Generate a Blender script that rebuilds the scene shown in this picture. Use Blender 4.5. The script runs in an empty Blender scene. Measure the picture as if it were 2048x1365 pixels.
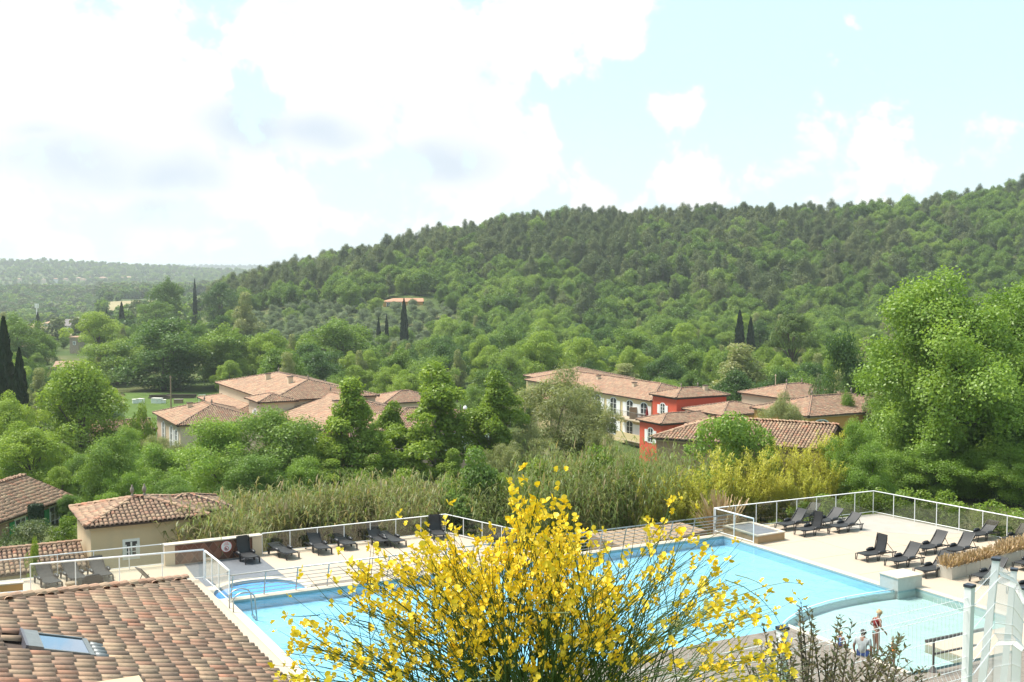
import bpy, bmesh, math, random
import numpy as np
from mathutils import Vector, Matrix
R = math.radians
random.seed(7); rng = np.random.default_rng(7)
scene = bpy.context.scene
COL = scene.collection

# ---------------------------------------------------------------- camera
FPX, CX, CY, HOR, CAMZ = 2338.0, 1024.0, 682.5, 545.0, 13.0
cam_data = bpy.data.cameras.new('camera'); cam = bpy.data.objects.new('camera', cam_data); COL.objects.link(cam)
cam_data.sensor_width = 36.0; cam_data.lens = 36.0 * FPX / 2048.0
cam_data.clip_start = 0.1; cam_data.clip_end = 20000
PITCH = math.atan((CY - HOR) / FPX)
cam.location = (0, 0, CAMZ); cam.rotation_euler = (R(90) - PITCH, 0, 0)
scene.camera = cam

# ---------------------------------------------------------------- light
SUN_EL, SUN_AZ = R(62), R(-72)      # azimuth measured from +Y towards +X: the sun stands high on the left, veiled by thin cloud
sd = Vector((math.sin(SUN_AZ) * math.cos(SUN_EL), math.cos(SUN_AZ) * math.cos(SUN_EL), math.sin(SUN_EL)))
sun_data = bpy.data.lights.new('sun', 'SUN'); sun = bpy.data.objects.new('sun', sun_data); COL.objects.link(sun)
sun_data.energy = 1.35; sun_data.angle = R(18); sun_data.color = (1.0, 0.95, 0.86)
sun.rotation_euler = sd.to_track_quat('Z', 'Y').to_euler()
vs = scene.view_settings
scene.display_settings.display_device = 'sRGB'
vs.view_transform = 'Standard'; vs.look = 'None'; vs.gamma = 1.0; vs.exposure = 2.55
try: vs.use_curve_mapping = False
except Exception: pass
scene.cycles.use_denoising = True
scene.cycles.max_bounces = 8; scene.cycles.diffuse_bounces = 5; scene.cycles.glossy_bounces = 3
scene.cycles.transmission_bounces = 5; scene.cycles.transparent_max_bounces = 14; scene.cycles.volume_bounces = 0
scene.cycles.caustics_reflective = False; scene.cycles.caustics_refractive = False

def pxdir(px, py):
    """unit world direction of a photograph pixel"""
    d = Vector(((px - CX) / FPX, (CY - py) / FPX, -1.0))
    return (cam.rotation_euler.to_matrix() @ d).normalized()

# ---------------------------------------------------------------- node helper
class NT:
    def __init__(s, tree): s.t = tree; s.n = tree.nodes; s.n.clear()
    def add(s, typ, ins=None, **props):
        nd = s.n.new(typ)
        for k, v in props.items(): setattr(nd, k, v)
        if ins:
            for k, v in ins.items():
                sock = nd.inputs[k]
                if isinstance(v, bpy.types.NodeSocket): s.t.links.new(v, sock)
                elif isinstance(v, bpy.types.Node): s.t.links.new(v.outputs[0], sock)
                else: sock.default_value = v
        return nd
    def math(s, op, a, b=None, c=None, clamp=False):
        ins = {0: a}
        if b is not None: ins[1] = b
        if c is not None: ins[2] = c
        return s.add('ShaderNodeMath', ins, operation=op, use_clamp=clamp).outputs[0]
    def mix(s, f, a, b, blend='MIX'):
        nd = s.add('ShaderNodeMix', {0: f, 6: a, 7: b}, data_type='RGBA', blend_type=blend)
        return nd.outputs[2]
    def ramp(s, f, stops, interp='LINEAR'):
        nd = s.add('ShaderNodeValToRGB', {0: f}); cr = nd.color_ramp; cr.interpolation = interp
        while len(cr.elements) < len(stops): cr.elements.new(0.5)
        for e, (p, c) in zip(cr.elements, stops):
            e.position = p; e.color = c if len(c) == 4 else (*c, 1)
        return nd.outputs[0]
    def link(s, a, b): s.t.links.new(a, b)

def c4(c): return (c[0], c[1], c[2], 1.0)

# ---------------------------------------------------------------- sky
world = bpy.data.worlds.new('World'); scene.world = world; world.use_nodes = True
w = NT(world.node_tree)
tc = w.add('ShaderNodeTexCoord').outputs['Generated']
sky = w.add('ShaderNodeTexSky', sky_type='NISHITA', sun_disc=False, sun_elevation=SUN_EL, sun_rotation=SUN_AZ,
            altitude=200.0, air_density=1.0, dust_density=1.6, ozone_density=1.0).outputs[0]
SKY_S = 0.07
veil = w.mix(0.86, sky, (1.72, 2.34, 2.50, 1))        # thin high cloud in front of the blue
zc_ = w.add('ShaderNodeSeparateXYZ', {0: tc}).outputs['Z']
veil = w.mix(w.add('ShaderNodeMapRange', {0: zc_, 1: 0.0, 2: 0.16, 3: 0.75, 4: 0.0}, interpolation_type='SMOOTHSTEP').outputs[0], veil, (2.22, 2.50, 2.60, 1))   # paler air low down
# cumulus: soft lobes broken up by fractal noise
warp = w.add('ShaderNodeTexNoise', {'Vector': tc, 'Scale': 9.0, 'Detail': 2.0, 'Roughness': 0.55}).outputs['Color']
wv = w.add('ShaderNodeVectorMath', {0: warp, 1: (0.5, 0.5, 0.5)}, operation='SUBTRACT').outputs[0]
wv = w.add('ShaderNodeVectorMath', {0: wv, 'Scale': 0.05}, operation='SCALE').outputs[0]
dv = w.add('ShaderNodeVectorMath', {0: tc, 1: wv}, operation='ADD').outputs[0]
CLOUDS = [(20, 130, 240, 1.0), (200, 170, 250, 1.0), (340, 230, 170, 0.95), (130, 320, 170, .8), (600, 60, 190, 1.0), (760, 110, 250, 1.0), (900, 190, 220, 1.0), (1010, 290, 140, 0.9), (640, 230, 150, 0.9), (480, 340, 130, 0.7), (570, 420, 150, 0.6), (880, 370, 150, .55), (90, 460, 200, 0.5), (300, 470, 160, 0.45),
          (1080, 20, 170, 1.0), (1220, 30, 110, 0.95), (1268, 92, 48, 0.95), (1340, 212, 52, 0.8), (1390, 222, 50, .8), (1640, 330, 190, 0.40), (1760, 310, 130, .40), (2000, 330, 130, 0.42), (1400, 385, 130, .42), (1180, 400, 120, .45), (1705, 20, 30, .5)]
UNDER = [(500, 258, 170, 1.0), (640, 268, 150, .9), (880, 322, 190, .9), (130, 318, 240, .9), (330, 345, 190, .8), (300, 425, 170, .8), (60, 250, 120, .6)]   # shaded cloud bases, wider than high
def lobes_field(vec, lobes, flat=1.0):
    acc = None
    if flat != 1.0: vec = w.add('ShaderNodeVectorMath', {0: vec, 1: (1, 1, flat)}, operation='MULTIPLY').outputs[0]
    for (px, py, rad, amp) in lobes:
        d = pxdir(px, py)
        dist = w.add('ShaderNodeVectorMath', {0: vec, 1: (d.x, d.y, d.z * flat)}, operation='DISTANCE').outputs['Value']
        m = w.math('MULTIPLY_ADD', dist, -amp / (rad / FPX), amp)
        acc = m if acc is None else w.math('SMOOTH_MAX', acc, m, 0.2)
    return acc
nz = w.add('ShaderNodeTexNoise', {'Vector': dv, 'Scale': 19.0, 'Detail': 7.0, 'Roughness': 0.62}).outputs['Fac']
n2 = w.add('ShaderNodeTexNoise', {'Vector': dv, 'Scale': 2.3, 'Detail': 2.0}).outputs['Fac']          # the same kind of cloud all round
base = w.math('MAXIMUM', lobes_field(dv, CLOUDS), w.math('MULTIPLY_ADD', n2, 1.6, -1.12))
f0 = w.math('ADD', base, w.math('MULTIPLY_ADD', nz, 2.0, -1.0))
f1 = w.math('ADD', lobes_field(dv, UNDER, 2.6), w.math('MULTIPLY_ADD', nz, 0.9, -0.45))
dens = w.add('ShaderNodeMapRange', {0: f0, 1: 0.14, 2: 0.36, 3: 0.0, 4: 1.0}, interpolation_type='SMOOTHSTEP').outputs[0]
shade = w.add('ShaderNodeMapRange', {0: f1, 1: 0.0, 2: 0.85, 3: 0.0, 4: 1.0}, interpolation_type='SMOOTHSTEP').outputs[0]
ctop = w.mix(w.add('ShaderNodeMapRange', {0: nz, 1: 0.36, 2: 0.60, 3: 0.0, 4: 1.0}).outputs[0], (2.42, 2.48, 2.54, 1), (2.85, 2.85, 2.85, 1))
ccol = w.mix(shade, ctop, (1.85, 2.06, 2.30, 1))
col = w.mix(w.math('MULTIPLY', dens, 0.95), veil, ccol)
bg = w.add('ShaderNodeBackground', {'Color': col, 'Strength': SKY_S})
wo = w.add('ShaderNodeOutputWorld', {'Surface': bg.outputs[0]})

# ---------------------------------------------------------------- placing helpers
def P(px, py, Y):
    """world point seen at a photograph pixel, Y metres in front of the camera"""
    d = pxdir(px, py); return Vector((d.x / d.y * Y, Y, CAMZ + d.z / d.y * Y))
def G(px, py, z):
    """world point seen at a pixel on a level z"""
    d = pxdir(px, py); t = (z - CAMZ) / d.z
    return Vector((d.x * t, d.y * t, z))
def px_of(p):
    q = cam.rotation_euler.to_matrix().transposed() @ (Vector(p) - Vector((0, 0, CAMZ)))
    return (CX + FPX * q.x / -q.z, CY - FPX * q.y / -q.z)
TH = R(28.0)
A = Vector((math.cos(TH), math.sin(TH), 0)); B = Vector((-math.sin(TH), math.cos(TH), 0))
O = G(1447, 1073, 0)                     # far right corner of the pool
def U(u, v, z=0.0): return Vector((O.x + A.x * u + B.x * v, O.y + A.y * u + B.y * v, z))
def UV(p):
    d = Vector(p) - O; return d.dot(A), d.dot(B)

# ---------------------------------------------------------------- object helpers
def tag(o, label=None, cat=None, group=None, kind=None):
    if label: o['label'] = label
    if cat: o['category'] = cat
    if group: o['group'] = group
    if kind: o['kind'] = kind
    return o
def empty(name, loc=(0, 0, 0), rz=0.0, label=None, cat=None, group=None):
    o = bpy.data.objects.new(name, None); COL.objects.link(o); o.location = loc; o.rotation_euler = (0, 0, rz)
    o.empty_display_size = 0.2
    return tag(o, label, cat, group)
def inst(name, mesh, parent=None, loc=(0, 0, 0), rot=(0, 0, 0), scale=(1, 1, 1)):
    o = bpy.data.objects.new(name, mesh); COL.objects.link(o)
    o.location = loc; o.rotation_euler = rot; o.scale = scale
    if parent is not None: o.parent = parent
    return o
def copy_tree(o, parent=None):
    c = o.copy(); COL.objects.link(c); c.parent = parent
    for ch in list(o.children): copy_tree(ch, c)
    return c

class MB:
    """collects simple solids into one mesh"""
    def __init__(s): s.v = []; s.f = []; s.m = []; s.r = []
    def add(s, vs, fs, mi=0, rnd=None):
        b = len(s.v); s.v.extend([tuple(x) for x in vs])
        rr = random.random() if rnd is None else rnd
        for f in fs: s.f.append(tuple(i + b for i in f)); s.m.append(mi); s.r.append(rr)
        return s
    def box(s, c, size, rz=0.0, mi=0, rx=0.0, ry=0.0, rnd=None):
        hx, hy, hz = size[0] / 2, size[1] / 2, size[2] / 2
        M = Matrix.Translation(Vector(c)) @ Matrix.Rotation(rz, 4, 'Z') @ Matrix.Rotation(ry, 4, 'Y') @ Matrix.Rotation(rx, 4, 'X')
        vs = [M @ Vector((x * hx, y * hy, z * hz)) for x in (-1, 1) for y in (-1, 1) for z in (-1, 1)]
        return s.add(vs, [(0, 1, 3, 2), (4, 6, 7, 5), (0, 4, 5, 1), (2, 3, 7, 6), (0, 2, 6, 4), (1, 5, 7, 3)], mi, rnd)
    def prism(s, poly, z0, z1, mi=0, bottom=True):
        n = len(poly); vs = [(p[0], p[1], z0) for p in poly] + [(p[0], p[1], z1) for p in poly]
        fs = [(i, (i + 1) % n, n + (i + 1) % n, n + i) for i in range(n)] + [tuple(range(n, 2 * n))]
        if bottom: fs.append(tuple(range(n - 1, -1, -1)))
        return s.add(vs, fs, mi)
    def flat(s, pts, mi=0):
        a = sum(pts[i][0] * pts[(i + 1) % len(pts)][1] - pts[(i + 1) % len(pts)][0] * pts[i][1] for i in range(len(pts)))
        return s.poly(pts if a > 0 else pts[::-1], mi)
    def poly(s, pts, mi=0): return s.add(pts, [tuple(range(len(pts)))], mi)
    def tube(s, pts, rad, n=8, mi=0, cap=True, rnd=None):
        pts = [Vector(p) for p in pts]; m = len(pts)
        rad = [rad] * m if not hasattr(rad, '__len__') else rad
        vs = []; prev = None
        for i, p in enumerate(pts):
            t = (pts[min(i + 1, m - 1)] - pts[max(i - 1, 0)])
            t = t.normalized() if t.length > 1e-9 else Vector((0, 0, 1))
            if prev is None:
                a = t.cross(Vector((0, 0, 1)) if abs(t.z) < 0.95 else Vector((1, 0, 0))).normalized()
            else:
                a = (prev - t * prev.dot(t))
                a = a.normalized() if a.length > 1e-6 else t.orthogonal().normalized()
            prev = a; b = t.cross(a)
            for k in range(n):
                an = 2 * math.pi * k / n
                vs.append(p + (a * math.cos(an) + b * math.sin(an)) * rad[i])
        fs = [(i * n + k, i * n + (k + 1) % n, (i + 1) * n + (k + 1) % n, (i + 1) * n + k) for i in range(m - 1) for k in range(n)]
        if cap: fs += [tuple(range(n - 1, -1, -1)), tuple((m - 1) * n + k for k in range(n))]
        return s.add(vs, fs, mi, rnd)
    def lathe(s, c, prof, n=12, mi=0):
        c = Vector(c); vs = []; m = len(prof)
        for (r, z) in prof:
            for k in range(n):
                an = 2 * math.pi * k / n; vs.append(c + Vector((r * math.cos(an), r * math.sin(an), z)))
        fs = [(i * n + k, i * n + (k + 1) % n, (i + 1) * n + (k + 1) % n, (i + 1) * n + k) for i in range(m - 1) for k in range(n)]
        fs += [tuple(range(n - 1, -1, -1)), tuple((m - 1) * n + k for k in range(n))]
        return s.add(vs, fs, mi)
    def mesh(s, name, mats, org=(0, 0, 0), smooth=False):
        me = bpy.data.meshes.new(name)
        ox, oy, oz = org
        me.from_pydata([(x - ox, y - oy, z - oz) for x, y, z in s.v], [], s.f)
        for m in (mats if isinstance(mats, (list, tuple)) else [mats]): me.materials.append(m)
        me.polygons.foreach_set('material_index', s.m)
        at = me.attributes.new('rnd', 'FLOAT', 'FACE'); at.data.foreach_set('value', s.r)
        if smooth: me.polygons.foreach_set('use_smooth', [True] * len(s.f))
        me.update(); return me
    def build(s, name, mats, parent=None, local=False, smooth=False, bevel=0.0, loc=None):
        """vertices are in world space unless local; a top-level object gets its origin at its base"""
        if local: org = (0, 0, 0)
        elif parent is not None: org = tuple(parent.location)
        else:
            a = np.array(s.v); org = ((a[:, 0].min() + a[:, 0].max()) / 2, (a[:, 1].min() + a[:, 1].max()) / 2, a[:, 2].min())
        o = bpy.data.objects.new(name, s.mesh(name, mats, org, smooth)); COL.objects.link(o)
        if parent is not None: o.parent = parent
        elif not local: o.location = org
        if loc is not None: o.location = loc
        if bevel:
            b = o.modifiers.new('bevel', 'BEVEL'); b.width = bevel; b.segments = 2; b.limit_method = 'ANGLE'
        return o

def np_mesh(name, V, F, mats, rnd=None, mi=None, smooth=False):
    """V (n,3), F (m,k) arrays -> mesh"""
    me = bpy.data.meshes.new(name); n, m, k = len(V), len(F), F.shape[1]
    me.vertices.add(n); me.vertices.foreach_set('co', np.asarray(V, np.float32).ravel())
    me.loops.add(m * k); me.loops.foreach_set('vertex_index', np.asarray(F, np.int32).ravel())
    me.polygons.add(m); me.polygons.foreach_set('loop_start', np.arange(0, m * k, k, dtype=np.int32))
    me.polygons.foreach_set('loop_total', np.full(m, k, np.int32))
    for mm in (mats if isinstance(mats, (list, tuple)) else [mats]): me.materials.append(mm)
    if mi is not None: me.polygons.foreach_set('material_index', np.asarray(mi, np.int32))
    if smooth: me.polygons.foreach_set('use_smooth', np.ones(m, bool))
    if rnd is not None:
        at = me.attributes.new('rnd', 'FLOAT', 'FACE'); at.data.foreach_set('value', np.asarray(rnd, np.float32))
    me.update(calc_edges=True); return me

# ---------------------------------------------------------------- materials
MATS = {}
def mat(name, fn):
    m = bpy.data.materials.new(name); m.use_nodes = True; nt = NT(m.node_tree)
    out = nt.add('ShaderNodeOutputMaterial'); sh = fn(nt)
    nt.link(sh if isinstance(sh, bpy.types.NodeSocket) else sh.outputs[0], out.inputs['Surface'])
    MATS[name] = m; return m
def pbr(name, color, rough=0.6, metal=0.0, var=0.12, scale=6.0, bump=0.0, bscale=40.0, spec=0.5, dirt=None, dscale=1.3):
    """plain surface with uneven tone, optional stains and fine relief"""
    def fn(nt):
        co = nt.add('ShaderNodeTexCoord').outputs['Object']
        n = nt.add('ShaderNodeTexNoise', {'Vector': co, 'Scale': scale, 'Detail': 6.0, 'Roughness': 0.6}).outputs['Fac']
        c = nt.mix(nt.math('MULTIPLY_ADD', n, 1.6, -0.3, clamp=True), c4([x * (1 - var) for x in color]), c4([min(1, x * (1 + var)) for x in color]))
        if dirt:
            d = nt.add('ShaderNodeTexNoise', {'Vector': co, 'Scale': dscale, 'Detail': 8.0, 'Roughness': 0.7}).outputs['Fac']
            c = nt.mix(nt.add('ShaderNodeMapRange', {0: d, 1: 0.52, 2: 0.75, 3: 0.0, 4: 0.7}).outputs[0], c, c4(dirt))
        ins = {'Base Color': c, 'Roughness': rough, 'Metallic': metal, 'Specular IOR Level': spec}
        if bump:
            b = nt.add('ShaderNodeTexNoise', {'Vector': co, 'Scale': bscale, 'Detail': 4.0}).outputs['Fac']
            ins['Normal'] = nt.add('ShaderNodeBump', {'Height': b, 'Strength': bump, 'Distance': 0.02}).outputs[0]
        return nt.add('ShaderNodeBsdfPrincipled', ins)
    return mat(name, fn)
def leafmat(name, stops, trans=0.48, gloss=0.02, objw=0.45):
    """leaf colour varies from leaf to leaf and from plant to plant; light passes through"""
    def fn(nt):
        a = nt.add('ShaderNodeAttribute', attribute_name='rnd').outputs['Fac']
        o = nt.add('ShaderNodeObjectInfo').outputs['Random']
        f = nt.math('ADD', nt.math('MULTIPLY', a, 1 - objw), nt.math('MULTIPLY', o, objw))
        c = nt.ramp(f, stops)
        d = nt.add('ShaderNodeBsdfDiffuse', {'Color': c})
        t = nt.add('ShaderNodeBsdfTranslucent', {'Color': nt.mix(1.0, c, (1.0, 1.0, 0.55, 1), 'MULTIPLY')})
        m = nt.add('ShaderNodeMixShader', {0: trans, 1: d.outputs[0], 2: t.outputs[0]})
        g = nt.add('ShaderNodeBsdfGlossy', {'Color': (1, 1, 1, 1), 'Roughness': 0.45})
        return nt.add('ShaderNodeMixShader', {0: gloss, 1: m.outputs[0], 2: g.outputs[0]})
    return mat(name, fn)
def G3(h0, h1, h2): return [(0.0, h0), (0.5, h1), (1.0, h2)]

pbr('deck', (0.45, 0.355, 0.265), 0.75, var=0.05, scale=0.35, dirt=(0.36, 0.30, 0.245), dscale=0.45, bump=0.15, bscale=60)
pbr('deck_old', (0.36, 0.325, 0.285), 0.85, var=0.15, scale=1.2, dirt=(0.40, 0.34, 0.27), dscale=0.8)
pbr('coping', (0.52, 0.45, 0.36), 0.7, var=0.05, scale=1.5, dirt=(0.42, 0.36, 0.29))
pbr('joint', (0.30, 0.245, 0.19), 0.9)
pbr('grey_tile', (0.135, 0.14, 0.155), 0.55, var=0.15, scale=3.0, dirt=(0.19, 0.195, 0.205), dscale=2.0)
pbr('liner', (0.40, 0.64, 0.76), 0.5, var=0.03, scale=0.8)
pbr('liner_shallow', (0.46, 0.55, 0.53), 0.5, var=0.03, scale=0.8)
pbr('liner_round', (0.16, 0.46, 0.80), 0.5, var=0.06, scale=0.8)
pbr('waterline_tile', (0.24, 0.35, 0.36), 0.4, var=0.2, scale=12)
pbr('white_metal', (0.80, 0.80, 0.80), 0.35, var=0.03)
pbr('steel', (0.42, 0.41, 0.39), 0.35, metal=0.7, var=0.06)
pbr('resin', (0.014, 0.014, 0.017), 0.42, var=0.2, scale=9)
pbr('mesh_fabric', (0.022, 0.021, 0.022), 0.6, var=0.15, scale=60)
pbr('concrete', (0.42, 0.43, 0.40), 0.85, var=0.1, scale=4, dirt=(0.36, 0.35, 0.31), dscale=2.5, bump=0.2)
pbr('planter', (0.47, 0.435, 0.37), 0.85, var=0.08, scale=5, dirt=(0.42, 0.36, 0.30), dscale=3, bump=0.2)
pbr('terracotta', (0.15, 0.052, 0.026), 0.6, var=0.3, scale=5, dirt=(0.20, 0.085, 0.05), dscale=6)
pbr('terracotta_dark', (0.095, 0.036, 0.020), 0.6, var=0.3, scale=5)
pbr('terracotta_light', (0.21, 0.085, 0.045), 0.6, var=0.25, scale=5)
pbr('grout', (0.26, 0.17, 0.12), 0.9)
pbr('ochre', (0.46, 0.26, 0.10), 0.9, var=0.06, scale=2)
pbr('tan_side', (0.38, 0.25, 0.13), 0.9, var=0.06)
pbr('dark_metal', (0.09, 0.075, 0.07), 0.5, var=0.1)
pbr('black_cap', (0.03, 0.035, 0.05), 0.5)
pbr('dark_frame', (0.10, 0.095, 0.11), 0.4, var=0.1)
pbr('wood', (0.20, 0.165, 0.135), 0.8, var=0.3, scale=3, dirt=(0.12, 0.10, 0.085), dscale=4)
pbr('wood_warm', (0.29, 0.20, 0.125), 0.8, var=0.2, scale=3)
pbr('bark', (0.12, 0.09, 0.065), 0.9, var=0.3, scale=5)
pbr('bark_pale', (0.24, 0.20, 0.16), 0.9, var=0.3, scale=5)
pbr('flashing', (0.17, 0.18, 0.18), 0.45, metal=0.2, var=0.2, scale=8)
pbr('chimney_cap', (0.48, 0.37, 0.23), 0.85, var=0.05)
pbr('w_yellow', (0.624, 0.496, 0.272), 0.9, var=0.04, scale=0.8, dirt=(0.53, 0.43, 0.26), dscale=0.7)
pbr('w_beige', (0.62, 0.475, 0.30), 0.9, var=0.04, scale=0.6, dirt=(0.48, 0.39, 0.27), dscale=0.7)
pbr('w_rose', (0.528, 0.352, 0.272), 0.9, var=0.04, scale=0.6, dirt=(0.45, 0.33, 0.26))
pbr('w_cream', (0.608, 0.480, 0.336), 0.9, var=0.04, scale=0.6, dirt=(0.55, 0.39, 0.30))
pbr('w_red', (0.60, 0.095, 0.045), 0.85, var=0.06, scale=0.5)
pbr('w_orange', (0.560, 0.288, 0.080), 0.9, var=0.05, scale=0.5)
pbr('w_pinkbrown', (0.416, 0.264, 0.176), 0.9, var=0.05, scale=0.6)
pbr('w_stone', (0.36, 0.28, 0.21), 0.95, var=0.35, scale=2.5, bump=0.5, bscale=8)
pbr('w_white', (0.592, 0.560, 0.496), 0.9, var=0.05)
pbr('white_paint', (0.80, 0.79, 0.76), 0.6, var=0.03)
pbr('green_paint', (0.03, 0.30, 0.10), 0.6, var=0.1)
pbr('grey_roof', (0.17, 0.145, 0.135), 0.8, var=0.1)
pbr('skin', (0.27, 0.135, 0.085), 0.6, var=0.05)
pbr('hair_dark', (0.03, 0.025, 0.022), 0.6)
pbr('hair_blond', (0.45, 0.30, 0.15), 0.6)
pbr('cloth_red', (0.20, 0.012, 0.012), 0.8, var=0.1)
pbr('cloth_teal', (0.12, 0.26, 0.25), 0.8)
pbr('cloth_grey', (0.38, 0.40, 0.41), 0.9, var=0.35, scale=18)
pbr('cloth_blue', (0.09, 0.16, 0.50), 0.8)
pbr('orange_float', (0.85, 0.25, 0.03), 0.4)
pbr('sign_white', (0.80, 0.79, 0.77), 0.5, var=0.02)
pbr('sign_red', (0.62, 0.05, 0.06), 0.5)
pbr('sign_black', (0.03, 0.03, 0.03), 0.5)
pbr('seed_pod', (0.30, 0.33, 0.14), 0.7, var=0.3)

def tile_fn(dirtk):
    def fn(nt):
        a = nt.add('ShaderNodeAttribute', attribute_name='rnd').outputs['Fac']
        o = nt.add('ShaderNodeObjectInfo').outputs['Random']
        f = nt.math('FRACT', nt.math('ADD', a, o))
        c = nt.ramp(f, [(0.0, (0.436, 0.263, 0.172)), (0.16, (0.536, 0.364, 0.231)), (0.32, (0.333, 0.200, 0.131)), (0.46, (0.491, 0.285, 0.191)), (0.60, (0.296, 0.185, 0.126)),
                        (0.72, (0.557, 0.391, 0.251)), (0.84, (0.415, 0.238, 0.155)), (0.93, (0.536, 0.238, 0.145)), (1.0, (0.405, 0.270, 0.181))])
        g = nt.add('ShaderNodeNewGeometry').outputs['Position']
        n = nt.add('ShaderNodeTexNoise', {'Vector': g, 'Scale': 7.0, 'Detail': 7.0, 'Roughness': 0.7}).outputs['Fac']
        c = nt.mix(nt.add('ShaderNodeMapRange', {0: n, 1: 0.5, 2: 0.72, 3: 0.0, 4: dirtk}).outputs[0], c, (0.115, 0.085, 0.062, 1))
        wx_ = nt.add('ShaderNodeTexNoise', {'Vector': g, 'Scale': 0.9, 'Detail': 5.0, 'Roughness': 0.75}).outputs['Fac']
        c = nt.mix(nt.add('ShaderNodeMapRange', {0: wx_, 1: 0.35, 2: 0.65, 3: 0.0, 4: 0.5}).outputs[0], c, (0.235, 0.165, 0.12, 1))
        l = nt.add('ShaderNodeTexNoise', {'Vector': g, 'Scale': 2.6, 'Detail': 9.0, 'Roughness': 0.75}).outputs['Fac']
        c = nt.mix(nt.add('ShaderNodeMapRange', {0: l, 1: 0.62, 2: 0.70, 3: 0.0, 4: 0.55}).outputs[0], c, (0.42, 0.36, 0.28, 1))
        we = nt.add('ShaderNodeAttribute', attribute_name='wear').outputs['Fac']                       # soot and lichen on the exposed lower end
        c = nt.mix(nt.math('MULTIPLY', nt.math('POWER', we, 2.2), nt.math('MULTIPLY_ADD', n, 1.6, -0.25, clamp=True)), c, (0.19, 0.13, 0.10, 1))
        return nt.add('ShaderNodeBsdfPrincipled', {'Base Color': c, 'Roughness': 0.85, 'Specular IOR Level': 0.3})
    return fn
mat('tile', tile_fn(0.6))
mat('tile_base', lambda nt: nt.add('ShaderNodeBsdfPrincipled', {'Base Color': (0.070, 0.047, 0.036, 1), 'Roughness': 0.95}))
def glass_fn(tint, k):
    def fn(nt):
        fc = nt.add('ShaderNodeLayerWeight', {'Blend': 0.5}).outputs['Facing']
        fr = nt.math('MULTIPLY_ADD', nt.math('POWER', fc, 5.0), 0.9, 0.045)
        t = nt.add('ShaderNodeBsdfTransparent', {'Color': c4(tint)})
        g = nt.add('ShaderNodeBsdfGlossy', {'Color': (1, 1, 1, 1), 'Roughness': 0.02})
        return nt.add('ShaderNodeMixShader', {0: nt.math('MULTIPLY', fr, k, clamp=True), 1: t.outputs[0], 2: g.outputs[0]})
    return fn
mat('glass_fence', glass_fn((0.93, 0.955, 0.94), 1.0))
mat('glass_tinted', glass_fn((0.76, 0.77, 0.72), 1.0))
mat('window_glass', lambda nt: nt.add('ShaderNodeBsdfPrincipled', {'Base Color': (0.05, 0.055, 0.06, 1), 'Roughness': 0.05}))
mat('roof_glass', lambda nt: nt.add('ShaderNodeBsdfPrincipled', {'Base Color': (0.34, 0.46, 0.60, 1), 'Metallic': 1.0, 'Roughness': 0.03}))
def water_fn(tint, wave, scale):
    def fn(nt):
        co = nt.add('ShaderNodeTexCoord').outputs['Object']
        n1 = nt.add('ShaderNodeTexNoise', {'Vector': co, 'Scale': scale, 'Detail': 3.0, 'Roughness': 0.6, 'Distortion': 0.6}).outputs['Fac']
        n2 = nt.add('ShaderNodeTexNoise', {'Vector': co, 'Scale': scale * 0.23, 'Detail': 2.0}).outputs['Fac']
        bp = nt.add('ShaderNodeBump', {'Height': nt.math('ADD', n1, n2), 'Strength': wave, 'Distance': 0.14}).outputs[0]
        fr = nt.add('ShaderNodeFresnel', {'IOR': 1.33, 'Normal': bp}).outputs[0]
        t = nt.add('ShaderNodeBsdfTransparent', {'Color': c4(tint)})
        g = nt.add('ShaderNodeBsdfGlossy', {'Color': (1, 1, 1, 1), 'Roughness': 0.04, 'Normal': bp})
        return nt.add('ShaderNodeMixShader', {0: fr, 1: t.outputs[0], 2: g.outputs[0]})
    return fn
mat('water', water_fn((0.71, 0.905, 0.985), 0.6, 1.5))
mat('water_shallow', water_fn((0.86, 0.97, 0.98), 0.3, 1.7))
mat('water_round', water_fn((0.60, 0.85, 1.0), 0.3, 2.2))
def ground_fn(nt):
    g = nt.add('ShaderNodeNewGeometry').outputs['Position']
    n = nt.add('ShaderNodeTexNoise', {'Vector': g, 'Scale': 0.05, 'Detail': 9.0, 'Roughness': 0.65}).outputs['Fac']
    n2 = nt.add('ShaderNodeTexNoise', {'Vector': g, 'Scale': 0.9, 'Detail': 6.0, 'Roughness': 0.7}).outputs['Fac']
    c = nt.ramp(n, [(0.3, (0.045, 0.075, 0.022)), (0.5, (0.075, 0.11, 0.03)), (0.58, (0.12, 0.13, 0.05)), (0.70, (0.22, 0.185, 0.10))])
    c = nt.mix(nt.math('MULTIPLY', n2, 0.6), c, (0.05, 0.07, 0.025, 1))
    return nt.add('ShaderNodeBsdfPrincipled', {'Base Color': c, 'Roughness': 1.0, 'Specular IOR Level': 0.1})
mat('ground', ground_fn)
pbr('field_dry', (0.30, 0.25, 0.14), 1.0, var=0.15, scale=0.05, spec=0.1)
pbr('field_green', (0.085, 0.130, 0.032), 1.0, var=0.45, scale=0.5, spec=0.1)
pbr('grass_mat', (0.13, 0.21, 0.05), 1.0, var=0.3, scale=0.8, spec=0.1)

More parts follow.
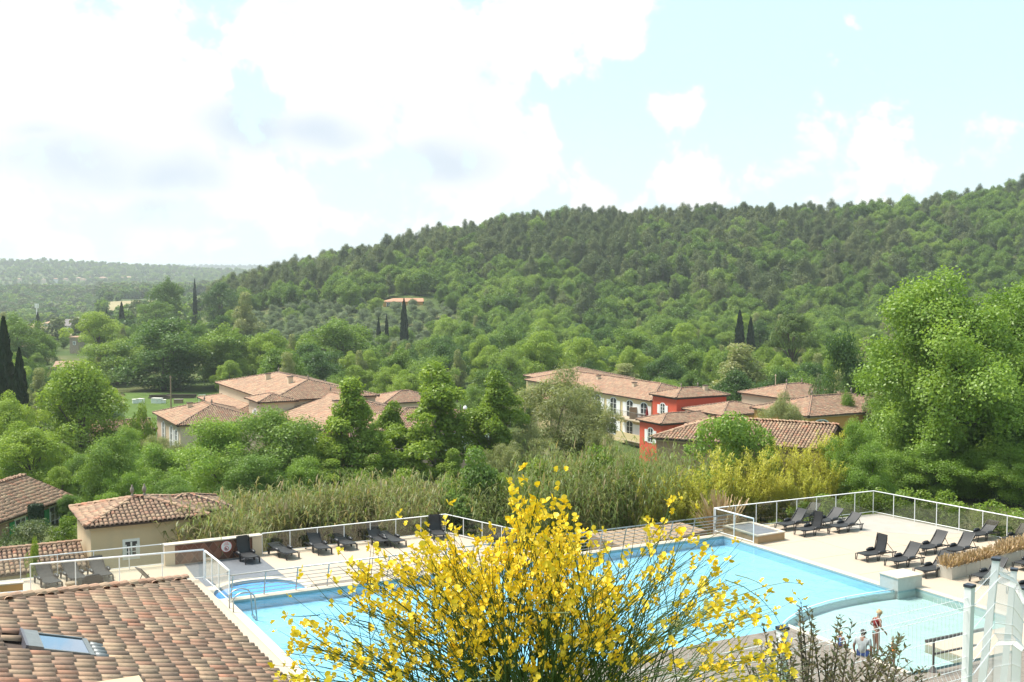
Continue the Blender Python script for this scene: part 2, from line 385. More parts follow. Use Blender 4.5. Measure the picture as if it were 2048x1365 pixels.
leafmat('leaf_bright', G3((0.142, 0.241, 0.032), (0.212, 0.335, 0.05), (0.329, 0.448, 0.085)))
leafmat('leaf_fresh', G3((0.173, 0.261, 0.032), (0.26, 0.364, 0.05), (0.373, 0.462, 0.085)))
leafmat('leaf_mid', G3((0.106, 0.19, 0.032), (0.16, 0.266, 0.05), (0.249, 0.351, 0.074)))
leafmat('leaf_dark', G3((0.058, 0.118, 0.028), (0.093, 0.172, 0.042), (0.152, 0.23, 0.059)))
leafmat('leaf_willow', G3((0.203, 0.235, 0.089), (0.284, 0.31, 0.125), (0.434, 0.429, 0.204)), objw=0.2)
leafmat('leaf_olive', G3((0.135, 0.185, 0.1), (0.195, 0.245, 0.14), (0.285, 0.325, 0.21)))
leafmat('leaf_pine', G3((0.083, 0.117, 0.044), (0.127, 0.164, 0.059), (0.201, 0.221, 0.087)), trans=0.25, objw=0.75)
leafmat('leaf_oak', G3((0.097, 0.174, 0.029), (0.169, 0.266, 0.046), (0.297, 0.391, 0.079)), objw=0.7)
leafmat('leaf_umbrella', G3((0.085, 0.135, 0.030), (0.130, 0.190, 0.044), (0.190, 0.245, 0.066)), trans=0.25)
leafmat('leaf_cypress', G3((0.016, 0.032, 0.014), (0.024, 0.045, 0.018), (0.04, 0.06, 0.025)), trans=0.1)
leafmat('leaf_reed', [(0.0, (0.10, 0.17, 0.035)), (0.35, (0.17, 0.23, 0.06)), (0.62, (0.25, 0.25, 0.09)), (0.85, (0.36, 0.28, 0.15)), (1.0, (0.42, 0.33, 0.21))], objw=0.3)
leafmat('leaf_bamboo', G3((0.36, 0.39, 0.045), (0.53, 0.51, 0.075), (0.68, 0.62, 0.14)), objw=0.4)
leafmat('leaf_hedge', G3((0.129, 0.221, 0.027), (0.224, 0.322, 0.042), (0.361, 0.415, 0.07)))
leafmat('leaf_white', G3((0.06, 0.10, 0.03), (0.13, 0.17, 0.07), (0.50, 0.50, 0.36)), objw=0.2)
leafmat('leaf_bronze', G3((0.070, 0.088, 0.030), (0.125, 0.100, 0.046), (0.18, 0.20, 0.07)))
leafmat('leaf_straw', G3((0.34, 0.22, 0.12), (0.46, 0.32, 0.18), (0.55, 0.42, 0.27)), trans=0.2)
leafmat('stem_broom', G3((0.040, 0.070, 0.020), (0.070, 0.110, 0.028), (0.12, 0.17, 0.05)), trans=0.05)
leafmat('petal', G3((0.84, 0.52, 0.012), (0.90, 0.64, 0.03), (0.92, 0.72, 0.09)), trans=0.25, gloss=0.02)

# ---------------------------------------------------------------- ground
TOPS = [(200, 640), (300, 632), (380, 600), (440, 560), (480, 545), (560, 520), (700, 490), (800, 465), (900, 445), (1000, 425), (1100, 412), (1200, 410), (1300, 411), (1400, 407), (1500, 405),
        (1600, 400), (1700, 402), (1800, 398), (1900, 380), (2000, 360), (2100, 350), (2400, 330)]
def sm(a, b, x): t = np.clip((x - a) / (b - a), 0, 1); return t * t * (3 - 2 * t)
def ridge_py(s): return np.interp(s, [t[0] for t in TOPS], [t[1] for t in TOPS]) + 44
YR = 560.0
def HT(x, y):
    """height of the land"""
    x = np.asarray(x, float); y = np.asarray(y, float)
    yy = np.maximum(y, 1.0); s = CX + FPX * x / np.maximum(yy, 40)
    near = np.interp(y, [-80, 4, 7, 31, 34, 52, 60, 75, 90, 120, 330], [10.9, 10.9, 10.2, -1.6, -2.4, -2.6, -2.8, -3.4, -5.0, -9.6, -10])
    right = np.interp(y, [-80, 4, 7, 31, 34, 60, 80, 100, 120, 330], [10.9, 10.9, 10.2, -1.0, -1.6, -0.7, -1.5, -4.0, -9.6, -10])
    k = sm(12, 19, x); near = near * (1 - k) + right * k
    far = np.interp(y, [330, 550, 1000, 1120, 1400, 1600, 1800], [-10, -15, -27, -26, -12, -22, -20])
    ft = np.interp(s, [-300, 0, 250, 460, 900], [42, 38, 28, 14, 5])
    farhill = -20 + (ft + 20) * np.interp(y, [1800, 2600, 3400, 9000], [0, 1, 0.3, 0.3])
    blue = -20 + 58 * np.interp(y, [3400, 5200, 9000], [0, 1, 0.9])
    land = np.where(y > 3400, np.maximum(farhill, blue), np.where(y > 1800, farhill, far))
    zr = CAMZ - (ridge_py(s) - HOR) / FPX * YR
    base = np.interp(s, [200, 440, 700, 1000, 2100], [330, 330, 340, 372, 372])
    t = np.clip((y - base) / (YR - base), 0, 1.0)
    prof = 0.75 * t + 0.25 * t * t * (3 - 2 * t)
    back = np.clip((y - YR) / 500.0, 0, 1)
    hill = -10 + (np.maximum(zr, -10) + 10) * prof * (1 - 0.55 * back * back) * (1 - sm(1100, 1700, y))
    z = np.where(y < 330, near, np.maximum(land, np.where(s > 200, hill, -99)))
    bumps = 0.6 * np.sin(x * 0.045 + 1.3) * np.sin(y * 0.038) * sm(80, 140, y)
    return z + bumps * (1 + 2 * sm(400, 1200, y))
ys = np.concatenate([np.linspace(-80, 0, 8), np.linspace(3, 130, 90), np.linspace(133, 330, 40), np.linspace(336, 600, 60), np.geomspace(615, 9000, 80)])
cs = np.linspace(-1, 1, 181)
hw = 70 + np.maximum(ys, 0) * 0.75
XX = cs[None, :] * hw[:, None]; YY = np.repeat(ys[:, None], len(cs), 1)
ZZ = HT(XX, YY)
Vg = np.stack([XX, YY, ZZ], -1).reshape(-1, 3)
nr, nc = len(ys), len(cs)
idx = np.arange(nr * nc).reshape(nr, nc)
Fg = np.stack([idx[:-1, :-1], idx[:-1, 1:], idx[1:, 1:], idx[1:, :-1]], -1).reshape(-1, 4)
ground = inst('ground', np_mesh('ground', Vg, Fg, MATS['ground'], smooth=True))
tag(ground, 'green and dry earth slopes of the valley and the wooded hill', None, None, 'structure')
def ground_patch(name, pxs, Y0, Y1, px0, px1, m, label):
    """a sheet of other ground lying on the land"""
    V = []; n = 14
    yl = np.linspace(Y0, Y1, n)
    for y_ in yl:
        for c in np.linspace(0, 1, n):
            s = px0 + (px1 - px0) * c + 3 * math.sin(y_ * 0.7 + c * 9)
            x_ = (s - CX) / FPX * y_; V.append((x_, y_, float(HT(x_, y_)) + 0.25 + 0.0004 * y_))
    V = np.array(V); ix = np.arange(n * n).reshape(n, n)
    F = np.stack([ix[:-1, :-1], ix[:-1, 1:], ix[1:, 1:], ix[1:, :-1]], -1).reshape(-1, 4)
    o = inst(name, np_mesh(name, V, F, MATS[m], smooth=True)); tag(o, label, None, None, 'structure'); return o
# ================================================================ pool terrace
M = MATS
def uvpoly(pts): return [tuple(U(u, v))[:2] for u, v in pts]
ARC = [(0.0, -11.15), (-1.2, -11.05), (-2.4, -11.05), (-3.5, -11.15), (-4.6, -11.4), (-5.6, -11.75), (-6.5, -12.2), (-7.1, -12.6)]
deck = MB()
deck.prism(uvpoly([(0.36, 1.3), (10.9, 0.45), (11.85, -8), (13.2, -20), (13.6, -24), (1.36, -24), (1.36, -10.3), (0.36, -10.3)]), -0.7, 0.0)
deck.prism(uvpoly([(-24.76, -24), (-24.76, 4.0), (-32.2, 4.8), (-32.2, -24)]), -0.7, 0.0)
o = deck.build('pool_deck', M['deck']); tag(o, 'smooth beige concrete terrace round the swimming pool', None, None, 'structure')
jn = MB()
for v_ in (-2.6, -5.6, -8.6): jn.box(U(5.6, v_, 0.001), (10.2, 0.014, 0.006), TH)
for u_ in (3.4, 6.4, 9.4): jn.box(U(u_, -4.9, 0.0012), (0.014, 10.2, 0.006), TH)
for v_ in (-3, -7, -11, -15, -19): jn.box(U(-28.4, v_, 0.001), (7.0, 0.014, 0.006), TH)
o = jn.build('deck_joints', M['joint']); tag(o, 'thin joints between the terrace slabs', None, None, 'structure')
old = MB(); old.prism(uvpoly([(6.2, 0.75), (10.7, 0.4), (11.5, -5.2), (9.0, -4.6), (7.6, -3.1), (6.6, -2.2)]), -0.01, 0.005)
o = old.build('deck_patch', M['deck_old']); tag(o, 'greyer weathered concrete in the far corner of the terrace', None, None, 'structure')
cop = MB()
cop.prism(uvpoly([(-24.76, 0.0), (-24.76, 0.45), (0.36, 0.45), (0.36, 0.0)]), -0.75, 0.03)
cop.prism(uvpoly([(-24.758, -13.3), (-24.4, -13.3), (-24.4, -0.002), (-24.758, -0.002)]), -0.72, 0.028)
cop.prism(uvpoly([(0.0, -10.298), (0.358, -10.298), (0.358, -0.002), (0.0, -0.002)]), -0.72, 0.028)
cop.prism(uvpoly([(1.0, -18.6), (1.358, -18.6), (1.358, -11.3), (1.0, -11.3)]), -0.72, 0.028)
cop.prism(uvpoly([(-7.25, -18.6), (-7.0, -18.6), (-7.0, -12.7), (-7.25, -13.0)]), -0.72, 0.03)
o = cop.build('pool_coping', M['coping']); tag(o, 'pale stone coping edging the pool', None, None, 'structure')
# basins
bas = MB()
c = [U(-24.4, -13), U(0, -13), U(0, 0), U(-24.4, 0)]
D = -0.42
def lift(p, z): return (p.x, p.y, z)
mainp = [U(-24.394, -0.006), U(-0.006, -0.006), U(-0.006, -11.15)] + [U(u, v + 0.16) for u, v in ARC[1:]] + [U(-7.106, -12.994), U(-24.394, -12.994)]
bas.flat([lift(p, D) for p in mainp], 0)
for i in range(len(mainp)):
    p, q = mainp[i], mainp[(i + 1) % len(mainp)]
    bas.poly([lift(p, D), lift(q, D), lift(q, -0.10), lift(p, -0.10)], 0)
    if not (3 <= i <= 8 or i == 2): bas.poly([lift(p, -0.10), lift(q, -0.10), lift(q, 0.0), lift(p, 0.0)], 1)
o = bas.build('pool_basin', [M['liner'], M['waterline_tile']]); tag(o, 'blue lined basin of the large pool', None, None, 'structure')
arcw = [U(u, v) for u, v in ARC]
sb = MB()
shp = [U(u, v - 0.006) for u, v in ARC] + [U(-6.994, -12.8), U(-6.994, -18.59), U(0.994, -18.59), U(0.994, -11.33), U(0.0, -11.33)]
sb.poly([lift(p, -0.34) for p in reversed(shp)], 0)
n = len(shp)
for i in range(n):
    p, q = shp[i], shp[(i + 1) % n]
    top = -0.07
    sb.poly([lift(p, -0.34), lift(q, -0.34), lift(q, top), lift(p, top)], 0)
    if i >= len(arcw) - 1: sb.poly([lift(p, top), lift(q, top), lift(q, 0.0), lift(p, 0.0)], 1)
o = sb.build('shallow_basin', [M['liner_shallow'], M['waterline_tile']]); tag(o, 'pale lined basin of the paddling area', None, None, 'structure')
wall = MB()
for p, q in zip(ARC[:-1], ARC[1:]):
    wall.prism(uvpoly([p, q, (q[0], q[1] + 0.15), (p[0], p[1] + 0.15)]), D, -0.07)
o = wall.build('divider_wall', M['liner_shallow']); tag(o, 'curved underwater wall between deep and shallow water', None, None, 'structure')
wat = MB(); wat.flat([lift(p, -0.055) for p in [c[3], c[2], U(0, -11.15)] + arcw[1:] + [U(-7.1, -13), c[0]]])
o = wat.build('pool_water', M['water']); tag(o, 'clear blue water of the large pool', None, None, 'structure')
wat = MB(); wat.flat([lift(p, -0.057) for p in shp])
o = wat.build('shallow_water', M['water_shallow']); tag(o, 'pale shallow water of the paddling area', None, None, 'structure')
st = MB(); st.prism(uvpoly([(-4.2, -18.58), (-4.2, -16.6), (0.99, -16.6), (0.99, -18.58)]), -0.5, -0.02)
o = st.build('pool_ledge', M['deck']); tag(o, 'beige ledge standing in the shallow water', None, None, 'structure')
# curved handrail on the divider
r = empty('divider_rail', U(-4.6, -11.3, -0.1), label='low white curved rail between the deep blue and the pale shallow water', cat='rail')
t = MB(); t.tube([U(u, v + 0.08, 0.02) for u, v in ARC], 0.024, 8); t.build('rail_tube', M['white_metal'], r, smooth=True)
for k in (0, 2, 4, 6):
    u, v = ARC[k]; t = MB(); t.tube([U(u - 0.1, v + 0.08, -0.2), U(u - 0.1, v + 0.08, 0.02)], 0.018, 6); t.build('support', M['steel'], r)
# block, box, steps
b = MB(); b.prism(uvpoly([(0.0, -11.32), (1.36, -11.32), (1.36, -10.3), (0.0, -10.3)]), -0.6, 0.50)
o = empty('concrete_block', U(0.7, -10.8, 0), label='square pale concrete block at the pool corner', cat='block'); b.build('body', M['concrete'], o, bevel=0.01)
b = MB(); b.prism(uvpoly([(-0.03, -11.35), (1.39, -11.35), (1.39, -10.27), (-0.03, -10.27)]), 0.5, 0.56); b.build('top_slab', M['coping'], o, bevel=0.01)
o = empty('raised_box', U(1.5, 0.0, 0), label='low tan box with grey tiled top behind the glass screen', cat='raised bed')
b = MB(); b.prism(uvpoly([(0.40, -2.1), (2.15, -2.0), (2.15, 0.5), (0.40, 0.5)]), 0.0, 0.36); b.build('side_wall', M['tan_side'], o)
b = MB()
for q in ([(0.36, -2.14), (2.19, -2.04), (2.19, -1.86), (0.36, -1.96)], [(0.36, 0.36), (2.19, 0.36), (2.19, 0.54), (0.36, 0.54)], [(1.99, -1.86), (2.19, -1.86), (2.19, 0.36), (1.99, 0.36)], [(0.36, -1.95), (0.5, -1.95), (0.5, 0.36), (0.36, 0.36)]):
    b.prism(uvpoly(q), 0.36, 0.42)
b.build('rim', M['coping'], o)
b = MB(); b.prism(uvpoly([(0.5, -1.94), (1.99, -1.86), (1.99, 0.36), (0.5, 0.36)]), 0.34, 0.375); b.build('tiled_top', M['grey_tile'], o)
# lower terrace
LZ = -0.6
low = MB(); low.prism(uvpoly([(-44, 10.3), (-10.5, 9.75), (-8.0, 0.46), (-24.4, 0.46), (-24.8, 4.02), (-32.2, 4.82), (-44, 6.0)]), -1.8, LZ)
o = low.build('lower_terrace', M['deck']); tag(o, 'beige lower sun terrace beyond the railing', None, None, 'structure')
gt = MB(); gt.prism(uvpoly([(-24.4, 4.9), (-24.2, 9.3), (-20.7, 9.3), (-20.7, 4.6)]), LZ - 0.02, LZ + 0.006)
o = gt.build('grey_paving', M['grey_tile']); tag(o, 'slate grey paving beside the round pool', None, None, 'structure')
o = empty('round_pool', U(-22.5, 2.6, LZ), label='small round bright blue pool beyond the steel railing', cat='pool')
ring = MB(); N = 40; ri, ro = 1.9, 2.3
ctr = U(-22.5, 2.6, 0)
def circ(rad, z): return [(ctr.x + rad * math.cos(2 * math.pi * k / N), ctr.y + rad * math.sin(2 * math.pi * k / N), z) for k in range(N)]
rings = [circ(ro, LZ), circ(ro, LZ + 0.16), circ(ri, LZ + 0.16), circ(ri, LZ + 0.01)]
vs_ = sum(rings, [])
fs_ = [(j * N + k, j * N + (k + 1) % N, (j + 1) * N + (k + 1) % N, (j + 1) * N + k) for j in range(3) for k in range(N)]
ring.add(vs_, fs_); ring.build('rim', M['coping'], o)
d_ = MB(); d_.poly(circ(ri, LZ + 0.012)); d_.build('basin_floor', M['liner_round'], o)
d_ = MB(); d_.flat(circ(ri - 0.002, LZ + 0.12)); d_.build('water_surface', M['water_round'], o)
o = empty('wooden_steps', U(-17, 1.4, LZ), label='broad wooden steps down to the lower terrace', cat='steps')
for k in range(3):
    for j in range(3):
        b = MB(); b.prism(uvpoly([(-20.6, 0.5 + k * 0.55 + j * 0.183), (-12.2, 0.5 + k * 0.55 + j * 0.183), (-12.2, 0.67 + k * 0.55 + j * 0.183), (-20.6, 0.67 + k * 0.55 + j * 0.183)]), LZ, -0.02 - k * 0.19)
        b.build('tread', M['wood'], o)
# wooden deck, plank by plank
o = empty('wooden_deck', U(-12, -17, 0)); tag(o, 'weathered wooden deck along the near side of the pool', None, None, 'structure')
k = 0
v = -13.02
while v > -25.5:
    uu = -24.3
    end = -7.26 if v > -18.75 else 12.8
    while uu < end - 0.3:
        L_ = min(random.uniform(3.0, 4.2), end - uu)
        b = MB(); b.prism(uvpoly([(uu + .004, v - 0.138), (uu + L_ - .004, v - 0.138), (uu + L_ - .004, v), (uu + .004, v)]), -0.05, 0.02 + random.uniform(-.003, .003), bottom=False)
        b.build('plank', M['wood'], o); uu += L_
    v -= 0.145

# ---------------------------------------------------------------- glass fences
def glass_fence(name, label, pts, h, spacing, glass, rail=0.027, post=0.017, group=None, frame='white_metal', gap=0.10):
    pts = [Vector(p) for p in pts]
    root = empty(name, pts[0], label=label, cat='fence', group=group)
    tb = MB(); tb.tube([p + Vector((0, 0, h)) for p in pts], rail, 8); tb.build('top_rail', M[frame], root, smooth=True)
    tb = MB(); tb.tube([p + Vector((0, 0, gap)) for p in pts], 0.018, 4); tb.build('bottom_rail', M[frame], root)
    for i in range(len(pts) - 1):
        p, q = pts[i], pts[i + 1]; L = (q - p).length; n = max(1, round(L / spacing)); d = (q - p) / n; ang = math.atan2(d.y, d.x)
        for k in range(n + 1):
            if k == 0 and i > 0: continue
            b = MB(); b.box(p + d * k + Vector((0, 0, h / 2)), (post * 2, post * 2, h), ang); b.build('post', M[frame], root)
        for k in range(n):
            mid = p + d * (k + 0.5) + Vector((0, 0, (h + gap) / 2))
            b = MB(); b.box(mid, (d.length - post * 2 - 0.02, 0.012, h - gap - 0.05), ang); b.build('pane', M[glass], root)
    return root
glass_fence('glass_fence', 'tinted glass fence with white posts round the far lounger terrace', [U(0.15, 0.95, 0.0), U(10.6, 0.6, 0.0), U(11.55, -7.2, 0.0), U(12.6, -16, 0.0)], 1.22, 1.3, 'glass_tinted')
glass_fence('glass_fence', 'short clear glass screen beside the tan box at the pool edge', [U(0.05, 0.72, 0.03), U(0.18, -2.05, 0.03)], 1.22, 1.35, 'glass_fence', rail=0.034)
glass_fence('glass_fence', 'tinted glass fence behind the loungers of the lower terrace', [U(-20.45, 9.45, LZ), U(-10.75, 9.4, LZ), U(-8.3, 1.4, LZ)], 1.02, 1.42, 'glass_tinted')
glass_fence('glass_fence', 'glass fence running left from the terracotta wall below the small house', [U(-25.1, 9.45, LZ), U(-43.5, 10.0, LZ)], 1.02, 1.5, 'glass_fence')
glass_fence('glass_fence', 'glass screen with thick white handrail in front of the three left loungers', [U(-31.3, 4.6, 0), U(-24.55, 3.85, 0)], 1.28, 1.75, 'glass_fence', rail=0.038, post=0.022)
glass_fence('glass_fence', 'glass screen running from the corner down to the pool edge', [U(-24.55, 3.6, 0), U(-24.5, 1.5, 0), U(-24.5, -0.15, 0)], 1.28, 1.15, 'glass_fence', rail=0.042, post=0.022)
# far left ochre wall and its short rail
o = empty('ochre_wall', U(-32.4, 3.4, 0), label='ochre rendered wall block at the left edge behind the near roof', cat='wall')
b = MB(); b.prism(uvpoly([(-31.75, 3.0), (-40, 4.0), (-40, 3.75), (-31.75, 2.75)]), -0.7, 1.0); b.build('body', M['ochre'], o)
b = MB(); b.prism(uvpoly([(-31.72, 3.03), (-40, 4.03), (-40, 3.72), (-31.72, 2.72)]), 1.0, 1.05); b.build('coping', M['coping'], o)
glass_fence('glass_fence', 'short glass rail in front of the ochre wall above the near roof', [U(-38, 1.3, 0.0), U(-31.8, 0.55, 0.0)], 1.25, 1.8, 'glass_fence', rail=0.036)

# terracotta wall
o = empty('terracotta_wall', U(-22.6, 9.4, LZ), label='terracotta tiled wall with pale pillars and a round sign', cat='wall')
b = MB(); b.prism(uvpoly([(-24.6, 9.4), (-20.95, 9.4), (-20.95, 9.7), (-24.6, 9.7)]), LZ, LZ + 0.90); b.build('core', M['grout'], o)
for u0, u1 in ((-25.05, -24.6), (-20.95, -20.5)):
    b = MB(); b.prism(uvpoly([(u0, 9.34), (u1, 9.34), (u1, 9.76), (u0, 9.76)]), LZ, LZ + 0.93); b.build('pillar', M['w_cream'], o)
b = MB(); b.prism(uvpoly([(-25.08, 9.3), (-20.47, 9.3), (-20.47, 9.8), (-25.08, 9.8)]), LZ + 0.93, LZ + 0.98); b.build('cap', M['coping'], o)
# diamond tiles clipped to the wall face
def clip_rect(poly, x0, x1, y0, y1):
    def cl(pl, ax, val, keep_less):
        out = []
        for i in range(len(pl)):
            a, b_ = pl[i], pl[(i + 1) % len(pl)]
            ia = (a[ax] <= val) if keep_less else (a[ax] >= val); ib = (b_[ax] <= val) if keep_less else (b_[ax] >= val)
            if ia: out.append(a)
            if ia != ib:
                t_ = (val - a[ax]) / (b_[ax] - a[ax]); out.append((a[0] + (b_[0] - a[0]) * t_, a[1] + (b_[1] - a[1]) * t_))
        return out
    for ax, val, kl in ((0, x0, False), (0, x1, True), (1, y0, False), (1, y1, True)):
        poly = cl(poly, ax, val, kl)
        if len(poly) < 3: return []
    return poly
hd = 0.30
for i in range(-1, 9):
    for j in range(-1, 5):
        cx_ = -24.6 + i * 2 * hd * 0.75 + (hd * .75 if j % 2 else 0); cz_ = j * hd
        g_ = 0.02
        pl = clip_rect([(cx_ - hd * .75 + g_, cz_), (cx_, cz_ - hd + g_), (cx_ + hd * .75 - g_, cz_), (cx_, cz_ + hd - g_)], -24.59, -20.96, 0.01, 0.89)
        if len(pl) < 3: continue
        b = MB(); dp = random.uniform(0.012, 0.02)
        fr = [U(p[0], 9.4 - dp, LZ + p[1]) for p in pl]; bk = [U(p[0], 9.41, LZ + p[1]) for p in pl]; n = len(pl)
        b.add(fr + bk, [tuple(range(n))] + [(q, (q + 1) % n, n + (q + 1) % n, n + q) for q in range(n)]); b.build('tile', M[random.choice(('terracotta', 'terracotta', 'terracotta_dark', 'terracotta_light'))], o)
# round no-something sign on that wall
s_ = empty('round_sign', U(-22.2, 9.37, LZ + 0.72), label='round white prohibition sign on the terracotta wall', cat='sign')
def disc_on_wall(uc, zc, r0, r1, vv, n=28, a0=0, a1=360):
    b = MB(); pts = []
    for k in range(n + 1):
        an = R(a0 + (a1 - a0) * k / n)
        pts.append((uc + r1 * math.cos(an), zc + r1 * math.sin(an), uc + r0 * math.cos(an), zc + r0 * math.sin(an)))
    for p, q in zip(pts[:-1], pts[1:]):
        b.poly([U(p[0], vv, p[1]), U(q[0], vv, q[1]), U(q[2], vv, q[3]), U(p[2], vv, p[3])] if r0 > 0 else [U(p[0], vv, p[1]), U(q[0], vv, q[1]), U(uc, vv, zc)])
    return b
zc = LZ + 0.60
b = disc_on_wall(-22.2, zc, 0, 0.27, 9.352); b.build('disc', M['sign_white'], s_)
b = disc_on_wall(-22.2, zc, 0.25, 0.275, 9.348); b.build('border', M['sign_red'], s_)
b = disc_on_wall(-22.2, zc - 0.09, 0.085, 0.11, 9.346); b.build('prohibition_ring', M['sign_red'], s_)
b = MB(); b.box(U(-22.2, 9.345, zc - 0.09), (0.19, 0.002, 0.025), TH, ry=R(45)); b.build('prohibition_bar', M['sign_red'], s_)
b = disc_on_wall(-22.23, zc - 0.08, 0, 0.035, 9.347, 12); b.poly([U(-22.26, 9.347, zc - 0.15), U(-22.16, 9.347, zc - 0.15), U(-22.18, 9.347, zc - 0.10), U(-22.25, 9.347, zc - 0.10)]); b.build('figure', M['sign_black'], s_)
for k in range(3):
    b = MB(); b.box(U(-22.2, 9.346, zc + 0.08 + k * 0.05), (0.26 - 0.05 * k, 0.002, 0.018), TH); b.build('text_line', M['sign_red'], s_)

# ---------------------------------------------------------------- steel railing along the far pool edge
rl = empty('steel_railing', U(-12, 0.3, 0.03), label='leaning stainless steel railing with six thin bars along the far pool edge', cat='railing')
def rp(u, t): return U(u, 0.36 - 0.30 * t, 0.03 + 1.0 * t)
for k in range(19):
    u = -24.3 + k * 1.33
    b = MB(); p, q = rp(u, 0), rp(u, 1.0)
    b.tube([p, q], 0.028, 4); b.build('post', M['steel'], rl)
for t_ in (0.14, 0.30, 0.46, 0.62, 0.78): 
    b = MB(); b.tube([rp(-24.5, t_), rp(0.4, t_)], 0.016, 5); b.build('bar', M['steel'], rl)
b = MB(); b.tube([rp(-24.5, 1.0), rp(0.55, 1.0)], 0.030, 8); b.build('top_rail', M['steel'], rl, smooth=True)
# tan boarded ramp beyond the railing
o = empty('boarded_ramp', U(-2.5, 2.6, -1), label='tan boarded ramp behind the steel railing', cat='ramp')
for k in range(11):
    u0 = -5.0 + k * 0.45
    b = MB(); b.prism(uvpoly([(u0, 1.2), (u0 + 0.43, 1.2), (u0 + 0.43, 4.6 - k * 0.12), (u0, 4.6 - k * 0.12)]), -1.5, -0.25 + k * 0.03); b.build('board', M['wood_warm'], o)

# ---------------------------------------------------------------- pool ladder
ld = empty('pool_ladder', U(-24.4, -1.3, 0.03), label='shiny steel ladder handrails at the near left pool corner', cat='ladder')
for dv_ in (-0.30, 0.30):
    pts = []
    for k in range(13):
        an = math.pi * k / 12
        pts.append((-24.72 + 0.42 - 0.42 * math.cos(an) * 1.0, 0.45 + 0.30 * math.sin(an)))
    pts = [(-24.72, 0.02)] + pts + [(-23.80, -0.5), (-23.80, -1.0)]
    b = MB(); b.tube([U(u, -1.3 + dv_, z) for u, z in pts], 0.028, 8); b.build('handrail', M['steel'], ld, smooth=True)
for z in (-0.35, -0.65, -0.95):
    b = MB(); b.box(U(-23.83, -1.3, z), (0.09, 0.6, 0.03), TH); b.build('step', M['steel'], ld)

# ---------------------------------------------------------------- loungers
def lounger_proto(ang, hump=True):
    r = empty('sun_lounger')
    # bed: slightly bowed, rounded at the foot
    nx = 8; xs = [1.2 * i / nx for i in range(nx + 1)]; hw_ = [0.20 if i == 0 else (0.28 if i == 1 else 0.31) for i in range(nx + 1)]
    b = MB(); zt = [0.33 + 0.02 * math.cos(x * 4.2) for x in xs]
    vs = []
    for x, hh, z in zip(xs, hw_, zt): vs += [(x, -hh, z), (x, hh, z), (x, -hh, z - 0.035), (x, hh, z - 0.035)]
    fs = []
    for i in range(nx):
        a, c_ = 4 * i, 4 * i + 4
        fs += [(a, c_, c_ + 1, a + 1), (a + 2, a + 3, c_ + 3, c_ + 2), (a, a + 2, c_ + 2, c_), (a + 1, c_ + 1, c_ + 3, a + 3)]
    fs += [(0, 1, 3, 2), (4 * nx, 4 * nx + 2, 4 * nx + 3, 4 * nx + 1)]
    b.add(vs, fs); b.build('seat', M['mesh_fabric'], r, local=True)
    for s in (-1, 1):
        b = MB(); b.tube([(0.02, 0.22 * s, 0.31), (0.18, 0.32 * s, 0.30), (1.2, 0.335 * s, 0.31), (1.9, 0.335 * s, 0.30)], 0.028, 6); b.build('side_rail', M['resin'], r, local=True)
    ca, sa = math.cos(ang), math.sin(ang)
    b = MB(); nb = 6; vs = []
    for i in range(nb + 1):
        l = 0.80 * i / nb; bow = 0.035 * math.sin(math.pi * i / nb); hh = 0.30 if i < nb else 0.25
        x, z = 1.18 + l * ca + bow * sa, 0.335 + l * sa - bow * ca
        for dz in (0, 0.03): vs += [(x + dz * sa, -hh, z - dz * ca), (x + dz * sa, hh, z - dz * ca)]
    fs = []
    for i in range(nb):
        a, c_ = 4 * i, 4 * i + 4
        fs += [(a, a + 1, c_ + 1, c_), (a + 2, c_ + 2, c_ + 3, a + 3), (a, c_, c_ + 2, a + 2), (a + 1, a + 3, c_ + 3, c_ + 1)]
    fs += [(4 * nb, 4 * nb + 1, 4 * nb + 3, 4 * nb + 2)]
    b.add(vs, fs); bk = b.build('backrest', M['mesh_fabric'], r, local=True)
    for s in (-1, 1):
        b = MB(); b.tube([(1.16, 0.30 * s, 0.32), (1.18 + 0.8 * ca, 0.30 * s, 0.33 + 0.8 * sa)], 0.022, 6); b.build('back_frame', M['resin'], bk, local=True)
        if ang > 0.4:
            b = MB(); b.tube([(1.18 + 0.5 * ca, 0.27 * s, 0.33 + 0.5 * sa), (1.75, 0.30 * s, 0.31)], 0.016, 5); b.build('strut', M['resin'], r, local=True)
        for x0, wd in ((0.10, 0.10), (0.78, 0.17), (1.72, 0.17)):
            b = MB()
            b.tube([(x0 - wd * .5, 0.33 * s, 0.30), (x0 - wd * .3, 0.345 * s, 0.02), (x0 + wd * .3, 0.345 * s, 0.02), (x0 + wd * .75, 0.33 * s, 0.30)], 0.022, 5)
            if wd > 0.12: b.tube([(x0 + wd * .1, 0.34 * s, 0.02), (x0 + wd * .15, 0.33 * s, 0.30)], 0.015, 5)
            b.build('leg', M['resin'], r, local=True)
        if hump:
            b = MB(); b.tube([(0.74, 0.36 * s, 0.36), (0.82, 0.365 * s, 0.38), (0.96, 0.37 * s, 0.39), (1.12, 0.37 * s, 0.39), (1.24, 0.36 * s, 0.36)], [0.03, 0.07, 0.085, 0.08, 0.03], 8); b.build('armrest', M['resin'], r, local=True, smooth=True)
    b = MB(); b.tube([(1.74, -0.33, 0.27), (1.74, 0.33, 0.27)], 0.02, 5); b.build('crossbar', M['resin'], r, local=True)
    return r
PROT = {'mid': lounger_proto(R(50)), 'up': lounger_proto(R(78)), 'flat': lounger_proto(R(12)), 'low': lounger_proto(R(38))}
used = set()
def lounger(kind, loc, rz, label, group):
    o = PROT[kind] if kind not in used else copy_tree(PROT[kind]); used.add(kind)
    o.location = loc; o.rotation_euler = (0, 0, rz); tag(o, label, 'sun lounger', group)
    return o
GR = 'dark loungers on the far right terrace'
